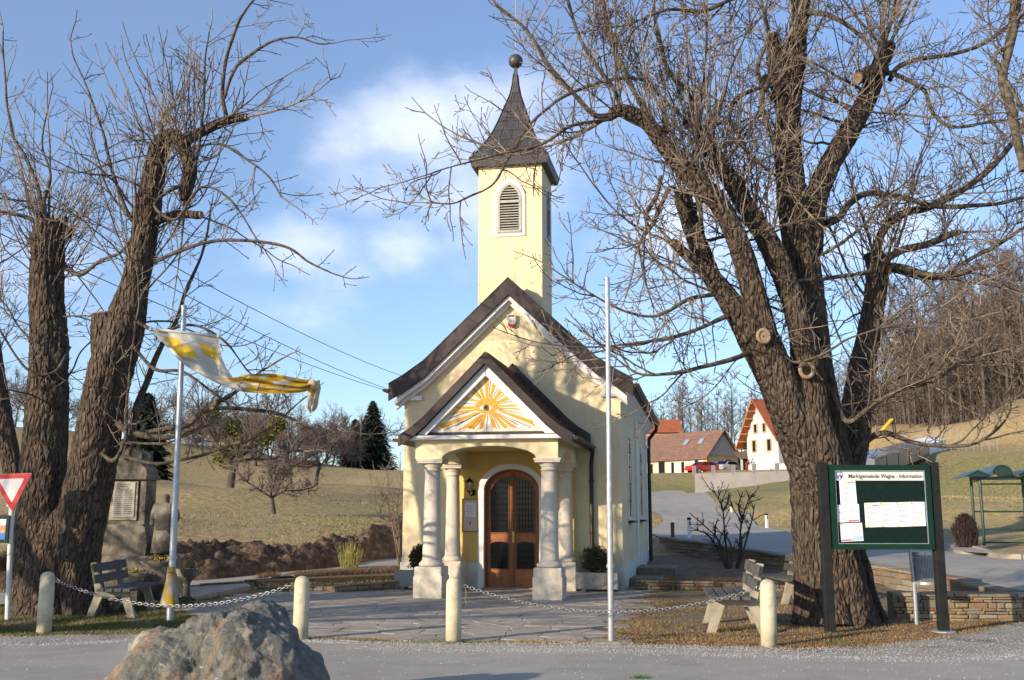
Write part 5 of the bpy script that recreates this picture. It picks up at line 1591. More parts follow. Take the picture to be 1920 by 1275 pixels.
# medium branches traced from the photograph
med = [
    [(1548, 420, 16.1, 12), (1575, 408, 16.2, 11), (1591, 384, 16.2, 10), (1625, 361, 16.2, 9), (1682, 369, 16.3, 8), (1746, 384, 16.4, 8), (1840, 386, 16.6, 6), (1925, 369, 16.8, 5)],
    [(1640, 478, 16.9, 14), (1660, 425, 16.8, 12), (1700, 399, 16.7, 12), (1742, 388, 16.6, 11), (1802, 358, 16.5, 10), (1859, 312, 16.4, 9), (1896, 271, 16.4, 8), (1925, 220, 16.4, 7), (1960, 120, 16.4, 5)],
    [(1290, 225, 15.7, 8), (1290, 177, 15.6, 8), (1255, 130, 15.5, 7), (1236, 64, 15.5, 6), (1226, 0, 15.5, 5), (1215, -80, 15.5, 4)],
    [(1644, 142, 16.5, 7), (1678, 139, 16.3, 7), (1727, 166, 16.1, 6), (1746, 207, 16.0, 6), (1787, 237, 15.9, 5), (1850, 232, 15.8, 5), (1925, 222, 15.7, 4)],
    [(1668, 150, 16.5, 7), (1682, 128, 16.6, 7), (1727, 109, 16.6, 7), (1802, 98, 16.6, 6), (1859, 72, 16.7, 6), (1925, 20, 16.8, 5)],
    [(1143, 216, 14.9, 8), (1112, 214, 14.8, 8), (1077, 176, 14.7, 7), (1031, 128, 14.6, 7), (1000, 80, 14.5, 6), (975, 45, 14.5, 5), (925, 0, 14.4, 4)],
    [(1165, 205, 14.9, 7), (1150, 165, 14.8, 7), (1120, 130, 14.7, 6), (1090, 80, 14.6, 5), (1068, 20, 14.5, 5), (1050, -60, 14.4, 4)],
    [(1225, 235, 14.9, 9), (1190, 175, 14.8, 8), (1165, 120, 14.8, 7), (1145, 70, 14.8, 6), (1130, 0, 14.8, 6), (1120, -80, 14.8, 4)],
    [(1250, 250, 15.0, 7), (1225, 160, 15.3, 6), (1150, 148, 15.2, 5), (1052, 183, 15.0, 5), (997, 229, 14.8, 4), (954, 297, 14.7, 4), (925, 344, 14.6, 3.4), (880, 365, 14.6, 3), (845, 382, 14.6, 2.4), (800, 380, 14.6, 1.6)],
    [(1145, 222, 14.9, 6), (1069, 238, 14.7, 5), (1030, 262, 14.6, 4.5), (985, 280, 14.5, 4), (925, 292, 14.4, 3), (860, 310, 14.3, 2.6), (800, 328, 14.3, 1.8)],
    [(1313, 246, 15.7, 8), (1345, 232, 15.6, 8), (1377, 238, 15.5, 7), (1400, 282, 15.4, 6), (1441, 320, 15.3, 5), (1470, 345, 15.2, 4)],
    [(1366, 232, 15.8, 6), (1373, 196, 15.8, 7), (1411, 169, 15.6, 6), (1479, 158, 15.4, 5), (1539, 181, 15.4, 5), (1622, 207, 15.4, 4), (1700, 215, 15.4, 3)],
    [(1590, 800, 16.3, 10), (1632, 765, 16.1, 9), (1671, 735, 15.9, 9), (1749, 710, 15.8, 8), (1827, 667, 15.7, 6), (1900, 655, 15.6, 4), (1960, 640, 15.6, 3)],
    [(1600, 850, 16.2, 8), (1650, 812, 16.0, 8), (1710, 830, 15.8, 6), (1788, 836, 15.7, 5), (1847, 824, 15.6, 4), (1890, 780, 15.6, 3), (1905, 715, 15.6, 2)],
    [(1560, 735, 15.6, 8), (1590, 790, 15.4, 7), (1640, 755, 15.2, 6), (1700, 725, 15.1, 5), (1760, 700, 15.0, 4), (1790, 650, 15.0, 3)],
    [(1372, 588, 15.3, 8), (1340, 603, 15.1, 7), (1310, 615, 14.9, 6), (1259, 636, 14.7, 5), (1200, 643, 14.6, 4), (1130, 650, 14.5, 2.5)],
    [(1400, 662, 15.3, 8), (1360, 678, 15.0, 7), (1310, 690, 14.8, 6), (1259, 702, 14.7, 5), (1200, 700, 14.6, 3.5), (1140, 660, 14.6, 2.5)],
    [(1350, 550, 15.3, 7), (1298, 557, 15.1, 6), (1251, 585, 14.9, 5), (1200, 592, 14.8, 4), (1120, 560, 14.7, 3), (1060, 520, 14.7, 2)],
    [(1292, 400, 15.8, 7), (1258, 350, 15.4, 6), (1240, 380, 15.3, 7), (1225, 420, 15.3, 7), (1205, 450, 15.2, 5), (1190, 485, 15.1, 3)],
    [(1240, 330, 15.1, 8), (1232, 370, 15.1, 7), (1212, 400, 15.0, 7), (1215, 425, 15.0, 5)],
    [(1310, 460, 15.7, 6), (1313, 400, 15.6, 7), (1300, 330, 15.6, 5), (1310, 240, 15.6, 5), (1322, 120, 15.7, 4), (1325, 10, 15.7, 3)],
    [(1645, 500, 16.8, 10), (1690, 500, 16.7, 11), (1740, 515, 16.6, 9), (1800, 512, 16.5, 8), (1828, 503, 16.5, 8)],
    [(1645, 500, 16.8, 10), (1690, 470, 16.7, 11), (1745, 455, 16.7, 10), (1798, 436, 16.7, 9)],
    [(1640, 508, 16.6, 8), (1600, 515, 16.3, 6), (1560, 522, 16.0, 6), (1495, 527, 15.4, 4)],
    [(1650, 500, 16.9, 9), (1750, 520, 16.8, 7), (1850, 470, 16.7, 6), (1960, 400, 16.6, 4)],
    [(1920, 320, 14.6, 12), (1895, 200, 14.7, 14), (1880, 150, 14.8, 13), (1890, 90, 14.9, 14), (1905, 20, 15.0, 16), (1910, -60, 15.0, 13)],
    [(1890, 90, 14.9, 8), (1868, 110, 14.8, 6), (1900, 170, 14.7, 5), (1950, 250, 14.6, 4)],
    [(1665, 90, 16.5, 8), (1655, 60, 16.5, 8), (1660, 10, 16.5, 7), (1675, -60, 16.5, 5)],
    [(1645, 120, 16.4, 7), (1665, 60, 16.2, 6), (1690, -10, 16.1, 5), (1700, -90, 16.0, 3)],
    [(1500, 20, 16.0, 8), (1560, 30, 15.6, 7), (1610, 65, 15.4, 6), (1650, 120, 15.3, 4)],
    [(1450, 190, 15.8, 7), (1420, 130, 15.6, 6), (1440, 60, 15.5, 5), (1420, -30, 15.5, 4)],
    [(1478, 330, 15.8, 8), (1430, 205, 15.5, 7), (1440, 150, 15.3, 6), (1470, 100, 15.2, 4)],
    [(1500, 0, 16.0, 7), (1400, -10, 15.6, 6), (1320, 20, 15.4, 6), (1250, 20, 15.3, 5), (1190, 40, 15.2, 3)],
]
for k, pts_ in enumerate(med):
    pts_ = [(a_, b_, c_, d_ * 0.66) for a_, b_, c_, d_ in pts_]
    C = bark_part('branch', pts_, tc_, TO, bark_l, seed=9.1 + k * 1.7, amp=0.008)
    sprout(tw, C, 4.6, (0.5, 1.7), up=(0.1, 0.7), bias=(0, 0, 0.45), r0=0.011)
    for q in range(0 if C[:, 0].min() < 0.9 else 3 if len(C) > 30 else 2):
        j = tw.r.randint(len(C) // 4, len(C) - 2); dd = C[j + 1, :3] - C[j, :3]; dd /= np.linalg.norm(dd)
        auto_limb(tw, tc_, TO, bark_l, C[j, :3], dd * 0.9 + tw.perp(dd) * 0.8 + np.array([0, 0, 0.1]), tw.r.uniform(0.9, 2.0), 0.015, tw.r.uniform(0.0, 0.5), q + k, 4.0, (0.3, 1.1), up=(0.1, 0.8), bias=(0, 0, 0.35), r0=0.009)
r3 = np.random.RandomState(5)
# further boughs all round the crown
for nm, cnt, Lr_, upb in [('s1', 4, (1.5, 2.8), 0.1), ('s1b', 4, (1.6, 3.0), 0.5), ('s2', 6, (1.4, 3.0), 0.5), ('s3', 4, (1.4, 2.8), 0.6), ('s4', 10, (1.8, 3.6), 0.35), ('s5', 7, (1.6, 3.4), 0.35), ('s6', 8, (1.8, 3.8), 0.3)]:
    C = limbs[nm]
    for q in range(cnt):
        t = r3.uniform(0.45 if nm not in ('s6', 's4') else 0.35, 0.99)
        j = int(t * (len(C) - 2)); p = C[j, :3]
        if p[2] < 2.9: continue
        a = r3.uniform(0, 2 * PI)
        d = np.array([math.cos(a) * 1.0, math.sin(a) * 0.9, r3.uniform(-0.1, 0.8) + upb * 0.5])
        auto_limb(tw, tc_, TO, bark_l, p, d, r3.uniform(*Lr_), r3.uniform(0.016, 0.032), r3.uniform(0.05, 0.35), q * 3.3 + j, 3.0, (0.4, 1.4), up=(0.1, 0.7), bias=(0, 0, 0.45), r0=0.010)
# upright suckers on the pollarded heads
for nm, dn, Lr_ in [('s1', 1.5, (0.5, 1.6)), ('s1b', 5, (1.2, 3.0)), ('s2', 6, (1.2, 3.4)), ('s3', 5, (1.2, 3.4)), ('s4', 2.5, (1.0, 2.8)), ('s5', 6, (1.2, 3.4)), ('s6', 4.5, (1.0, 3.2))]:
    sprout(tw, limbs[nm], dn, Lr_, up=(0.25, 0.8), bias=(0, 0, 1.9), t0=0.62, r0=0.014, along=0.15, wob=0.04, fdens=0.38)
    sprout(tw, limbs[nm], 1.0, (0.5, 1.4), up=(0.2, 0.9), bias=(0, 0, 0.2), t0=0.35, r0=0.009)
tw.build('twigs', twig_m, tc_, TO)

# ---- the old double-stemmed tree on the left
tl = thing('lime_tree', 'old bare tree with two thick broken-off stems behind the left bench', 'tree', tuple(P(110, 1146)))
LO = tuple(tl.location)
tw = Twigs(33)
L = {}
YL = 17.6
bark_part('trunk', [(104, 1160, YL, 92), (104, 1130, YL, 76), (108, 1080, YL, 68), (112, 1020, YL, 56), (116, 965, YL + 0.05, 36), (118, 920, YL + 0.1, 12)], tl, LO, bark, n=60, around=110, amp=0.036, seed=2.2, lump=0.12)
L['a'] = bark_part('stem', [(62, 1150, 17.5, 40), (66, 1060, 17.5, 42), (78, 960, 17.6, 42), (82, 870, 17.7, 40), (88, 760, 17.8, 37), (92, 660, 17.9, 33), (88, 560, 18.0, 31), (90, 480, 18.0, 32), (92, 436, 18.0, 31), (92, 415, 18.0, 24)], tl, LO, bark, seed=4.2, amp=0.032)
L['b'] = bark_part('stem', [(150, 1152, 17.4, 44), (140, 1060, 17.4, 44), (150, 980, 17.3, 44), (170, 890, 17.2, 42), (188, 790, 17.1, 40), (207, 690, 17.0, 41), (232, 610, 17.0, 36), (252, 540, 17.0, 28), (268, 460, 17.0, 25), (279, 392, 17.0, 24), (290, 320, 17.0, 21), (303, 272, 17.0, 18), (325, 257, 17.0, 15), (346, 280, 16.9, 13), (356, 318, 16.9, 13), (350, 352, 16.9, 13), (348, 376, 16.9, 10)], tl, LO, bark, seed=6.4, amp=0.030)
bark_part('stem', [(205, 700, 17.0, 30), (198, 640, 17.0, 27), (198, 590, 17.0, 25)], tl, LO, bark, seed=7.4, cut=True)
L['c'] = bark_part('stem', [(60, 935, 18.3, 20), (30, 900, 18.4, 18), (8, 800, 18.5, 17), (-8, 700, 18.6, 16), (-20, 600, 18.7, 13), (-40, 480, 18.7, 9), (-45, 340, 18.7, 6)], tl, LO, bark, seed=8.4)
bark_part('root_flare', [(186, 1156, 17.3, 22), (176, 1100, 17.35, 18), (166, 1010, 17.35, 14), (156, 930, 17.4, 4)], tl, LO, bark, seed=1.9, amp=0.025)
bark_part('root_flare', [(28, 1152, 17.5, 20), (44, 1090, 17.5, 18), (54, 1010, 17.5, 12), (66, 940, 17.6, 4)], tl, LO, bark, seed=2.9, amp=0.025)
# torn splinters on the broken top
m = MB()
for (px, py, rr, tx, ty) in [(120, 430, 8, 124, 402), (108, 424, 9, 112, 400), (128, 432, 6, 134, 426), (80, 420, 7, 76, 398), (96, 418, 8, 100, 402)]:
    a, b = at_y(px, py + 14, 17.95), at_y(tx, ty, 17.95)
    m.tube([a, (a + b) / 2, b], [rr * 18 / FPX, rr * 13 / FPX, 0.01], 6)
m.build('torn_splinters', bark, tl, off=LO)
bark_part('stub', [(282, 415, 17.0, 12), (310, 408, 16.9, 9), (340, 401, 16.9, 8), (376, 403, 16.8, 8)], tl, LO, bark, seed=9.1, cut=True)
L['d'] = bark_part('branch', [(325, 268, 17.0, 12), (348, 262, 16.9, 11), (380, 246, 16.8, 10), (412, 231, 16.8, 9), (440, 224, 16.8, 8), (462, 219, 16.7, 7)], tl, LO, bark, seed=9.9, cut=True, amp=0.012)
medl = [
    [(427, 226, 16.8, 6), (418, 180, 16.8, 6), (422, 129, 16.7, 5), (435, 71, 16.7, 5), (463, 16, 16.7, 4), (500, -20, 16.7, 3)],
    [(420, 185, 16.8, 5), (436, 140, 16.7, 5), (455, 114, 16.7, 4.5), (510, 78, 16.6, 4), (557, 70, 16.5, 3), (600, 84, 16.5, 2), (640, 78, 16.5, 1.4)],
    [(290, 492, 16.9, 6), (333, 471, 16.8, 5), (392, 453, 16.7, 5), (451, 451, 16.6, 4.5), (529, 459, 16.5, 4), (576, 490, 16.5, 3), (622, 512, 16.4, 2)],
    [(275, 810, 16.9, 6), (345, 797, 16.8, 9), (381, 770, 16.7, 7), (414, 767, 16.6, 6), (496, 770, 16.5, 5), (546, 784, 16.4, 4), (579, 800, 16.4, 3), (635, 807, 16.3, 2)],
    [(345, 797, 16.8, 7), (390, 765, 16.7, 7), (430, 742, 16.6, 6), (452, 726, 16.5, 5), (500, 690, 16.4, 3)],
    [(240, 860, 17.1, 11), (255, 770, 17.5, 10), (279, 705, 17.6, 9), (299, 655, 17.7, 8), (332, 599, 17.8, 6), (351, 540, 17.8, 5), (375, 480, 17.8, 4), (390, 430, 17.8, 3)],
    [(190, 850, 16.9, 5), (212, 866, 16.8, 7), (228, 838, 16.7, 6), (237, 800, 16.7, 5), (238, 744, 16.7, 4), (247, 678, 16.7, 3), (255, 600, 16.7, 2)],
    [(233, 830, 16.7, 5), (299, 832, 16.5, 4), (342, 820, 16.4, 3.4), (400, 790, 16.3, 2.4)],
    [(232, 855, 16.7, 5), (290, 868, 16.5, 5), (361, 858, 16.4, 4.5), (430, 833, 16.3, 4), (473, 822, 16.2, 3.6), (529, 784, 16.1, 3), (575, 744, 16.1, 2)],
    [(473, 822, 16.2, 3), (520, 842, 16.1, 2.6), (570, 846, 16.0, 2)],
    [(215, 790, 17.0, 9), (250, 812, 16.8, 9), (320, 818, 16.7, 7), (380, 800, 16.6, 5)],
    [(118, 500, 18.0, 7), (150, 515, 17.8, 6), (190, 490, 17.6, 5), (230, 470, 17.5, 4), (250, 440, 17.5, 3)],
    [(88, 430, 18.0, 7), (50, 408, 17.9, 6), (20, 400, 17.8, 5), (-20, 390, 17.7, 4)],
    [(90, 430, 18.0, 7), (82, 380, 17.9, 6), (96, 330, 17.8, 4), (78, 270, 17.8, 3), (90, 200, 17.8, 2)],
    [(88, 420, 18.0, 7), (70, 350, 18.0, 6), (50, 300, 18.0, 5), (20, 240, 18.0, 4), (10, 150, 18.0, 3), (6, 60, 18, 2)],
    [(280, 440, 17.0, 6), (240, 400, 16.9, 6), (205, 310, 16.8, 5), (190, 240, 16.8, 4), (165, 170, 16.8, 3), (135, 95, 16.8, 2)],
    [(305, 265, 17.0, 5), (303, 232, 17.0, 5), (312, 212, 17.0, 3)],
    [(345, 340, 16.9, 6), (362, 320, 16.8, 6), (372, 280, 16.7, 5), (380, 220, 16.7, 4), (385, 120, 16.7, 3), (392, 60, 16.7, 2)],
    [(350, 345, 16.9, 6), (320, 355, 16.7, 6), (290, 385, 16.6, 5), (330, 410, 16.5, 4), (380, 350, 16.4, 4), (430, 375, 16.3, 3), (470, 430, 16.3, 2)],
    [(340, 290, 16.9, 6), (400, 270, 16.7, 4), (450, 290, 16.6, 4), (500, 330, 16.5, 3), (530, 370, 16.4, 2)],
    [(130, 650, 17.9, 6), (100, 700, 17.6, 6), (50, 690, 17.4, 4), (0, 620, 17.3, 3)],
    [(250, 600, 16.9, 6), (300, 620, 16.7, 5), (360, 610, 16.6, 4), (420, 640, 16.5, 3), (470, 700, 16.5, 2)],
    [(240, 640, 16.9, 5), (290, 690, 16.6, 5), (350, 700, 16.5, 4), (430, 760, 16.4, 3)],
]
for k, pts_ in enumerate(medl):
    pts_ = [(a_, b_, c_, d_ * 0.66) for a_, b_, c_, d_ in pts_]
    C = bark_part('branch', pts_, tl, LO, bark_l, seed=29.1 + k * 1.7, amp=0.007)
    sprout(tw, C, 3.2, (0.35, 1.1), up=(0.1, 0.9), bias=(0, 0, 0.35), r0=0.009, fdens=0.9)
r3 = np.random.RandomState(15)
for nm, cnt, Lr_ in [('a', 9, (1.2, 2.6)), ('b', 16, (1.2, 2.8)), ('c', 8, (1.2, 2.6)), ('d', 2, (0.8, 1.6))]:
    C = L[nm]
    for q in range(cnt):
        t = r3.uniform(0.5, 0.98)
        j = int(t * (len(C) - 2)); p = C[j, :3]
        if p[2] < 2.7: continue
        a = r3.uniform(0, 2 * PI)
        d = np.array([math.cos(a), math.sin(a) * 0.9, r3.uniform(-0.1, 0.8)])
        auto_limb(tw, tl, LO, bark_l, p, d, r3.uniform(*Lr_), r3.uniform(0.014, 0.026), r3.uniform(0.05, 0.35), q * 3.3 + j, 2.8, (0.3, 1.0), up=(0.1, 0.8), bias=(0, 0, 0.4), r0=0.009, fdens=0.9)
sprout(tw, L['a'], 8, (1.3, 3.2), up=(0.15, 0.5), bias=(0, 0, 2.0), t0=0.78, r0=0.013, wob=0.035, along=0.1, fdens=0.42)
sprout(tw, L['b'], 5.5, (1.3, 3.0), up=(0.15, 0.5), bias=(0, 0, 2.1), t0=0.55, r0=0.012, wob=0.035, along=0.1, fdens=0.42)
sprout(tw, L['b'], 2.4, (0.4, 1.2), up=(0.2, 0.8), bias=(0, 0, 0.1), t0=0.3, r0=0.009)
sprout(tw, L['a'], 1.8, (0.4, 1.2), up=(0.2, 0.8), bias=(0, 0, 0.1), t0=0.4, r0=0.009)
sprout(tw, L['c'], 4, (0.8, 2.2), up=(0.2, 0.7), bias=(0, 0, 1.2), t0=0.4, r0=0.012, fdens=0.8)
sprout(tw, L['d'], 5, (0.8, 2.2), up=(0.2, 0.7), bias=(0, 0, 1.6), t0=0.0, r0=0.012, wob=0.05, fdens=0.75)
tw.build('twigs', twig_m, tl, LO)


# ---- generic bare trees for the orchard, the wood and the rows behind the houses
def bare_tree_meshes(seed, h, spread, n_main, trunk_r, kind='wood', detail=1.0):
    tw = Twigs(seed); r_ = tw.r
    mb = MB()
    if kind == 'wood':      # tall, narrow woodland tree
        P, D = tw.shoot((0, 0, -0.3), (r_.randn() * .04, r_.randn() * .04, 1), h, 12, 0.1, 0.03)
        rad = np.linspace(trunk_r, 0.03, 13)
        mb.tube([tuple(p) for p in P], list(rad), 7)
        for q in range(n_main):
            t = 0.28 + 0.7 * (q + r_.rand()) / n_main
            j = min(int(t * 12), 11); a = r_.rand() * 2 * PI
            d = np.array([math.cos(a), math.sin(a), r_.uniform(0.5, 1.1)])
            l = h * r_.uniform(0.13, 0.30) * (1.15 - t * 0.7) * spread
            P2, D2 = tw.shoot(P[j], d, l, 7, 0.15, 0.09)
            tw.line(P2, np.linspace(0.05, 0.018, 8), 4)
            for _ in range(int(6 * detail)):
                k = r_.randint(1, 7); a3 = tw.perp(D2[k])
                P3, D3 = tw.shoot(P2[k], D2[k] * 0.7 + a3 * 0.8 + np.array([0, 0, .3]), l * r_.uniform(0.25, 0.55), 5, 0.2, 0.14)
                tw.line(P3, np.linspace(0.022, 0.012, 6), 3)
                for _ in range(int(4 * detail)):
                    k4 = r_.randint(1, 5); a4 = tw.perp(D3[k4])
                    P4, _d = tw.shoot(P3[k4], D3[k4] * 0.7 + a4 * 0.8, l * r_.uniform(0.10, 0.26), 3, 0.3, 0.15)
                    tw.line(P4, np.linspace(0.014, 0.009, 4), 3)
    else:                   # low spreading orchard tree
        th = h * 0.28
        P, D = tw.shoot((0, 0, -0.2), (r_.randn() * .12, r_.randn() * .12, 1), th + 0.2, 5, 0.0, 0.06)
        mb.tube([tuple(p) for p in P], list(np.linspace(trunk_r * 1.25, trunk_r * 0.85, 6)), 9)
        for q in range(n_main):
            a = 2 * PI * (q + r_.rand() * .7) / n_main
            d = np.array([math.cos(a), math.sin(a), r_.uniform(0.35, 1.0)])
            l = h * r_.uniform(0.55, 0.8) * spread
            P2, D2 = tw.shoot(P[-1], d, l, 9, 0.12, 0.16)
            mb.tube([tuple(p) for p in P2], list(np.linspace(trunk_r * 0.5, 0.03, 10)), 6)
            for _ in range(int(11 * detail)):
                k = r_.randint(2, 10); k = min(k, 9); a3 = tw.perp(D2[k])
                P3, D3 = tw.shoot(P2[k], D2[k] * 0.6 + a3 * 0.9 + np.array([0, 0, .3]), l * r_.uniform(0.2, 0.45), 6, 0.25, 0.18)
                tw.line(P3, np.linspace(0.028, 0.012, 7), 4)
                for _ in range(int(6 * detail)):
                    k4 = r_.randint(1, 6); a4 = tw.perp(D3[k4])
                    P4, D4 = tw.shoot(P3[k4], D3[k4] * 0.6 + a4 * 0.9 + np.array([0, 0, .3]), l * r_.uniform(0.08, 0.22), 4, 0.5, 0.2)
                    tw.line(P4, np.linspace(0.014, 0.008, 5), 3)
                    for _ in range(int(2 * detail)):
                        k5 = r_.randint(1, 4); P5, _d = tw.shoot(P4[k5], D4[k5] + tw.perp(D4[k5]), l * 0.06, 3, 0.5, 0.2)
                        tw.line(P5, np.linspace(0.009, 0.007, 4), 3)
    return mb, tw


def make_bare_tree(name, label, cat, seed, h, spread, n_main, trunk_r, kind, detail=1.0, group=None):
    t = thing(name, label, cat, (0, 0, 0), 0, group)
    mb, tw = bare_tree_meshes(seed, h, spread, n_main, trunk_r, kind, detail)
    mb.build('trunk', far_bark, t, smooth=True)
    tw.build('crown', far_twig, t, (0, 0, 0), kind=None)
    return t


wood_protos = [make_bare_tree('woodland_tree', 'x', 'tree', 100 + i, 15 + 2 * (i % 3), 1.0 + 0.25 * (i % 2), 26, 0.15, 'wood', 1.0, 'bare trees at the edge of the hillside wood') for i in range(5)]
rw = random.Random(9)
spots = []
# edge of the wood on the right: follows the foot line seen in the photograph
foot = [(1560, 800, 150), (1640, 790, 145), (1700, 788, 128), (1745, 775, 124), (1790, 752, 120), (1840, 735, 116), (1890, 712, 112), (1940, 695, 110), (2010, 665, 110), (2090, 640, 112)]
def foot_at(u):
    i = min(int(u), len(foot) - 2); f = u - i
    return [foot[i][k] * (1 - f) + foot[i + 1][k] * f for k in range(3)]
for rowi, (cnt, back) in enumerate([(26, 0), (26, 7), (24, 15), (24, 25), (20, 38)]):
    for q in range(cnt):
        px, py, Y = foot_at((q + rw.random() * 0.8) / cnt * (len(foot) - 1.01))
        Y += back + rw.uniform(-2, 2)
        x = (px - 960) / FPX * (Y * math.cos(PT)) * 1.0 + rw.uniform(-1, 1)
        spots.append((x, Y, rw.uniform(0.85, 1.25) * (0.75 if px < 1700 else 1.0), 'w'))
first = {}
def put_tree(protos, used, x, y, s, label, group, nm):
    i = rw.randrange(len(protos))
    if i not in used:
        o = protos[i]; used.add(i)
    else:
        o = copy_tree(protos[i])
    o.location = (x, y, gz(x, y) - 0.15); o.rotation_euler = (0, 0, rw.random() * 6.28); o.scale = (s, s, s)
    o['label'] = label
    if group: o['group'] = group
    elif 'group' in o: del o['group']
    return o
used_w = set()
for (x, y, s, _) in sorted(spots, key=lambda t: t[1]):
    put_tree(wood_protos, used_w, x, y, s, 'tall thin bare tree in the wood on the right hillside', 'bare trees of the hillside wood', 'w')
for i in range(52):    # behind the houses
    px = 1185 + i * 7.3 + rw.uniform(-5, 5); Y = rw.uniform(152, 200)
    x = (px - 960) / FPX * Y
    put_tree(wood_protos, used_w, x, Y, rw.uniform(0.62, 0.92) * (1.0 if px > 1260 else 0.85), 'tall thin bare tree standing behind the farmhouse roofs', 'bare trees behind the houses', 'w')
for p_, i in zip(wood_protos, range(5)):
    if i not in used_w: place(p_, (60 + i, 150, gz(60, 150)), label='tall thin bare tree in the wood on the right hillside')
# brushwood mass inside the wood
br = Twigs(77)
for i in range(4200):
    px, py, Y = foot_at(rw.random() * (len(foot) - 1.01)); Y += rw.uniform(-1, 40)
    x = (px - 960) / FPX * Y + rw.uniform(-2, 2)
    br.line(br.shoot((x, Y, 0), (br.r.randn() * .35, br.r.randn() * .35, 1), rw.uniform(1.5, 5.0), 4, 0, 0.1)[0], np.linspace(0.05, 0.02, 5), 3)
for key in br.sets:
    for A in br.sets[key]:
        A[:, 2] += gz_cache(A[0, 0], A[0, 1])
br.build('undergrowth', far_twig, None, (0, 0, 0))

orch = [('big orchard tree with yellow-green mistletoe clumps on the left meadow', 430, 917, 58, 5.6, 1.15, 7, 0.20, 201), ('small crooked fruit tree standing lowest on the left meadow', 515, 964, 48, 2.9, 1.05, 5, 0.10, 202),
        ('leaning fruit tree nearest the tall spruce on the meadow', 592, 906, 76, 4.4, 1.0, 6, 0.13, 203), ('fruit tree between the mistletoe tree and the leaning one', 508, 893, 80, 5.0, 1.1, 6, 0.15, 204),
        ('thin fruit tree behind the small crooked one', 545, 905, 74, 4.0, 1.1, 6, 0.10, 205)]
for (lab, px, py, Y, h, sp, nm_, tr, sd) in orch:
    t = make_bare_tree('fruit_tree', lab, 'tree', sd, h, sp, nm_, tr, 'orchard', 1.3)
    w_ = at_y(px, py, Y); t.location = (w_.x, w_.y, gz(w_.x, w_.y) - 0.05)
    if sd == 201:
        for (dx, dz, rr) in [(-0.2, 1.9, 0.75), (0.35, 2.4, 0.6), (-1.1, 4.2, 0.6), (1.9, 2.9, 0.6), (0.1, 3.4, 0.5), (2.6, 3.6, .45)]:
            V = []; F = []
            for k in range(520):
                v = nr.randn(3); v /= np.linalg.norm(v); v = v * rr * nr.rand() ** 0.4
                a = nr.randn(3) * 0.10; b = nr.randn(3) * 0.10
                c = v + np.array([dx, -0.2, dz]); V += [c, c + a, c + b]; F.append((3 * k, 3 * k + 1, 3 * k + 2))
            np_mesh('mistletoe_clump', V, F, mistle, t)
# far thicket along the crest and around the house on the left hill
thicket_label = 'dark bare bush in the thicket along the left skyline'
bp_ = [make_bare_tree('hedge_bush', thicket_label, 'bush', 300 + i, 4.5 + i, 1.0, 7, 0.08, 'orchard', 1.0, 'bare bushes along the left skyline') for i in range(3)]
ub = set()
for i in range(34):
    px = [-40, 30, 80, 120, 200, 330, 370, 400, 440, 470, 500, 530, 548, 570, 590, 610, 630, 645, 655, 668, 415, 455, 485, 300, 350, 160, 0, 60, 240, 280, 640, 620, 600, 650][i] + rw.uniform(-8, 8)
    Y = rw.uniform(100, 116)
    put_tree(bp_, ub, (px - 960) / FPX * Y, Y, rw.uniform(0.7, 1.35), thicket_label, 'bare bushes along the left skyline', 'b')
t = make_bare_tree('tall_bush', 'tall grey bare tree rising behind the mistletoe tree on the skyline', 'tree', 330, 8.5, 0.75, 9, 0.16, 'orchard', 1.3)
t.location = (at_y(480, 850, 96).x, 96, gz(at_y(480, 850, 96).x, 96))


# spruces
def spruce(label, x, y, h, seed, wid=0.30):
    t = thing('spruce_tree', label, 'tree', (x, y, gz(x, y) - 0.1))
    m = MB(); m.tube([(0, 0, 0), (0, 0, h * 0.5), (0, 0, h)], [0.22, 0.14, 0.02], 8); m.build('trunk', far_bark, t)
    r_ = np.random.RandomState(seed)
    V = []; F = []; n = 0
    for k in range(11000):
        z = h * (0.06 + 0.94 * (1 - r_.rand() ** 0.62))
        lay = (z * 1.35) % 1.0
        rad = wid * h * (1 - z / h) ** 0.82 * (0.72 + 0.28 * lay) * (0.8 + 0.4 * mnoise.noise(Vector((math.sin(z * 3), z * .7, seed))))
        a = r_.rand() * 2 * PI
        rr = rad * r_.rand() ** 0.45 * (1 + 0.16 * math.sin(a * 7 + z * 5))
        c = np.array([rr * math.cos(a), rr * math.sin(a), z - rr * 0.28])
        o_ = np.array([math.cos(a), math.sin(a), -0.35])
        s_ = np.array([-math.sin(a), math.cos(a), 0]) * r_.uniform(0.08, 0.2)
        L_ = r_.uniform(0.22, 0.55)
        V += [c - s_, c + s_ + r_.randn(3) * 0.04, c + o_ * L_ + r_.randn(3) * 0.07]; F.append((n, n + 1, n + 2)); n += 3
    np_mesh('foliage', V, F, spruce_m, t)
    return t
w_ = at_y(696, 893, 112); spruce('tall dark spruce alone on the left skyline beside the chapel', w_.x, w_.y, 8.0, 1, 0.54)
w_ = at_y(664, 889, 114); spruce('shorter dark spruce touching the left side of the tall skyline spruce', w_.x, w_.y, 5.6, 2, 0.48)
w_ = at_y(272, 850, 62); spruce('dark broad spruce behind the leaning tree stem and the monument', w_.x, w_.y, 5.4, 3, 0.42)
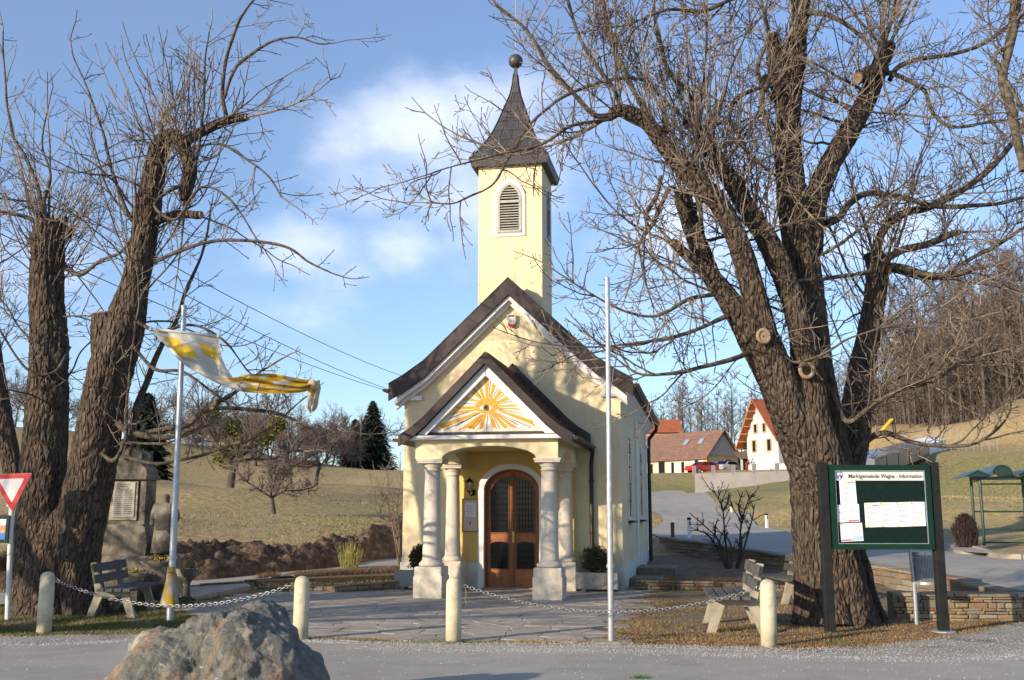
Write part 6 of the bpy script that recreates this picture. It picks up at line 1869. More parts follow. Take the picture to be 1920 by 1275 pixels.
#@@OBJECTS@@
# ------------------------------------------------------------------ street furniture and small things near the camera
# notice board
bl, br_ = P(1557, 1187), P(1770, 1187)
NB = thing('notice_board', 'green framed municipal notice board with pinned papers in front of the big tree', 'notice board', ((bl.x + br_.x) / 2, bl.y, 0))
NBO = tuple(NB.location)
hw_ = (br_.x - bl.x) / 2
ztop = at_y(1548, 868, bl.y).z; zbot = at_y(1650, 1030, bl.y).z
for sx_, dx in ((-1, 0.0), (1, 0.0)):
    m = MB(); m.bbox((sx_ * hw_ - 0.065, -0.05, -0.05), (sx_ * hw_ + 0.065, 0.07, ztop + 0.01), 0.008); m.build('post', post_black, NB)
    if sx_ > 0:
        m = MB(); m.lathe([(0.16, 0.0), (0.15, 0.018), (0.05, 0.025)], (hw_, 0, 0.012), 14); m.build('foot_plate', galv, NB)
fx0, fx1 = -hw_ + 0.075, hw_ - 0.075
def rect(x0, z0, x1, z1): return [(x0, z0), (x1, z0), (x1, z1), (x0, z1)]
m = MB(); m.band(rect(fx0, zbot, fx1, ztop - 0.03), rect(fx0 + 0.075, zbot + 0.075, fx1 - 0.075, ztop - 0.105), -0.075, 0.02, closed=True); m.build('frame', green_metal, NB)
m = MB(); m.band(rect(fx0 + 0.074, zbot + 0.074, fx1 - 0.074, ztop - 0.104), rect(fx0 + 0.084, zbot + 0.084, fx1 - 0.084, ztop - 0.114), -0.07, -0.05, closed=True); m.build('glazing_bead', galv, NB)
m = MB(); m.bbox((fx0 + 0.02, -0.03, zbot + 0.02), (fx1 - 0.02, 0.015, ztop - 0.05)); m.build('felt_panel', board_back, NB)
def nbp(px, py):
    w_ = at_y(px, py, bl.y - 0.05); return w_.x - NBO[0], w_.z
a, b_ = nbp(1562, 897), nbp(1738, 880)
m = MB(); m.bbox((fx0 + 0.085, -0.044, ztop - 0.245), (fx1 - 0.085, -0.031, ztop - 0.115)); hd = m.build('header_strip', mat('header_white', (0.66, 0.66, 0.60), rough=0.5), NB)


def text_obj(name, body, size, m_, parent, loc, width=None, rot=(PI / 2, 0, 0), ext=0.0015):
    cu = bpy.data.curves.new(name, 'FONT'); cu.body = body; cu.size = size; cu.extrude = ext; cu.offset = 0.0016; cu.align_x = 'LEFT'
    o = bpy.data.objects.new(name, cu); COL.objects.link(o)
    bpy.context.view_layer.update()
    dg = bpy.context.evaluated_depsgraph_get()
    me = bpy.data.meshes.new_from_object(o.evaluated_get(dg))
    bpy.data.objects.remove(o)
    me.materials.clear(); me.materials.append(m_)
    o2 = bpy.data.objects.new(name, me); link(o2, parent)
    xs = [v.co.x for v in me.vertices]
    s_ = width / (max(xs) - min(xs)) if width else 1
    o2.scale = (s_, 1 if not width else s_ * 1.12, 1)
    o2.location = loc; o2.rotation_euler = rot
    return o2
text_obj('lettering', 'Marktgemeinde Wagna - Information', 0.105, ink, hd, (fx0 + 0.265, -0.046, ztop - 0.21), width=fx1 - fx0 - 0.37)['kind'] = 'stuff'
# small crest: shield with red and white upper field
cx0, cz0 = fx0 + 0.145, ztop - 0.18
m = MB(); m.prism([(cx0 - 0.042, cz0 + 0.052), (cx0 + 0.042, cz0 + 0.052), (cx0 + 0.042, cz0 - 0.012), (cx0 + 0.025, cz0 - 0.042), (cx0, cz0 - 0.056), (cx0 - 0.025, cz0 - 0.042), (cx0 - 0.042, cz0 - 0.012)], -0.048, -0.043); crest = m.build('crest', mat('crest_blue', (0.08, 0.12, 0.34), rough=0.6), hd)
m = MB(); m.prism([(cx0 - 0.034, cz0 + 0.046), (cx0 - 0.02, cz0 + 0.03), (cx0, cz0 + 0.046), (cx0 + 0.02, cz0 + 0.03), (cx0 + 0.034, cz0 + 0.046), (cx0 + 0.034, cz0 + 0.012), (cx0, cz0 - 0.002), (cx0 - 0.034, cz0 + 0.012)], -0.0500, -0.0478); m.prism([(cx0 - .008, cz0 - .005), (cx0 + .008, cz0 - .005), (cx0 + .008, cz0 - .046), (cx0 - .008, cz0 - .046)], -0.0500, -0.0478); m.build('crest_mark', paper, crest, kind='stuff')
m = MB(); m.prism([(cx0 - 0.004, cz0 + 0.03), (cx0 + 0.012, cz0 + 0.03), (cx0 + 0.012, cz0 - 0.02), (cx0 - 0.004, cz0 - 0.02)], -0.0515, -0.0499); m.build('crest_mark', red_paint, crest)
sheets = [([(1574, 901), (1604, 900), (1608, 945), (1577, 946)], 0), ([(1568, 947), (1611, 945), (1613, 978), (1570, 980)], 1), ([(1575, 982), (1617, 980), (1620, 1014), (1578, 1016)], 2),
          ([(1621, 943), (1650, 942), (1653, 988), (1624, 989)], 0), ([(1650, 942), (1680, 942), (1682, 988), (1653, 988)], 3), ([(1680, 942), (1707, 941), (1710, 987), (1682, 988)], 3), ([(1707, 941), (1734, 941), (1737, 986), (1710, 987)], 3)]
rs = random.Random(4)
for q, (quad, kd) in enumerate(sheets):
    pq = [nbp(*c) for c in quad]
    y1 = -0.031 - (0.0015 if q % 2 else 0); y0 = y1 - 0.003
    m = MB(); m.prism(pq[::-1], y0, y1); s_ = m.build('paper_sheet', paper, NB)
    def bl_(u, v):
        t = [pq[0][k] * (1 - u) + pq[1][k] * u for k in (0, 1)]; b2 = [pq[3][k] * (1 - u) + pq[2][k] * u for k in (0, 1)]
        return (t[0] * (1 - v) + b2[0] * v, t[1] * (1 - v) + b2[1] * v)
    def patch(mb, u0, v0, u1, v1, dy=0.0012):
        mb.prism([bl_(u0, v1), bl_(u1, v1), bl_(u1, v0), bl_(u0, v0)], y0 - dy, y0 - 0.0002)
    m = MB()
    if kd in (0, 3):
        v = 0.14 if kd == 0 else 0.08
        while v < 0.92:
            patch(m, 0.1 + rs.random() * .05, v, 0.45 + rs.random() * 0.45, v + 0.018); v += 0.05
        m.build('print_lines', ink_pale, s_, kind='stuff')
        if kd == 0:
            m = MB(); patch(m, 0.52, 0.09, 0.94, 0.125, 0.0016); m.build('print_heading', ink, s_)
    else:
        for _ in range(26):
            u, v = rs.uniform(.05, .9), rs.uniform(.06, .8); patch(m, u, v, min(u + rs.uniform(.03, .1), .97), v + .02)
        m.build('print_lines', ink_pale, s_, kind='stuff')
        m = MB()
        for _ in range(7):
            u, v = rs.uniform(.1, .85), rs.uniform(.1, .75); patch(m, u, v, u + .035, v + .05, 0.0014)
        m.build('print_dots', red_paint, s_, kind='stuff')
        m = MB(); patch(m, 0.5 if kd == 1 else 0.0, 0.88, 0.96 if kd == 1 else 0.5, 0.97, 0.0016); m.build('print_bar', pink_paint, s_)
        if kd == 2:
            m = MB(); patch(m, 0.52, 0.72, 0.98, 0.96, 0.0016); m.build('print_bar', pale_blue, s_)
    for (u, v) in ((0.04, 0.03), (0.5, 0.97)) if q in (1, 2) else ((0.06, 0.04), (0.08, 0.97)) if q >= 3 else ((0.5, 0.09),):
        c = bl_(u, v); m = MB(); m.tube([(c[0], y0 - 0.012, c[1]), (c[0], y0, c[1])], 0.012, 10); m.build('pin', yellow_print, s_)

# waste basket on its pole
bp_ = P(1719, 1171)
WB = thing('waste_basket', 'perforated grey metal waste basket on a thin pole under the notice board', 'waste bin', tuple(bp_))
m = MB(); m.tube([(0, 0, -0.05), (0, 0, 0.55), (-0.03, 0, 1.12)], 0.030, 12); m.build('pole', galv, WB)
cxb, rb = 0.185, 0.165
def basket():
    V = []; F = []
    na, nz_ = 48, 26
    m = MB()
    for k in range(nz_ + 1):
        z = 0.60 + 0.42 * k / nz_
        if k % 1 == 0:
            pts = [(cxb + rb * math.cos(2 * PI * i / 24), rb * math.sin(2 * PI * i / 24), z) for i in range(25)]
            m.tube(pts, 0.0045, 3, cap=False)
    for i in range(na):
        a = 2 * PI * i / na
        m.tube([(cxb + rb * math.cos(a), rb * math.sin(a), 0.60), (cxb + rb * math.cos(a), rb * math.sin(a), 1.02)], 0.005, 3, cap=False)
    return m
basket().build('perforated_body', galv, WB, kind='stuff')
for z0, z1 in ((0.575, 0.615), (1.0, 1.045)):
    m = MB(); m.lathe([(rb - 0.006, z0), (rb + 0.010, z0), (rb + 0.010, z1), (rb - 0.006, z1)], (cxb, 0, 0), 28); m.build('rim' if z0 > .8 else 'bottom', galv, WB)
m = MB(); m.lathe([(rb - 0.03, 0.62), (rb - 0.02, 0.95)], (cxb, 0, 0), 24); m.build('liner', mat('bin_liner', (0.09, 0.10, 0.11), rough=0.5), WB)
for z in (0.62, 0.97): m = MB(); m.box((0.02, 0, z), (0.10, 0.05, 0.03)); m.build('bracket', galv, WB)

# bollards with chains
bol = [P(82, 1188), P(563, 1200), P(850, 1205), P(1442, 1213)]
blab = ['cream concrete bollard leftmost, in front of the old tree', 'cream concrete bollard just right of the boulder top', 'cream concrete bollard in front of the chapel porch', 'cream concrete bollard in front of the right bench']
b0 = thing('bollard', blab[0], 'bollard', tuple(bol[0]), 0, 'concrete bollards along the road edge')
m = MB(); m.lathe([(0.098, -0.08), (0.098, 0.4), (0.096, 0.72), (0.088, 0.755), (0.07, 0.785), (0.04, 0.80), (0.01, 0.805)], sides=28); m.build('shaft', bollard_m, b0, smooth=True)
m = MB(); m.tube([(0.09 + 0.028 + 0.022 * math.cos(a), 0, 0.70 + 0.022 * math.sin(a)) for a in [2 * PI * i / 12 for i in range(13)]], 0.005, 5); m.build('chain_eye', chain_m, b0)
bo = [b0]
for i in range(1, 4):
    c = copy_tree(b0); place(c, tuple(bol[i]), PI if i in (1, 3) else 0, blab[i]); bo.append(c)
b0.scale = (1, 1, 1.02); bo[3].rotation_euler = (R(1.0), R(-1.2), PI)

def chain(a, b, sag, label):
    root = thing('chain', label, 'chain', tuple(a), 0, 'steel chains between the bollards')
    a_, b__ = Vector((0, 0, 0)), Vector(b) - Vector(a)
    pts = [a_.lerp(b__, t) + Vector((0, 0, -sag * 4 * t * (1 - t))) for t in [i / 400 for i in range(401)]]
    L_ = sum((pts[i + 1] - pts[i]).length for i in range(400)); pitch = 0.046; n = int(L_ / pitch)
    me = None; acc = 0; k = 0
    for i in range(400):
        s_ = (pts[i + 1] - pts[i]).length
        acc += s_
        if acc >= pitch * (k + 0.5) and k < n:
            d = (pts[i + 1] - pts[i]).normalized()
            if me is None:
                m = MB()
                ring = []
                for q in range(15):
                    t = 2 * PI * q / 14
                    ring.append((0.0165 * math.copysign(1, math.cos(t)) * min(1, abs(math.cos(t)) * 1.0) + (0.0125 if math.cos(t) > 0 else -0.0125), 0.0175 * math.sin(t), 0))
                m.tube(ring, 0.0052, 5, cap=False)
                o = m.build('link', chain_m, root, smooth=True); me = o.data
            else:
                o = bpy.data.objects.new('link', me); link(o, root)
            o.location = pts[i]
            q_ = d.to_track_quat('X', 'Z') 
            from mathutils import Quaternion
            o.rotation_mode = 'QUATERNION'
            o.rotation_quaternion = q_ @ Quaternion((1, 0, 0), (0 if k % 2 else PI / 2) + rnd.uniform(-.3, .3))
            k += 1
    return root
chain(bol[0] + Vector((0.13, 0, 0.70)), bol[1] + Vector((-0.13, 0, 0.69)), 0.30, 'steel chain hanging in front of the left bench and flagpole')
chain(bol[2] + Vector((0.13, 0, 0.70)), bol[3] + Vector((-0.13, 0, 0.69)), 0.30, 'steel chain hanging between the porch bollard and the right bollard')
m = MB(); m.tube([tuple(bol[2] + Vector((0.15, -0.01, 0.68))), tuple(bol[2] + Vector((0.16, -0.02, 0.60))), tuple(bol[2] + Vector((0.145, -0.02, 0.54))), tuple(bol[2] + Vector((0.165, -0.02, 0.48)))], 0.005, 5)
tag(m.build('twine', mat('jute', (0.25, 0.2, 0.12), rough=1)), 'loose brown twine hanging from the porch bollard', 'twine')

# flagpoles
def flagpole(label, base, top, r, m_):
    t = thing('flagpole', label, 'flagpole', tuple(base))
    d = top - base
    m = MB(); m.tube([(0, 0, -0.05), tuple(d * 0.42), tuple(d * 0.425), tuple(d)], [r * 1.12, r * 1.12, r, r * 0.92], 16); m.build('tube', m_, t, smooth=False)
    m = MB(); m.lathe([(r, 0), (r * 1.02, 0.03), (r * 0.5, 0.045)], tuple(d), 14); m.build('end_cap', m_, t)
    m = MB()
    for z in (0.35, 0.92): m.lathe([(r * 1.15, 0), (r * 1.5, 0.005), (r * 1.5, 0.05), (r * 1.15, 0.055)], (d.x * z / d.z, d.y * z / d.z, z), 14)
    for k_, part in enumerate([0.35, 0.92]):
        m = MB(); m.lathe([(r * 1.14, 0), (r * 1.5, 0.005), (r * 1.5, 0.045), (r * 1.14, 0.05)], (d.x * part / d.z, d.y * part / d.z, part), 14); m.build('clamp', m_, t)
    return t
pb = P(318, 1165); ptop = at_y(345, 577, 16.18); flagpole('grey steel flagpole carrying the yellow and white banner by the left bench', pb, ptop, 0.046, galv)
m = MB(); m.tube([(ptop.x - 0.06, ptop.y, ptop.z - 0.12), (ptop.x + 0.0, ptop.y, ptop.z - 0.10)], 0.02, 8)
pw = P(1146, 1205); wt = at_y(1138.5, 525, 13.55); flagpole('bare pale steel flagpole standing right of the chapel porch', pw, wt, 0.034, mat('bright_galvanised', (0.36, 0.37, 0.38), (0.50, 0.51, 0.52), 20, rough=0.4, metallic=0.5))
m = MB(); m.bbox((pw.x - 0.22, pw.y - 0.16, 0.0), (pw.x + 0.26, pw.y + 0.2, 0.022)); tag(m.build('base_slab', slab_m), 'flat concrete slab at the foot of the right flagpole', 'slab')
# banner
YB = 16.10
bar_a, bar_b = at_y(283, 617, 15.9), at_y(410, 630, 16.1)
BN = thing('banner', 'weathered yellow and white banner blown sideways from its crossbar on the left flagpole', 'banner', tuple(bar_a))
m = MB(); m.tube([(0, 0, 0), tuple((bar_b - bar_a) * 0.5), tuple(bar_b - bar_a)], 0.022, 10); m.build('crossbar', mat('bar_white', (0.62, 0.60, 0.52), rough=0.6), BN, smooth=True)
for e_ in (Vector((0, 0, 0)), bar_b - bar_a):
    m = MB(); m.lathe([(0.02, -0.03), (0.035, -0.015), (0.035, 0.015), (0.02, 0.03)], tuple(e_), 10); m.build('bar_end', mat('bar_white', (0.62, 0.60, 0.52)), BN)
left_e = [(284, 620, 15.9), (312, 650, 15.88), (345, 683, 15.9), (380, 705, 15.95), (415, 722, 16.0), (450, 733, 15.95), (490, 738, 15.9), (530, 739, 15.95), (565, 735, 16.0), (582, 727, 16.05)]
right_e = [(409, 632, 16.1), (414, 655, 16.1), (420, 680, 16.08), (430, 700, 16.05), (440, 708, 16.0), (470, 702, 16.0), (505, 701, 16.05), (540, 706, 16.05), (570, 711, 16.1), (584, 712, 16.1)]
LE = catmull([tuple(at_y(*q)) for q in left_e], 60); RE_ = catmull([tuple(at_y(*q)) for q in right_e], 60)
V = []; Cc = []
wd = 18
yel = np.array([0.62, 0.40, 0.035]); wh = np.array([0.60, 0.575, 0.50]); gr = np.array([0.30, 0.28, 0.23])
for i in range(60):
    s_ = i / 59
    for k in range(wd + 1):
        t_ = k / wd
        p = LE[i] * (1 - t_) + RE_[i] * t_
        fold = 0.05 * math.sin(t_ * 9 + s_ * 7) * math.sin(PI * t_) + 0.06 * fbm(t_ * 2.2, s_ * 5, 1) + (0.05 * math.sin(t_ * 20 + s_ * 14) if s_ > 0.55 else 0.02 * math.sin(t_ * 14 + s_ * 20))
        V.append((p[0] - bar_a.x, p[1] - bar_a.y + fold * 1.5, p[2] - bar_a.z + fold * 0.35 * math.sin(PI * t_)))
        n_ = fbm(t_ * 1.6 + 3, s_ * 5.5, 4)
        c = wh * (0.92 + 0.2 * fbm(t_ * 3, s_ * 8, 9))
        if s_ < 0.42:
            u = t_ * 1.0
            if (0.10 < u < 0.34 and 0.04 < s_ < 0.16 + u * 0.3) or (0.62 < u < 0.9 and 0.05 + (u - .6) * .15 < s_ < 0.16 + (u - .6) * .2) or (0.3 < u < 0.55 and 0.10 < s_ < 0.20): c = yel
            if n_ < -0.28 and s_ > 0.2: c = gr * 1.1
        else:
            if (t_ > 0.36 and n_ > -0.30) or (s_ > 0.62 and t_ < 0.30): c = yel * (0.95 + 0.3 * n_)
        Cc.append(c)
F = []
for i in range(59):
    for k in range(wd):
        a = i * (wd + 1) + k; F.append((a, a + 1, a + wd + 2, a + wd + 1))
cl_m = mat('banner_cloth', (0.85, 0.85, 0.85), (1.1, 1.1, 1.1), 9, rough=0.85, vcol='Col', bump=0.25, bscale=14, bdist=0.01)
np_mesh('cloth', V, F, cl_m, BN, smooth=True, colors=np.array(Cc))
# knotted end with hanging tail
kn = at_y(585, 720, 16.07) - bar_a
m = MB(); m.lathe([(0.01, -0.08), (0.05, -0.06), (0.075, 0.0), (0.055, 0.05), (0.02, 0.07)], tuple(kn), 12, 1.0, 0.7); m.build('knot', mat('banner_yellow', (0.50, 0.34, 0.06), (0.60, 0.54, 0.42), 7, rough=0.85), BN, smooth=True)
V = []; F = []; Cc = []
tl_ = [(577, 722), (600, 713)], [(577, 745), (600, 730)], [(573, 764), (597, 752)], [(572, 768), (597, 764)]
rows_ = [(574, 724, 599, 712), (578, 738, 601, 728), (575, 752, 598, 745), (572, 765, 596, 762), (580, 774, 588, 770)]
for i, (xa, ya, xb, yb) in enumerate(rows_):
    A_ = at_y(xa, ya, 16.02); B_ = at_y(xb, yb, 16.12)
    for k in range(9):
        p = A_.lerp(B_, k / 8); V.append((p.x - bar_a.x, p.y - bar_a.y + 0.035 * math.sin(k * 1.7 + i), p.z - bar_a.z + (0.03 * math.sin(k * 2.2) if i > 2 else 0)))
        Cc.append(yel * 0.9 if (k < 4 and i < 2) or k == 6 else wh * 0.85)
for i in range(4):
    for k in range(8): a = i * 9 + k; F.append((a, a + 1, a + 10, a + 9))
np_mesh('hanging_tail', V, F, cl_m, BN, smooth=True, colors=np.array(Cc))
# banner remnant wrapped round the foot of the pole
wr = at_y(320, 1098, 16.14)
m = MB(); m.lathe([(0.055, 0.58), (0.062, 0.50), (0.085, 0.30), (0.12, 0.10), (0.13, 0.02), (0.125, 0.0)], (0, 0, 0), 18, 1.0, 0.8)
m.v = [(v[0] * (1 + 0.12 * math.sin(6 * math.atan2(v[1], v[0]) + v[2] * 9)) , v[1], v[2]) for v in m.v]
zf = at_y(320, 1136, 16.14).z
wt_ = thing('tied_cloth', 'yellow and white cloth tied round the lower part of the left flagpole', 'cloth', (wr.x - 0.005, 16.14, zf))
V = m.v; cc = [yel * 0.6 if (math.sin(v[2] * 13 + v[0] * 20) > -0.15) else wh * 0.55 for v in V]
me = bpy.data.meshes.new('cloth'); me.from_pydata(V, [], m.f[:-2]); me.materials.append(cl_m); me.polygons.foreach_set('use_smooth', [True] * len(me.polygons))
ca = me.color_attributes.new('Col', 'FLOAT_COLOR', 'POINT')
for i, c in enumerate(cc): ca.data[i].color = (*c, 1)
o = bpy.data.objects.new('cloth', me); link(o, wt_)
m = MB(); m.tube([(0.066 * math.cos(a), 0.055 * math.sin(a), 0.50) for a in [2 * PI * i / 16 for i in range(17)]], 0.008, 5); m.build('binding', chain_m, wt_)


# benches
def make_bench(label, L_=1.75):
    t = thing('bench', label, 'bench', (0, 0, 0), 0, 'park benches with concrete supports')
    for sx_ in (-1, 1):
        x = sx_ * (L_ / 2 - 0.28)
        m = MB()
        m.prism([(-0.36, 0), (-0.25, 0), (-0.13, 0.34), (-0.24, 0.40)], x - 0.045, x + 0.045, 'x')
        m2 = MB(); m2.prism([(0.28, 0), (0.39, 0), (0.26, 0.40), (0.14, 0.36)], x - 0.045, x + 0.045, 'x')
        m3 = MB(); m3.prism([(-0.25, 0.335), (0.16, 0.325), (0.26, 0.36), (0.36, 0.84), (0.28, 0.85), (0.17, 0.405), (-0.25, 0.415)], x - 0.047, x + 0.047, 'x')
        s_ = m3.build('support', concrete, t)
        m.build('leg', concrete, s_); m2.build('leg', concrete, s_)
    for k in range(4):
        y0 = -0.33 + k * 0.132
        m = MB(); m.bbox((-L_ / 2, y0, 0.418), (L_ / 2, y0 + 0.112, 0.458), 0.008)
        m.build('seat_slat', grey_wood, t)
    for k, (yy, zz) in enumerate(((0.225, 0.60), (0.262, 0.77))):
        m = MB(); m.box((0, yy, zz), (L_ if k < 2 else L_, 0.035, 0.135), rx=R(-12)); m.build('back_slat', grey_wood, t)
    return t
B1 = make_bench('weathered grey bench beneath the old double-stemmed tree')
place(B1, (-6.28, 17.30, 0), R(90 + 4))
B2 = copy_tree(B1); place(B2, (3.14, 15.25, 0), R(-90 - 8), 'weathered grey bench behind the rightmost bollard, seen from its end', 1.1)
B3 = copy_tree(B1); place(B3, (5.12, 19.7, 0.0), R(-86), 'grey bench half hidden behind the trunk of the big pollarded tree')

# yield sign and small poster below it
ys = P(14, 1163)
YS = thing('yield_sign', 'red bordered white give-way sign on a white post at the left edge', 'road sign', tuple(ys))
Y0 = ys.y
pt_ = at_y(24, 893, Y0) - ys
m = MB(); m.tube([(0, 0, -0.05), (pt_.x * 0.3, 0, pt_.z * 0.3), (pt_.x, 0, pt_.z)], 0.038, 12); m.build('post', mat('white_post', (0.58, 0.57, 0.52), (0.68, 0.67, 0.62), 9, rough=0.6, c3=(0.3, 0.27, 0.22), s3=8, t3=(0.6, 0.7)), YS, smooth=False)
def q_(px, py): w_ = at_y(px, py, Y0 - 0.06); return (w_.x - ys.x, w_.z)
tri_ = [q_(61, 887), q_(-18, 890), q_(23, 961)]
def rnd_tri(tr, k, n=5):
    c = [(tr[0][i] + tr[1][i] + tr[2][i]) / 3 for i in (0, 1)]
    out = []
    tt = [[c[i] + (p[i] - c[i]) * k for i in (0, 1)] for p in tr]
    for j in range(3):
        p = tt[j]; a = tt[j - 1]; b = tt[(j + 1) % 3]
        for s_ in range(n + 1):
            u = s_ / n; e = 0.07
            A = [p[i] + (a[i] - p[i]) * e for i in (0, 1)]; B = [p[i] + (b[i] - p[i]) * e for i in (0, 1)]
            out.append(tuple((1 - u) ** 2 * A[i] + 2 * u * (1 - u) * p[i] + u * u * B[i] for i in (0, 1)))
    return out
m = MB(); m.prism(rnd_tri(tri_, 1.0), -0.062, -0.045); pl_ = m.build('sign_plate', galv, YS)
m = MB(); m.prism(rnd_tri(tri_, 0.985), -0.066, -0.0622); m.build('red_border', red_paint, pl_)
m = MB(); m.prism(rnd_tri(tri_, 0.62), -0.069, -0.0663); m.build('white_field', mat('sign_white', (0.55, 0.56, 0.58), rough=0.4), pl_)
for zz in (0.1, 0.45): m = MB(); m.box((pt_.x * .9, -0.035, pt_.z - zz), (0.09, 0.05, 0.03)); m.build('clamp', galv, YS)
a, b_ = q_(-28, 1018), q_(19, 966)
PS = thing('poster_sign', 'small green framed poster with a blue strip beneath the give-way sign', 'sign', (ys.x, Y0, 0))
m = MB(); m.bbox((a[0], -0.075, a[1]), (b_[0], -0.045, b_[1]), 0.004); m.build('frame', green_metal, PS)
m = MB(); m.bbox((a[0] + 0.02, -0.079, a[1] + 0.05), (b_[0] - 0.045, -0.0752, b_[1] - 0.06)); fld = m.build('poster', paper, PS)
m = MB(); m.bbox((a[0] + 0.02, -0.082, a[1] + 0.05), (b_[0] - 0.045, -0.0792, a[1] + 0.155)); m.build('blue_strip', blue_paint, fld)
m = MB(); c = q_(6, 992)
m.lathe([(0.002, 0)], (0, 0, 0)) if False else None
m.prism([(c[0] + dx, c[1] + dz) for dx, dz in [(-.05, -.05), (.03, -.06), (.05, -.02), (.03, .03), (.045, .07), (.0, .05), (-.03, .06), (-.04, .01)]], -0.085, -0.0822); m.build('printed_figure', mat('print_orange', (0.70, 0.36, 0.16), rough=0.6), fld)

# boulder
def boulder():
    bl_ = [((-2.22, 8.75, 0.30), (0.62, 0.62, 0.535)), ((-2.62, 8.62, 0.15), (0.62, 0.60, 0.50)), ((-2.85, 8.60, 0.0), (0.50, 0.5, 0.50)), ((-1.98, 8.75, 0.08), (0.55, 0.56, 0.58)), ((-2.1, 8.6, -0.1), (0.72, 0.6, 0.6))]
    c0 = Vector((-2.38, 8.68, 0.1))
    na, nb_ = 420, 240
    V = []
    cells = [Vector((mnoise.noise(Vector((i * 3.1, 0, 0))), mnoise.noise(Vector((0, i * 2.7, 0))), 0)) for i in range(4)]
    for j in range(nb_ + 1):
        th = PI * j / nb_
        for i in range(na):
            ph = 2 * PI * i / na
            d = Vector((math.sin(th) * math.cos(ph), math.sin(th) * math.sin(ph), math.cos(th)))
            best = 0.2
            for (c, r) in bl_:
                oc = [(c0[k] - c[k]) / r[k] for k in range(3)]; dd = [d[k] / r[k] for k in range(3)]
                A = sum(x * x for x in dd); B = 2 * sum(x * y for x, y in zip(oc, dd)); C_ = sum(x * x for x in oc) - 1
                disc = B * B - 4 * A * C_
                if disc > 0:
                    t = (-B + math.sqrt(disc)) / (2 * A)
                    best = max(best, t)
            p = c0 + d * best
            q = p * 2.2
            n1 = mnoise.noise(q) * 0.09
            v1 = mnoise.voronoi(p * 2.3 + Vector((5, 2, 1)))[0]
            n2 = (v1[1] - v1[0]) * 0.10 - 0.03
            v2 = mnoise.voronoi(p * 5.5 + Vector((1, 7, 3)))[0]
            n3 = (v2[1] - v2[0]) * 0.040
            n4 = mnoise.fractal(p * 12, 0.9, 2.1, 7) * 0.020
            V.append(p + Vector((0, 0, 0.05)) + d * (n1 - n2 * -1 + n3 + n4 - 0.03))
    F = []
    for j in range(nb_):
        for i in range(na):
            i2 = (i + 1) % na
            F.append((j * na + i, (j + 1) * na + i, (j + 1) * na + i2, j * na + i2))
    o0 = (-2.38, 8.68, 0)
    V = [(v.x - o0[0], v.y - o0[1], max(v.z, -0.15)) for v in V]
    rm = bpy.data.materials.new('boulder_rock'); rm.use_nodes = True; nt = rm.node_tree; N, L = nt.nodes, nt.links; b = N['Principled BSDF']
    _inp(b, 'Roughness', 0.85)
    tc = N.new('ShaderNodeTexCoord')
    def noise(scale, det=8, loc=(0, 0, 0), rough=0.65, dist=0.0):
        mp = N.new('ShaderNodeMapping'); mp.inputs['Location'].default_value = loc; L.new(tc.outputs['Object'], mp.inputs[0])
        n = N.new('ShaderNodeTexNoise'); n.inputs['Scale'].default_value = scale; n.inputs['Detail'].default_value = det; n.inputs['Roughness'].default_value = rough; n.inputs['Distortion'].default_value = dist
        L.new(mp.outputs[0], n.inputs['Vector']); return n.outputs[0]
    def rng(v, a, b_):
        m_ = N.new('ShaderNodeMapRange'); m_.inputs[1].default_value = a; m_.inputs[2].default_value = b_; L.new(v, m_.inputs[0]); return m_.outputs[0]
    def mix(f, c1, c2):
        x = N.new('ShaderNodeMix'); x.data_type = 'RGBA'; L.new(f, x.inputs[0])
        for k, c in ((6, c1), (7, c2)):
            if isinstance(c, tuple): x.inputs[k].default_value = (*c, 1)
            else: L.new(c, x.inputs[k])
        return x.outputs[2]
    base = mix(rng(noise(5, 10), 0.35, 0.65), (0.060, 0.068, 0.066), (0.25, 0.245, 0.21))
    base = mix(rng(noise(14, 10, (4, 1, 2)), 0.5, 0.62), base, (0.13, 0.125, 0.10))
    base = mix(rng(noise(3.0, 9, (7, 3, 5), 0.62, 0.6), 0.53, 0.63), base, (0.27, 0.185, 0.12))
    base = mix(rng(noise(2.6, 9, (1, 9, 4), 0.7, 0.8), 0.58, 0.63), base, (0.40, 0.35, 0.27))
    base = mix(rng(noise(9, 8, (2, 2, 8), 0.7, 1.5), 0.64, 0.68), base, (0.62, 0.60, 0.56))
    L.new(base, b.inputs['Base Color'])
    bp = N.new('ShaderNodeBump'); bp.inputs['Strength'].default_value = 1.0; bp.inputs['Distance'].default_value = 0.045
    L.new(noise(16, 14, (0, 0, 0), 0.7), bp.inputs['Height']); L.new(bp.outputs[0], b.inputs['Normal'])
    o = np_mesh('boulder', V, F, rm, None, smooth=True)
    o.location = o0
    tag(o, 'large grey-green boulder with orange and white mineral patches by the road', 'boulder')
boulder()

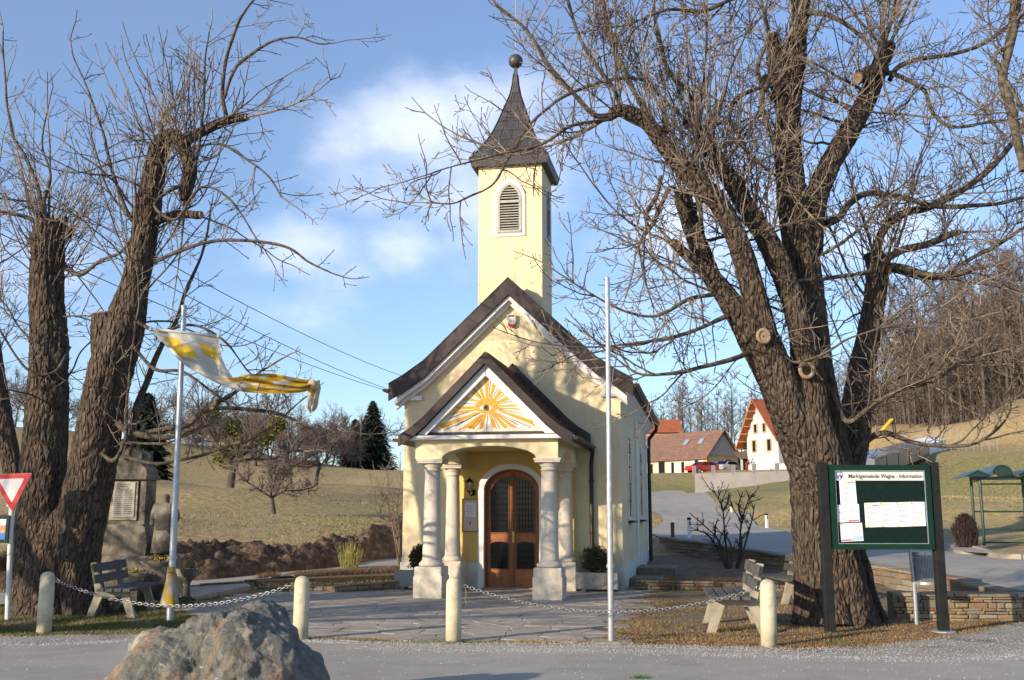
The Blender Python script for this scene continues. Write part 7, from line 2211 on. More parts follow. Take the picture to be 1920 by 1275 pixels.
# planters with box shrubs
def leaf_ball(name, parent, c, r, n, m_, seed, size=0.03, sz=1.0):
    r_ = np.random.RandomState(seed)
    v = r_.randn(n, 3); v /= np.linalg.norm(v, axis=1, keepdims=True)
    k = np.array([1 + 0.25 * mnoise.noise(Vector(x * 2.0 + seed)) for x in v])
    v = v * (r_.rand(n, 1) ** 0.33) * k[:, None] * np.array(r) + np.array(c)
    a = r_.randn(n, 3) * size; b = r_.randn(n, 3) * size
    V = np.stack([v, v + a, v + b], 1).reshape(-1, 3); F = np.arange(3 * n).reshape(n, 3)
    return np_mesh(name, V, F, m_, parent)
def planter(label, slabel, u, v, L_):
    w_ = CO + CU * u + CV * v
    t = thing('planter', label, 'planter', (w_.x, w_.y, 0), -CA, 'aggregate concrete planters at the chapel front')
    m = MB(); 
    o_ = rect(-L_ / 2, -0.2, L_ / 2, 0.2)
    m.band([(x, y) for x, y in o_], [(x * 0.86, y * 0.74) for x, y in o_], 0.07, 0.40, 'z', closed=True); m.bbox((-L_ * 0.42, -0.15, 0.08), (L_ * 0.42, 0.15, 0.33)); m.build('trough', planter_m, t)
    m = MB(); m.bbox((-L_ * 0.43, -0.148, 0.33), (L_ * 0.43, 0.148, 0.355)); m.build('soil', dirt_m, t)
    for sx_ in (-1, 1): m = MB(); m.bbox((sx_ * L_ * 0.32 - 0.05, -0.17, 0), (sx_ * L_ * 0.32 + 0.05, 0.17, 0.07)); m.build('foot', concrete, t)
    s_ = thing('box_shrub', slabel, 'shrub', (w_.x, w_.y, 0.34), -CA)
    return t, s_
_, s_ = planter('exposed aggregate planter with a box shrub right of the porch', 'round clipped box shrub growing in the planter right of the porch', 1.95, -0.55, 0.86)
leaf_ball('foliage', s_, (-0.06, 0, 0.30), (0.30, 0.22, 0.30), 5200, box_leaf, 5, 0.020)
m = MB(); [m.tube([(-0.06, 0, -0.03), (-0.06 + 0.12 * math.cos(a), 0.1 * math.sin(a), 0.3)], 0.009, 5) for a in (0, 1.3, 2.6, 3.9, 5.2)]; m.build('stem', bark_l, s_, kind='stuff')
_, s_ = planter('exposed aggregate planter half hidden behind the left porch column', 'box shrub behind the left porch column', -1.95, -0.55, 0.86)
leaf_ball('foliage', s_, (0.06, 0, 0.32), (0.24, 0.22, 0.30), 4600, box_leaf, 6, 0.020)
m = MB(); [m.tube([(0.06, 0, -0.03), (0.06 + 0.12 * math.cos(a), 0.1 * math.sin(a), 0.3)], 0.009, 5) for a in (0, 1.3, 2.6, 3.9, 5.2)]; m.build('stem', bark_l, s_, kind='stuff')


# ------------------------------------------------------------------ figures (skin chains)
def figure(name, parent, h, m_, pose='stand', bulk=1.0):
    """one continuous body from a skinned skeleton, h = height"""
    k = h / 1.75
    J = {'pelvis': (0, 0, .95), 'belly': (0, 0, 1.10), 'chest': (0, 0, 1.32), 'neck': (0, 0, 1.47), 'skull': (0, -0.01, 1.58), 'crown': (0, 0, 1.70),
         'lsh': (.17, 0, 1.41), 'lel': (.26, .02, 1.14), 'lha': (.20, -.12, .92), 'rsh': (-.17, 0, 1.41), 'rel': (-.26, .02, 1.14), 'rha': (-.20, -.12, .92),
         'lhip': (.09, 0, .90), 'lkn': (.11, -.02, .50), 'lan': (.12, .01, .09), 'lto': (.13, -.14, .04), 'rhip': (-.09, 0, .90), 'rkn': (-.11, .0, .50), 'ran': (-.13, .03, .09), 'rto': (-.15, -.12, .04)}
    if pose == 'bend':
        for q in ('belly', 'chest', 'neck', 'skull', 'crown', 'lsh', 'lel', 'lha', 'rsh', 'rel', 'rha'):
            x, y, z = J[q]; a = 0.75; dz = z - .95; J[q] = (x, y - dz * math.sin(a), .95 + dz * math.cos(a))
    rad = {'pelvis': .13, 'belly': .125, 'chest': .145, 'neck': .06, 'skull': .095, 'crown': .085, 'lsh': .07, 'lel': .05, 'lha': .04, 'rsh': .07, 'rel': .05, 'rha': .04, 'lhip': .095, 'lkn': .065, 'lan': .045, 'lto': .04, 'rhip': .095, 'rkn': .065, 'ran': .045, 'rto': .04}
    E_ = [('pelvis', 'belly'), ('belly', 'chest'), ('chest', 'neck'), ('neck', 'skull'), ('skull', 'crown'), ('chest', 'lsh'), ('lsh', 'lel'), ('lel', 'lha'), ('chest', 'rsh'), ('rsh', 'rel'), ('rel', 'rha'),
          ('pelvis', 'lhip'), ('lhip', 'lkn'), ('lkn', 'lan'), ('lan', 'lto'), ('pelvis', 'rhip'), ('rhip', 'rkn'), ('rkn', 'ran'), ('ran', 'rto')]
    if bulk > 1:
        J['lel'] = (.235, .02, 1.14); J['rel'] = (-.235, .02, 1.14); J['lha'] = (.19, -.10, .98); J['rha'] = (-.19, -.10, .98)
    ks = list(J)
    me = bpy.data.meshes.new(name)
    me.from_pydata([tuple(c * k for c in J[q]) for q in ks], [(ks.index(a), ks.index(b)) for a, b in E_], [])
    o = bpy.data.objects.new(name, me); link(o, parent)
    me.materials.append(m_)
    sk = o.modifiers.new('skin', 'SKIN')
    for i, q in enumerate(ks):
        me.skin_vertices[0].data[i].radius = (rad[q] * k * (bulk if q not in ('skull', 'crown', 'neck') else 1), rad[q] * k * (bulk if q not in ('skull', 'crown', 'neck') else 1) * (0.8 if q in ('chest', 'belly', 'pelvis') else 1))
    me.skin_vertices[0].data[0].use_root = True
    sub = o.modifiers.new('sub', 'SUBSURF'); sub.levels = 2; sub.render_levels = 2
    bpy.context.view_layer.update()
    me2 = bpy.data.meshes.new_from_object(o.evaluated_get(bpy.context.evaluated_depsgraph_get()))
    me2.materials.clear(); me2.materials.append(m_)
    me2.polygons.foreach_set('use_smooth', [True] * len(me2.polygons))
    o.modifiers.clear(); o.data = me2
    return o

# ------------------------------------------------------------------ war memorial on the left
YM = 21.0
mo = at_y(250, 1090, YM); MX = mo.x
def mm(px, py, Y=YM): w_ = at_y(px, py, Y); return (w_.x - MX, w_.z)
MN = thing('memorial', 'weathered stone war memorial with an inscribed tablet behind the left bench', 'monument', (MX, YM, 0), 0)
def rough_block(name, lo, hi, m_, parent, ch=0.03, seed=0):
    m = MB(); m.bbox(lo, hi, ch)
    o = m.build(name, m_, parent)
    return o
x0, z0 = mm(200, 1095); x1, z1 = mm(300, 1040)
rough_block('base', (x0 - 0.35, -0.7, 0.0), (x1 + 0.25, 0.6, z1), mem_stone, MN, 0.05)
xa, za = mm(203, 1040); xb, zb_ = mm(286, 983)
m = MB(); m.prism([(xa, za), (xb + 0.04, za), (xb + 0.06, za + 0.25), (xb, zb_ - 0.05), (xb - 0.08, zb_), (xa + 0.06, zb_), (xa, zb_ - 0.08)], -0.45, 0.4); m.build('plinth_block', mem_stone, MN)
xa, za = mm(172, 1040); xb, zb_ = mm(206, 985)
m = MB(); m.prism([(xa, za), (xb, za), (xb, zb_), (xb - 0.1, zb_ + 0.06), (xa + 0.05, zb_ - 0.02), (xa - 0.02, zb_ - 0.2)], -0.40, 0.35); m.build('side_block', mem_pale, MN)
xa, za = mm(209, 983); xb, zb_ = mm(285, 900)
m = MB(); m.bbox((xa, -0.30, za), (xb, 0.30, zb_), 0.02); m.build('shaft', mem_stone, MN)
for (pa_, pb2) in ((208, 214), (276, 287)):
    q0, _ = mm(pa_, 900); q1, _ = mm(pb2, 900)
    m = MB(); m.bbox((q0, -0.34, za), (q1, -0.2, zb_), 0.012); m.build('corner_pillar', mem_pale if pa_ == 208 else mem_stone, MN)
xt0, zt0 = mm(216, 975); xt1, zt1 = mm(266, 903)
m = MB(); m.bbox((xt0, -0.335, zt0), (xt1 + 0.05, -0.30, zt1)); m.build('tablet_frame', mem_pale, MN)
m = MB(); m.bbox((xt0 + 0.06, -0.352, zt0 + 0.05), (xt1, -0.336, zt1 - 0.02)); tb = m.build('tablet', mem_tablet, MN)
m = MB(); rs = random.Random(2)
ww = xt1 - xt0 - 0.06
for r_ in range(17):
    z = zt1 - 0.07 - r_ * 0.038
    if z < zt0 + 0.08: break
    cols = [(0.16, 0.84)] if r_ < 2 else [(0.08, 0.44), (0.54, 0.92)]
    if r_ == 2: cols = [(0.14, 0.34), (0.62, 0.84)]
    for (a, b) in cols:
        x = xt0 + 0.06 + a * ww; xe = xt0 + 0.06 + (b - rs.uniform(0, .06)) * ww
        while x < xe - 0.012:
            l_ = min(rs.uniform(0.014, 0.034), xe - x); m.bbox((x, -0.3535, z), (x + l_, -0.3521, z + 0.016)); x += l_ + rs.choice((0.005, 0.005, 0.012))
m.build('engraved_names', ink, tb, kind='stuff')
xa, za = mm(222, 900); xb, zb_ = mm(291, 876)
m = MB(); m.bbox((xa - 0.1, -0.42, za), (xb, 0.38, za + 0.1), 0.02); m.build('cornice', mem_stone, MN)
m = MB(); m.prism([(xa - 0.04, za + 0.1), (xb - 0.03, za + 0.1), (xb - 0.06, za + 0.22), (xb - 0.16, za + 0.30), (xb - 0.16, za + 0.52), (xb - 0.3, za + 0.60), (xa + 0.2, za + 0.60), (xa + 0.1, za + 0.5), (xa + 0.1, za + 0.3), (xa - 0.02, za + 0.22)], -0.36, 0.32); m.build('crowning_block', mem_stone, MN)
# stone soldier beside the tablet
sp = at_y(304, 1060, 20.7)
ST = thing('statue', 'dark weathered stone statue of a standing figure beside the memorial tablet', 'statue', (sp.x, 20.7, 0), R(-8))
m = MB(); m.bbox((-0.32, -0.25, 0), (0.32, 0.3, 0.52), 0.03); m.build('pedestal', mem_pale, ST)
hgt = at_y(314, 921, 20.7).z - 0.52
fg = figure('figure', ST, hgt, mem_stone, bulk=1.4); fg.location = (0, 0, 0.52)
fg.scale = (1.2, 1.2, 1)
m = MB(); m.lathe([(0.17, 0.5 * hgt), (0.20, 0.36 * hgt), (0.22, 0.22 * hgt), (0.19, 0.215 * hgt)], (0, 0, 0.52), 20, 1.15, 0.9); m.build('coat', mem_stone, ST, smooth=True)
m = MB(); m.bbox((-0.18, 0.02, 0.5), (0.20, 0.2, 1.15), 0.03); m.build('stone_support', mem_stone, ST)
# flower troughs and bowl
def bowl(label, px, py, Y, w, h, foot, flowers, cat='flower bowl'):
    c = at_y(px, py, Y); zt = c.z
    t = thing('flower_bowl', label, cat, (c.x, Y, max(gz(c.x, Y), 0)))
    m = MB()
    if foot: m.lathe([(w * 0.42, 0), (w * 0.42, 0.05), (w * 0.16, 0.10), (w * 0.13, zt * 0.5), (w * 0.20, zt - h), (w * 0.42, zt - h * 0.6), (w * 0.5, zt - 0.04), (w * 0.52, zt), (w * 0.44, zt), (w * 0.40, zt - 0.05)], sides=20)
    else: m.lathe([(w * 0.3, max(zt - h, 0)), (w * 0.45, zt - h * 0.4), (w * 0.52, zt), (w * 0.46, zt), (w * 0.42, zt - 0.04)], sides=20, sy=0.6)
    m.build('bowl', mem_pale if not foot else mem_stone, t)
    if zt - h > 0.05 and not foot:
        m = MB(); m.bbox((-w * 0.3, -0.15, 0), (w * 0.3, 0.15, zt - h)); m.build('stand', mem_stone, t)
    m = MB(); m.lathe([(0.01, zt - 0.02), (w * 0.43, zt - 0.04)], sides=14, sy=0.6 if not foot else 1); m.build('soil', joint_m, t)
    if flowers:
        r_ = np.random.RandomState(int(px)); n = 60
        c_ = np.column_stack([r_.uniform(-w * .34, w * .34, n), r_.uniform(-.1, .1, n), zt + r_.uniform(0.01, 0.07, n)])
        V = np.stack([c_, c_ + r_.randn(n, 3) * 0.02, c_ + r_.randn(n, 3) * 0.02], 1).reshape(-1, 3)
        np_mesh('pansies', V, np.arange(3 * n).reshape(n, 3), mat('flower_yellow', (0.70, 0.48, 0.02), rough=0.8), t, kind='stuff')
    n = 50; r_ = np.random.RandomState(int(px) + 1); c_ = np.column_stack([r_.uniform(-w * .38, w * .38, n), r_.uniform(-.1, .1, n), zt + r_.uniform(-.01, 0.05, n)])
    V = np.stack([c_, c_ + r_.randn(n, 3) * 0.025, c_ + r_.randn(n, 3) * 0.025], 1).reshape(-1, 3)
    np_mesh('leaves', V, np.arange(3 * n).reshape(n, 3), box_leaf, t, kind='stuff')
bowl('shallow stone bowl of yellow pansies seen above the left bench seat', 249, 1074, 19.6, 0.52, 0.14, False, True)
bowl('long stone trough with a few yellow flowers at the foot of the statue', 296, 1052, 19.9, 0.66, 0.10, False, True)
bowl('footed stone urn standing right of the left flagpole', 352, 1066, 19.8, 0.42, 0.22, True, False)
m = MB(); m.prism([tuple(P(365, 1128).xy), tuple(P(470, 1106).xy), tuple(P(460, 1099).xy), tuple(P(300, 1112).xy), tuple(P(290, 1124).xy)], 0, 0.09, 'z'); tag(m.build('stone_kerb_slab', slab_m), 'low dark stone slab bordering the memorial bed', 'slab')

# ------------------------------------------------------------------ shrubs and plants near the chapel
def px_stems(name, label, cat, base, Y, stems_, r0, m_, fuzz=None, seed=1, dz=0.1, fine=1.0):
    w0 = at_y(*base, Y)
    t = thing(name, label, cat, (w0.x, Y, w0.z))
    tw = Twigs(seed)
    for st in stems_:
        pts = [tuple(at_y(x, y, Y + rnd.uniform(-.1, .1) + k * rnd.uniform(-dz, dz))) for k, (x, y) in enumerate(st)]
        C = catmull(pts, 12)
        tw.line(C, np.linspace(r0, r0 * 0.35, 12), 6)
        L_ = np.linalg.norm(np.diff(C, axis=0), axis=1).sum()
        for _ in range(int(L_ * (fuzz or 8))):
            j = tw.r.randint(3, 11); d = C[j] - C[j - 1]; d /= np.linalg.norm(d)
            a = tw.perp(d)
            Pq, Dq = tw.shoot(C[j], d * 0.7 + a * 0.9 + np.array([0, 0, .3]), L_ * tw.r.uniform(0.08, 0.28), 5, 0.6, 0.12)
            tw.line(Pq, np.linspace(r0 * 0.4, r0 * 0.22, 6), 4)
            for _ in range(int(3 * fine)):
                k = tw.r.randint(1, 5); P3, _d = tw.shoot(Pq[k], Dq[k] + tw.perp(Dq[k]), L_ * 0.06, 3, 0.5, 0.15)
                tw.line(P3, np.linspace(r0 * 0.25, r0 * 0.18, 4), 3)
    tw.build('branches', m_, t, tuple(t.location), kind='stuff')
    return t
px_stems('bare_shrub', 'dark leafless pruned shrub between chapel wall and right benches', 'shrub', (1368, 1066), 25.5,
         [[(1362, 1066), (1355, 1040), (1345, 1010), (1320, 985), (1300, 968), (1293, 962)], [(1366, 1066), (1362, 1030), (1358, 990), (1355, 955), (1345, 932), (1336, 918)], [(1358, 955), (1365, 940), (1366, 925)],
          [(1380, 1066), (1390, 1030), (1388, 1000), (1392, 975), (1402, 940), (1412, 925)], [(1385, 1066), (1388, 1000), (1388, 975), (1375, 955), (1372, 940)], [(1392, 975), (1385, 950), (1390, 930), (1393, 922)],
          [(1360, 1062), (1345, 1030), (1330, 1005), (1310, 995), (1295, 995)], [(1388, 1055), (1400, 1010), (1410, 975), (1415, 945)], [(1340, 1008), (1342, 985), (1346, 972)], [(1370, 1066), (1372, 1030), (1364, 1010), (1350, 998), (1335, 994)]], 0.030, dark_bush, fuzz=7, seed=41, dz=0.05)
px_stems('bare_shrub', 'light brown bare shrub at the left corner of the chapel', 'shrub', (748, 1062), 27.0,
         [[(748, 1062), (740, 1010), (730, 960), (715, 920), (705, 890)], [(750, 1060), (748, 1000), (745, 940), (752, 900), (748, 865)], [(752, 1055), (740, 1000), (722, 975), (700, 950), (690, 915)], [(735, 975), (725, 940), (728, 900), (722, 875)]], 0.020, twig_m, fuzz=9, seed=43)
wcl = thing('ornamental_grass', 'clump of upright yellow-green stems between lane and flower bed', 'grass clump', tuple(P(656, 1073)))
tw = Twigs(5)
for _ in range(130):
    a = tw.r.rand() * 6.28; rr = tw.r.rand() * 0.16
    tw.line(tw.shoot((rr * math.cos(a) * 1.3, rr * math.sin(a), 0), (math.cos(a) * .28 * rr / .16, math.sin(a) * .28, 1), tw.r.uniform(0.35, 0.85), 5, 0, 0.05)[0], np.linspace(0.008, 0.004, 6), 3)
tw.build('stems', stem_yellow, wcl, (0, 0, 0))


def blades(name, n, region, hfun, m_, colf, wid=0.004, seed=1, lean=0.5, zfun=None):
    r_ = np.random.RandomState(seed)
    A = np.zeros((0, 2))
    while len(A) < n:
        A = np.vstack([A, region(r_, n)])
    A = A[:n]
    Z = np.zeros(n) if zfun is None else zfun(A)
    h = hfun(r_, A)
    a = r_.rand(n) * 6.28
    dx, dy = np.cos(a) * wid, np.sin(a) * wid
    b2 = r_.rand(n) * 6.28; ln = r_.rand(n) * lean * h
    p0 = np.column_stack([A[:, 0] - dx, A[:, 1] - dy, Z]); p1 = np.column_stack([A[:, 0] + dx, A[:, 1] + dy, Z]); p2 = np.column_stack([A[:, 0] + np.cos(b2) * ln, A[:, 1] + np.sin(b2) * ln, Z + h])
    V = np.stack([p0, p1, p2], 1).reshape(-1, 3); F = np.arange(3 * n).reshape(n, 3)
    C = np.repeat(colf(r_, A), 3, axis=0)
    return np_mesh(name, V, F, m_, None, kind='stuff', colors=C)


grass_m = mat('grass_blade', (0.9, 0.9, 0.9), (1.1, 1.1, 1.1), 2, rough=0.95, vcol='Col')
plz = [(q.x, q.y) for q in plaza]
SHx, SHy = SH[:, 0], SH[:, 1]
def fb(x, y, o, kx, ky=None):
    ky = kx if ky is None else ky
    return np.array([fbm(a_ * kx, b_ * ky, o, 3) for a_, b_ in zip(x, y)])
def verge(r_, n):
    x = r_.uniform(-9.5, 9.5, n)
    lo_ = np.interp(x, SHx, SHy) - 0.05
    y = lo_ + (r_.rand(n) ** 1.25) * (21 - lo_)
    k = ~poly_mask(x, y, plz) & ~((x > 5.7) & (y > 16.15))
    k &= r_.rand(n) < 0.62 + 0.8 * fb(x, y, 3, 1.3) - 0.42 * (x > 1)
    return np.column_stack([x, y])[k]
def vcol(r_, A):
    n = len(A)
    g = np.array([0.5 + 0.9 * fbm(a * 0.8, b * 0.8, 7) + (0.28 if a < 0 else -0.55) for a, b in A])
    g = np.clip(g + r_.randn(n) * 0.22, 0, 1)[:, None]
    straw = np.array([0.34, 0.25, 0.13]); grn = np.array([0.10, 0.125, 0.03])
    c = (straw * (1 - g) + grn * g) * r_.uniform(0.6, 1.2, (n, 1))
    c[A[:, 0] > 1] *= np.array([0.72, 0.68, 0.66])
    return c
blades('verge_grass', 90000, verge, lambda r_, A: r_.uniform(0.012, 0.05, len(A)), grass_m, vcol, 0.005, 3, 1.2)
def litter_reg(r_, n):
    x = np.where(r_.rand(n) < 0.68, r_.uniform(1.2, 9, n), r_.uniform(-8.5, -1.5, n))
    lo_ = np.interp(x, SHx, SHy) - 0.15
    y = lo_ + abs(r_.randn(n)) * 1.3
    k = (y < 20) & (~poly_mask(x, y, plz) | (r_.rand(n) < 0.06))
    return np.column_stack([x, y])[k]
blades('leaf_litter', 14000, litter_reg, lambda r_, A: r_.uniform(0.004, 0.02, len(A)), grass_m, lambda r_, A: np.array([0.22, 0.12, 0.06]) * r_.uniform(0.4, 1.7, (len(A), 1)), 0.014, 4, 2.5)
# tussocks on the lower meadow on the left and the bed around the chapel
def meadow(r_, n):
    y = r_.uniform(22, 62, n); x = r_.uniform(-0.52, 0.02, n) * y
    k = ~poly_mask(x, y, lane_poly) & ~((x > -3) & (y < 33)) & (r_.rand(n) < 0.5 + fb(x, y, 2, .4))
    return np.column_stack([x, y])[k]
def mcol(r_, A):
    n = len(A); g = np.clip(0.35 + 0.8 * np.array([fbm(a * 0.12, b * 0.06, 7) for a, b in A]) + r_.randn(n) * .2, 0, 1)[:, None]
    return (np.array([0.37, 0.29, 0.16]) * (1 - g) + np.array([0.16, 0.17, 0.05]) * g) * r_.uniform(0.6, 1.15, (n, 1))
blades('meadow_grass', 60000, meadow, lambda r_, A: r_.uniform(0.02, 0.085, len(A)), grass_m, mcol, 0.018, 5, 1.0, zfun=lambda A: ground_np(A[:, 0], A[:, 1]) - 0.01)
_o = np.argsort(FE[:, 0])
def meadow_r(r_, n):
    y = r_.uniform(26, 80, n); x = r_.uniform(0.13, 0.55, n) * y
    k = ~poly_mask(x, y, road_poly) & (y > np.interp(x, FE[_o, 0], FE[_o, 1]) + 1.5)
    return np.column_stack([x, y])[k]
blades('hill_grass', 50000, meadow_r, lambda r_, A: r_.uniform(0.02, 0.08, len(A)), grass_m, mcol, 0.018, 6, 1.0, zfun=lambda A: ground_np(A[:, 0], A[:, 1]) - 0.01)
# heather along the beds
def heath_reg(segs):
    def f(r_, n):
        out = []
        for a, b, w_ in segs:
            t = r_.rand(n // 2)
            x = a[0] + (b[0] - a[0]) * t + r_.randn(n // 2) * .03; y = a[1] + (b[1] - a[1]) * t + r_.randn(n // 2) * w_
            k = fb(x, y * 0 + a[1], 1, 1.0) > -0.05
            out.append(np.column_stack([x, y])[k])
        return np.vstack(out)[r_.permutation(sum(len(o) for o in out))]
    return f
hs = [((P(480, 1095).x, P(480, 1095).y), (P(740, 1083).x, P(740, 1083).y), 0.16), ((2.9, 22.75), (5.8, 22.3), 0.12)]
blades('heather', 16000, heath_reg(hs), lambda r_, A: r_.uniform(0.08, 0.30, len(A)), grass_m, lambda r_, A: np.array([[0.25, 0.10, 0.085], [0.17, 0.11, 0.06], [0.11, 0.12, 0.05]])[r_.randint(0, 3, len(A))] * r_.uniform(.6, 1.2, (len(A), 1)), 0.010, 9, 0.8)
# grass tufts on the small island by the road edge
def tuft_reg(r_, n):
    c = P(1200, 1274); return np.column_stack([c.x + r_.randn(n) * 0.05, c.y + r_.randn(n) * 0.03])
blades('grass_tuft', 160, tuft_reg, lambda r_, A: r_.uniform(0.02, 0.05, len(A)), grass_m, lambda r_, A: np.array([0.06, 0.16, 0.03]) * r_.uniform(.6, 1.2, (len(A), 1)), 0.006, 9, 1.5)
# bed soil behind the left edging
m = MB(); m.prism([tuple(P(480, 1100).xy), tuple(P(752, 1088).xy), tuple(P(752, 1068).xy), tuple(P(560, 1080).xy)], 0.0, 0.13, 'z'); m.build('flower_bed', mat('bed_soil', (0.10, 0.07, 0.045), (0.17, 0.125, 0.075), 8, rough=1, bump=0.8, bscale=14, bdist=0.04, coord='World'), kind='structure')

# round dark bush and bus shelter by the pavement
w_ = at_y(1812, 1024, 31.5)
DB = thing('round_bush', 'dark leafless dome-shaped bush beside the bus shelter', 'bush', (w_.x, 31.5, w_.z))
tw = Twigs(55)
for _ in range(1500):
    a = tw.r.rand() * 6.28; c_ = tw.r.uniform(0, 0.40)
    hh = 1.0 * (1 - 0.55 * (c_ / 0.42) ** 2) * tw.r.uniform(.75, 1)
    tw.line(tw.shoot((c_ * math.cos(a) * .75, c_ * math.sin(a) * .75, 0), (math.cos(a) * c_ * .35, math.sin(a) * c_ * .35, 1), hh, 4, 0, 0.05)[0], np.linspace(0.010, 0.006, 5), 3)
tw.build('twigs', dark_bush, DB, (0, 0, 0))
sb = at_y(1846, 1022, 33.0)
SHL = thing('bus_shelter', 'green steel bus shelter with a barrel and zigzag roof at the right edge', 'bus shelter', (sb.x, 33.0, sb.z - 0.02), R(-14))
gm2 = mat('shelter_green', (0.006, 0.040, 0.036), (0.009, 0.052, 0.046), 5, rough=0.35, spec=0.6)
for (x, y) in ((0, 0), (1.55, 0), (0.0, 1.5), (1.55, 1.5), (3.1, 0), (3.1, 1.5)):
    m = MB(); m.tube([(x, y, 0), (x, y, 2.12)], 0.045, 10); m.build('post', gm2, SHL)
for (a, b) in (((0, 0, 2.10), (3.1, 0, 2.10)), ((0, 1.5, 2.10), (3.1, 1.5, 2.10)), ((0, 0, 1.05), (3.1, 0, 1.05)), ((0, 1.5, 1.05), (3.1, 1.5, 1.05)), ((0, 0, 0.1), (3.1, 0, 0.1)), ((0, 0, 2.02), (0, 1.5, 2.02)), ((0, 0, 1.9), (3.1, 0, 1.9))):
    m = MB(); m.tube([a, b], 0.025, 8); m.build('rail', gm2, SHL)
prof_ = [(-0.50, 2.14), (-0.10, 2.34), (0.26, 2.17)] + [(0.60 + 0.30 * math.cos(PI - PI * i / 12), 2.19 + 0.30 * math.sin(PI * i / 12)) for i in range(13)] + [(1.00, 2.17), (1.38, 2.36), (1.76, 2.17)] + [(2.10 + 0.30 * math.cos(PI - PI * i / 12), 2.19 + 0.30 * math.sin(PI * i / 12)) for i in range(13)] + [(2.5, 2.17), (2.9, 2.34), (3.5, 2.14)]
m = MB(); m.band(prof_, [(x, z - 0.035) for x, z in prof_], -0.40, 1.95, 'y'); m.build('roof', mat('shelter_roof', (0.020, 0.060, 0.072), (0.032, 0.085, 0.10), 3, rough=0.35, metallic=0.3), SHL)
sd_ = mat('shelter_dark', (0.006, 0.03, 0.026), rough=0.5)
for cx_ in (0.60, 2.10):
    m = MB(); m.prism([(cx_ + 0.28 * math.cos(PI - PI * i / 12), 2.18 + 0.28 * math.sin(PI * i / 12)) for i in range(13)], -0.36, -0.34); m.build('barrel_end', sd_, SHL)
for tri_s in ([(-0.46, 2.12), (-0.10, 2.30), (0.24, 2.13)], [(1.04, 2.13), (1.38, 2.32), (1.72, 2.13)]):
    m = MB(); m.prism(tri_s, -0.36, -0.34); m.build('gable_end', sd_, SHL)
m = MB(); m.bbox((-0.3, -0.06, 2.05), (3.3, 0.06, 2.13)); m.build('beam', gm2, SHL)
# delineator posts
def delineator(label, px, py_top, py_base, Y, cap=True):
    b = at_y(px, py_base, Y); h = at_y(px, py_top, Y).z - b.z
    t = thing('delineator_post', label, 'marker post', tuple(b), R(20), 'white marker posts along the side road')
    m = MB(); m.bbox((-0.055, -0.05, -0.1), (0.055, 0.05, h * (0.88 if cap else 1)), 0.01); m.build('post', mat('post_white', (0.72, 0.72, 0.70), rough=0.6), t)
    if cap: m = MB(); m.bbox((-0.056, -0.051, h * 0.88), (0.056, 0.051, h), 0.01); m.build('black_cap', post_black, t)
    m = MB(); m.bbox((-0.02, -0.056, h * 0.62), (0.02, -0.051, h * 0.82)); m.build('reflector', post_black, t)
delineator('nearest white marker post with a black cap just behind the stone wall', 1293, 970, 1010, 36)
delineator('white marker post on the meadow side, second from the right', 1438, 963, 989, 46)
delineator('small white marker post further up the bend of the side road', 1372, 946, 966, 68)
delineator('tiny white marker post farthest up the side road', 1297, 925, 938, 96, cap=False)
b = at_y(1262, 1008, 35.5)
m = MB(); m.bbox((-0.07, -0.02, -0.1), (0.05, 0.02, 0.5)); o = tag(m.build('marker_stake', mat('rust_brown', (0.16, 0.07, 0.045), rough=0.8)), 'short rust-brown stake left of the nearest white marker post', 'stake'); o.location = b

# ------------------------------------------------------------------ houses, wall, cars and people up the road
def gable_house(name, label, cat, corner, ang, L_, W_, he, hr, wall_m, side_m, roof_m, over=0.5, base=0.0, wins=(), roof_over_end=0.6):
    """local x along the ridge (length L_), y across (width W_); corner is the near corner (x=0,y=0)"""
    t = thing(name, label, cat, tuple(corner), ang)
    m = MB(); m.bbox((0, 0, -1.5), (L_, W_, he)); m.build('wall', wall_m, t)
    m = MB(); m.prism([(0, he), (W_, he), (W_ / 2, hr)], 0.0, L_, 'x'); m.build('gable', side_m, t)
    sl = (hr - he) / (W_ / 2)
    rfm = MB(); rfm.band([(-over, he - sl * over + 0.22), (W_ / 2, hr + 0.22), (W_ + over, he - sl * over + 0.22)], [(-over, he - sl * over + 0.02), (W_ / 2, hr + 0.02), (W_ + over, he - sl * over + 0.02)], -roof_over_end, L_ + roof_over_end, 'x')
    rf_ = rfm.build('roof', roof_m, t)
    # tile courses as raised rows
    m = MB()
    n = int((W_ / 2 + over) / 0.42)
    for side_ in (0, 1):
        for k in range(n):
            y = -over + 0.42 * k; z = he - sl * over + 0.23 + sl * 0.42 * k
            yy = y if side_ == 0 else W_ - y
            m.box(((L_) / 2, yy, z), (L_ + 2 * roof_over_end, 0.06, 0.05), rx=math.atan(sl) * (1 if side_ == 0 else -1))
    m.build('tile_courses', roof_m, rf_, kind='stuff')
    for (face, u, z, w, h, mf) in wins:
        m = MB(); d = 0.05
        g = MB()
        if face == 'front': m.bbox((u - w / 2 - .12, -d, z - .12), (u + w / 2 + .12, -0.001, z + h + .12)); g.bbox((u - w / 2, -d - 0.03, z), (u + w / 2, -d - 0.001, z + h)); 
        elif face == 'end': m.bbox((L_ + 0.001, u - w / 2 - .12, z - .12), (L_ + d, u + w / 2 + .12, z + h + .12)); g.bbox((L_ + d + .001, u - w / 2, z), (L_ + d + 0.03, u + w / 2, z + h))
        elif face == 'start': m.bbox((-d, u - w / 2 - .12, z - .12), (-0.001, u + w / 2 + .12, z + h + .12)); g.bbox((-d - 0.03, u - w / 2, z), (-d - 0.001, u + w / 2, z + h))
        wf = m.build('window' if h < 1.9 else 'door', mf, t); g.build('pane' if h < 1.9 else 'door_leaf', glass_dark, wf)
    return t
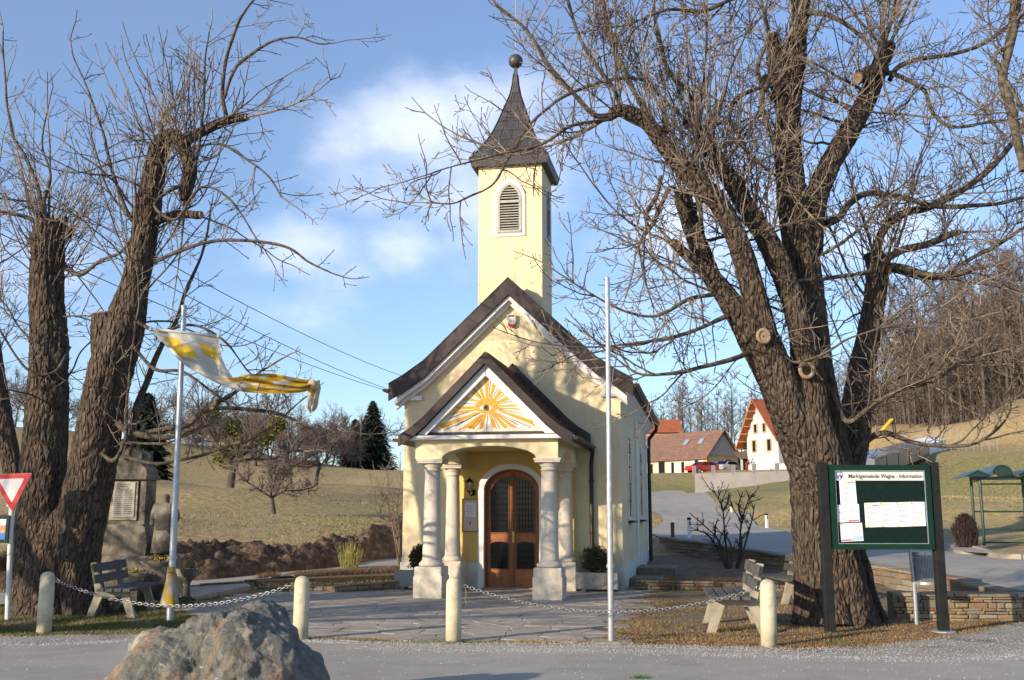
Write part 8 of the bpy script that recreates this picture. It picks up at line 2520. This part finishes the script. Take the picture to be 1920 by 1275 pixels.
# long farmhouse: lit long side faces the camera, gable turned right
fc = at_y(1326, 893, 134)
ang = R(52)
# ridge runs from the right gable back to the left; x axis points left->right, so start at the far left
Lf = 13.5
st = Vector((fc.x - Lf * math.cos(-ang), fc.y + Lf * math.sin(ang), fc.z - 0.3))
fw_ = [('front', 2.2, 0.9, 0.5, 1.3, quoin_m), ('front', 3.7, 0.9, 0.5, 1.3, quoin_m), ('front', 5.6, 0.15, 1.1, 2.5, quoin_m), ('front', 7.6, 0.9, 0.5, 1.4, house_cream), ('front', 9.4, 0.9, 0.5, 1.4, house_cream), ('front', 11.8, 0.9, 0.6, 1.5, house_cream), ('end', 4.2, 0.4, 1.0, 2.1, quoin_m)]
FH = gable_house('farmhouse', 'long cream farmhouse with a brown tiled roof and skylights', 'house', st, -ang, Lf, 6.2, 3.0, 6.2, house_cream, house_white, roof_brown, wins=fw_, roof_over_end=0.5)
m = MB(); m.bbox((Lf - 0.5, -0.04, -0.5), (Lf + 0.06, 0.35, 3.0)); m.build('corner_quoin', quoin_m, FH)
m = MB(); m.bbox((Lf + .002, 0.0, 2.9), (Lf + 0.08, 6.2, 3.08)); m.build('string_course', quoin_m, FH)
for u in (1.2, 8.6, 11.2):
    m = MB(); sl = math.atan((6.2 - 3.0) / 3.1); m.box((u, 1.6, 3.0 + 1.6 * math.tan(sl) + 0.33), (0.75, 1.0, 0.08), rx=sl); m.build('skylight', mat('skylight_glass', (0.25, 0.3, 0.36), rough=0.2), FH)
# lean-to with dark opening between the houses
w_ = at_y(1392, 890, 130); LT = thing('open_shed', 'small open shed with a brown lean-to roof between farmhouse and white house', 'shed', tuple(w_))
for x in (0, 2.6): m = MB(); m.bbox((x - 0.12, 0, -0.5), (x + 0.12, 0.24, 2.0)); m.build('post', house_white, LT)
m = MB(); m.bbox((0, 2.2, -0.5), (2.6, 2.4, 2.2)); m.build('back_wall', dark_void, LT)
m = MB(); m.prism([(-0.5, 1.95), (2.5, 2.9), (2.5, 3.0), (-0.5, 2.05)], -0.4, 3.0, 'x'); m.build('roof', roof_brown, LT)
# orange house behind
w_ = at_y(1196, 848, 152)
OH = gable_house('house', 'orange rendered house with a red roof behind the farmhouse', 'house', w_, R(-4), 5.6, 6.0, 3.1, 4.8, house_orange, house_orange, roof_red, wins=[('front', 1.2, 1.0, 1.0, 1.4, house_orange), ('front', 4.3, 1.0, 1.3, 1.5, house_orange)], roof_over_end=0.9)
m = MB(); m.bbox((4.3 - 1.25, -0.12, 1.0), (4.3 - 0.72, -0.06, 2.5)); m.build('shutter', blue_paint if False else post_black, OH); m = MB(); m.bbox((4.3 + 0.72, -0.12, 1.0), (4.3 + 1.25, -0.06, 2.5)); m.build('shutter', post_black, OH)
# white house: gable face towards the camera's left, long side on the right
w0 = at_y(1403, 882, 124); w1 = at_y(1462, 886, 119)
dv = (w1 - w0); Wd = dv.xy.length; a0_ = math.atan2(dv.y, dv.x)
WH = thing('white_house', 'tall white house with an orange-red roof and timbered overhang left of the big trunk', 'house', (w0.x, w0.y, w0.z - 0.2), a0_)
zE = at_y(1462, 812, 119).z - w0.z + 0.2; zR = at_y(1421, 752, 122).z - w0.z + 0.2; zL = at_y(1403, 812, 124).z - w0.z + 0.2
DLn = 8.0
cxr = Wd * 0.42
m = MB(); m.bbox((0, 0, -1.2), (Wd, DLn, min(zE, zL))); m.build('wall', house_white, WH)
m = MB(); m.prism([(0, min(zE, zL)), (Wd, min(zE, zL)), (cxr, zR)], 0.0, DLn, 'y'); m.build('gable', house_white, WH)
m = MB(); m.bbox((Wd + 0.002, 0.0, 1.9), (Wd + 0.05, DLn, min(zE, zL) - 0.05)); m.build('grey_cladding', house_grey, WH)
m = MB(); m.bbox((0.0, -0.05, 1.9), (Wd, -0.002, min(zE, zL) - 0.4)); m.build('grey_cladding', house_grey, WH)
zlo = min(zE, zL)
slL = (zR - zlo) / cxr; slR = (zR - zlo) / (Wd - cxr)
m = MB(); m.band([(-0.9, zlo - slL * 0.9 + 0.25), (cxr, zR + 0.25), (Wd + 0.8, zlo - slR * 0.8 + 0.25)], [(-0.9, zlo - slL * 0.9), (cxr, zR), (Wd + 0.8, zlo - slR * 0.8)], -1.0, DLn + 0.6, 'y'); wr_ = m.build('roof', roof_red, WH)
m = MB(); m.band([(-0.95, zlo - slL * 0.95 + 0.27), (cxr, zR + 0.3)], [(-0.95, zlo - slL * 0.95 - 0.05), (cxr, zR - 0.05)], -1.06, -1.001, 'y'); m.build('verge_board', mat('verge_timber', (0.40, 0.16, 0.06), rough=0.7), wr_)
m = MB()
for k in range(7):
    t_ = k / 6; x = -0.8 + (cxr + 0.7) * t_; z = zlo - slL * 0.8 + slL * (cxr + .7) * t_ - 0.12
    m.bbox((x - 0.07, -0.95, z - 0.1), (x + 0.07, 0.0, z + 0.05))
m.build('rafters', frame_wood, wr_, kind='stuff')
for (u, z, w, h) in ((Wd * 0.24, 2.35, 0.55, 1.25), (Wd * 0.72, 2.35, 0.6, 1.25), (Wd * 0.30, zlo + 0.35, 0.45, 0.9), (Wd * 0.58, zlo + 0.35, 0.4, 0.9)):
    m = MB(); m.bbox((u - w / 2 - 0.12, -0.10, z - 0.12), (u + w / 2 + 0.12, -0.052, z + h + 0.12)); wf = m.build('window', frame_wood if z < 2.4 else frame_wood, WH)
    m = MB(); m.bbox((u - w / 2 + 0.05, -0.13, z), (u + w / 2 - 0.02, -0.101, z + h)); m.build('pane', glass_dark, wf)
m = MB(); m.bbox((Wd + 0.052, 1.6, 2.4), (Wd + 0.1, 2.9, 3.9)); wf = m.build('window', house_white, WH); m = MB(); m.bbox((Wd + 0.101, 1.75, 2.5), (Wd + 0.13, 2.75, 3.8)); m.build('pane', glass_dark, wf)
m = MB(); m.bbox((Wd + 0.002, -0.06, -0.8), (Wd + 6, 0.0, 0.75)); m.build('side_wall', house_white, WH)
# rendered garden wall with posts
ga, gb = at_y(1303, 913, 104), at_y(1500, 899, 97)
GW = thing('garden_wall', 'long grey rendered garden wall with square posts below the houses', 'wall', tuple(ga))
d = gb - ga; hA = at_y(1303, 888, 104).z - ga.z; hB = at_y(1500, 882, 97).z - gb.z
m = MB(); m.prism([(0, -1.0), (d.xy.length, d.z - 1.0), (d.xy.length, d.z + hB), (0, hA)], 0, 0.3); ow = m.build('wall_face', garden_wall, GW); ow.rotation_euler = (0, 0, math.atan2(d.y, d.x))
for k, px in enumerate((1303, 1341, 1380, 1419, 1461)):
    t_ = (px - 1303) / 197.0
    m = MB(); m.bbox((-0.17, -0.17, 0), (0.17, 0.17, 0.85)); o = m.build('post', garden_wall, GW)
    o.location = (d.x * t_, d.y * t_ + 0.15, (hA * (1 - t_) + (d.z + hB) * t_) - 0.1)
# two cars
def car(name, label, loc, rz, paint, flip=1):
    t = thing(name, label, 'car', tuple(loc), rz)
    side = [(-1.95, 0.35), (-1.98, 0.62), (-1.9, 0.88), (-1.0, 0.98), (-0.35, 1.38), (0.9, 1.44), (1.55, 1.30), (1.88, 0.98), (1.95, 0.6), (1.9, 0.33)]
    m = MB()
    n = len(side)
    vs = []
    for y, k in ((-0.82, 0.0), (-0.76, 0.07), (0.76, 0.07), (0.82, 0.0)):
        for x, z in side:
            zz = z; xx = x
            if z > 1.0: yy = y * (1 - (z - 1.0) * 0.45)
            else: yy = y
            vs.append((xx, yy, zz))
    fs = [tuple(range(n)), tuple(range(4 * n - 1, 3 * n - 1, -1))]
    for r_ in range(3):
        for i in range(n): j = (i + 1) % n; fs.append((r_ * n + i, r_ * n + n + i, r_ * n + n + j, r_ * n + j))
    m.add(vs, fs); bd = m.build('body', paint, t)
    for sy in (-1, 1):
        for q in ([(-0.85, 0.98), (-0.33, 1.30), (0.25, 1.34), (0.25, 0.98)], [(0.32, 0.98), (0.32, 1.34), (0.9, 1.35), (1.45, 1.22), (1.6, 0.99)]):
            m = MB()
            m.add([(x, sy * (0.823 * (1 - max(z - 1.0, 0) * 0.45) + 0.006), z) for x, z in q], [tuple(range(len(q)))]); m.build('side_window', glass_dark, t)
        for x in (-1.22, 1.20):
            m = MB(); m.tube([(x, sy * 0.70, 0.31), (x, sy * 0.85, 0.31)], 0.31, 18); wh_ = m.build('wheel', rubber, t); m = MB(); m.tube([(x, sy * 0.85, 0.31), (x, sy * 0.865, 0.31)], 0.19, 14); m.build('rim', galv, wh_)
        m = MB(); m.bbox((-1.99, sy * 0.62 - 0.12, 0.62), (-1.90, sy * 0.62 + 0.12, 0.75)); m.build('headlight', glass_blue, t)
        m = MB(); m.bbox((1.86, sy * 0.66 - 0.09, 0.75), (1.955, sy * 0.66 + 0.09, 0.95)); m.build('taillight', red_paint, t)
    m = MB(); m.add([(-0.98, -0.68, 1.00), (-0.98, 0.68, 1.00), (-0.37, 0.60, 1.375), (-0.37, -0.60, 1.375)], [(0, 1, 2, 3)]); m.v = [(v[0] - 0.012, v[1], v[2] + 0.01) for v in m.v]; m.build('windscreen', glass_dark, t)
    return t
w_ = at_y(1317, 893, 122); w_.z = max(w_.z, gz(w_.x, w_.y)); car('parked_car', 'small red hatchback parked behind the grey garden wall', w_, R(32), car_red)
w_ = at_y(1360, 888, 124); w_.z = max(w_.z, gz(w_.x, w_.y)); car('parked_car', 'silver car parked right of the red hatchback', w_, R(48), car_silver)
# two people in the yard
skin_c = mat('skin', (0.55, 0.36, 0.27), rough=0.7)
for (px, py, lab, m1, pose) in ((1401, 888, 'person in a dark red top bending in the yard behind the garden wall', mat('cloth_red', (0.30, 0.05, 0.05), rough=0.9), 'bend'), (1412, 888, 'person in pale clothes standing in the yard left of the white house', mat('cloth_pale', (0.55, 0.58, 0.66), rough=0.9), 'stand')):
    w_ = at_y(px, py, 118); t = thing('person', lab, 'person', tuple(w_), R(15)); figure('body', t, 1.7, m1, pose)
    m = MB(); hz = 1.56 if pose == 'stand' else 0.95 + 0.61 * math.cos(.75); hy = -0.01 if pose == 'stand' else -0.61 * math.sin(.75)
    m.lathe([(0.02, -0.11), (0.09, -0.05), (0.105, 0.03), (0.08, 0.11), (0.01, 0.14)], (0, hy, hz), 12); hd_ = m.build('head', skin_c, t, smooth=True)
    m = MB(); m.lathe([(0.11, 0.02), (0.112, 0.06), (0.09, 0.13), (0.01, 0.16)], (0, hy + 0.015, hz), 12); m.build('hair', mat('dark_hair', (0.04, 0.025, 0.015), rough=0.9), hd_, smooth=True)
# yellow slide, glass frames, fence and an outbuilding strip on the hill right of the trunk
a, b = at_y(1648, 815, 88), at_y(1672, 788, 90)
SL = thing('playground_slide', 'bright yellow playground slide on the slope right of the big trunk', 'slide', tuple(a))
d = b - a
m = MB(); pts = [Vector((0, 0, 0)), d * 0.15 + Vector((0, 0, -.05)), d * 0.6, d]
for s0 in (-0.25, 0.25):
    m2 = MB(); m2.tube([p + Vector((0, s0, 0.08)) for p in pts], 0.09, 6); m2.build('side_rail', mat('slide_yellow', (0.75, 0.55, 0.02), rough=0.4), SL)
m.add([p + Vector((0, y, 0)) for p in pts for y in (-.25, .25)], [(0, 1, 3, 2), (2, 3, 5, 4), (4, 5, 7, 6)]); m.build('chute', MATS['slide_yellow'], SL)
for y in (-.25, .25): m = MB(); m.tube([tuple(d + Vector((0.1, y, 0))), tuple(d + Vector((0.25, y, -1.6)))], 0.05, 6); m.build('post', grey_wood, SL)
ga2 = at_y(1640, 862, 74); gb2 = at_y(1775, 826, 92)
CF = thing('glass_cold_frames', 'long low bluish glass covered frames on the green slope', 'cold frames', tuple(ga2))
d = gb2 - ga2; n = 7
for k in range(n):
    p0 = d * (k / n); p1 = d * ((k + 0.93) / n)
    m = MB(); z0_, z1_ = 0.12, 0.55
    m.add([(p0.x, p0.y, p0.z - 1), (p1.x, p1.y, p1.z - 1), (p1.x, p1.y, p1.z + z0_), (p0.x, p0.y, p0.z + z0_), (p0.x - 0.6, p0.y + 2.2, p0.z + z1_), (p1.x - 0.6, p1.y + 2.2, p1.z + z1_), (p1.x - .6, p1.y + 2.2, p1.z - 1), (p0.x - .6, p0.y + 2.2, p0.z - 1)], [(0, 1, 2, 3), (3, 2, 5, 4), (4, 5, 6, 7), (0, 3, 4, 7), (1, 6, 5, 2)])
    m.build('frame_panel', glass_blue if k < 5 else paper, CF)
fa, fb = at_y(1700, 838, 92), at_y(1868, 812, 88)
FN = thing('wire_fence', 'thin grey wire fence climbing the slope above the glass frames', 'fence', tuple(fa))
d = fb - fa
for k in range(13):
    q = fa + d * (k / 12); g_ = gz(q.x, q.y)
    m = MB(); m.tube([(q.x - fa.x, q.y - fa.y, g_ - fa.z), (q.x - fa.x, q.y - fa.y, g_ - fa.z + 1.9)], 0.03, 5); m.build('post', galv, FN)
for hz in (0.3, 0.9, 1.5, 1.85):
    m = MB(); m.tube([((fa + d * (k / 12)).x - fa.x, (fa + d * (k / 12)).y - fa.y, gz((fa + d * (k / 12)).x, (fa + d * (k / 12)).y) - fa.z + hz) for k in range(13)], 0.008, 3); m.build('wire', galv, FN)
# dark red roofed house on the left skyline
w_ = at_y(338, 835, 112)
LH = gable_house('house', 'low house with a dark red roof on the left skyline', 'house', (w_.x, w_.y, gz(w_.x, w_.y)), R(-5), 6.5, 6, 1.7, 3.0, house_grey, house_grey, mat('dark_red_roof', (0.10, 0.035, 0.03), rough=0.9), wins=[('front', 4.4, 0.5, 1.4, 1.0, house_white), ('front', 2.0, 0.5, 0.9, 1.0, house_white)])

# overhead wires crossing the sky behind the chapel
for k, (a, b, lab) in enumerate([((-60, 260, 30), (765, 745, 46), 'uppermost thin overhead wire left of the chapel'), ((-60, 330, 30), (765, 757, 46), 'middle thin overhead wire left of the chapel'), ((200, 450, 34), (770, 712, 46), 'lowest thin overhead wire left of the chapel')]):
    A, B = at_y(430, 532, 34) if k == 0 else at_y(430, 572, 34) if k == 1 else at_y(330, 560, 34), at_y(757, 706 if k == 0 else 740 if k == 1 else 742, 60)
    A = A + (A - B) * 0.6
    m = MB(); m.tube([A.lerp(B, t) + Vector((0, 0, -0.9 * 4 * t * (1 - t) * 0.5)) for t in [i / 24 for i in range(25)]], 0.014, 4)
    tag(m.build('overhead_wire', post_black), lab, 'wire', 'overhead wires')
pp = at_y(675, 900, 108)
m = MB(); m.tube([(0, 0, -0.5), (0, 0, 5.6)], 0.09, 8); o = tag(m.build('utility_pole', grey_wood), 'thin pale utility pole in front of the skyline spruces', 'pole'); o.location = (pp.x, pp.y, gz(pp.x, pp.y))
# the row of old trees goes on to the left: its shade falls across the forecourt
t = make_bare_tree('lime_tree', 'old bare tree of the same row further left beyond the sign', 'tree', 401, 8.5, 1.0, 8, 0.30, 'orchard', 1.2)
t.location = (-12.8, 8.8, 0)
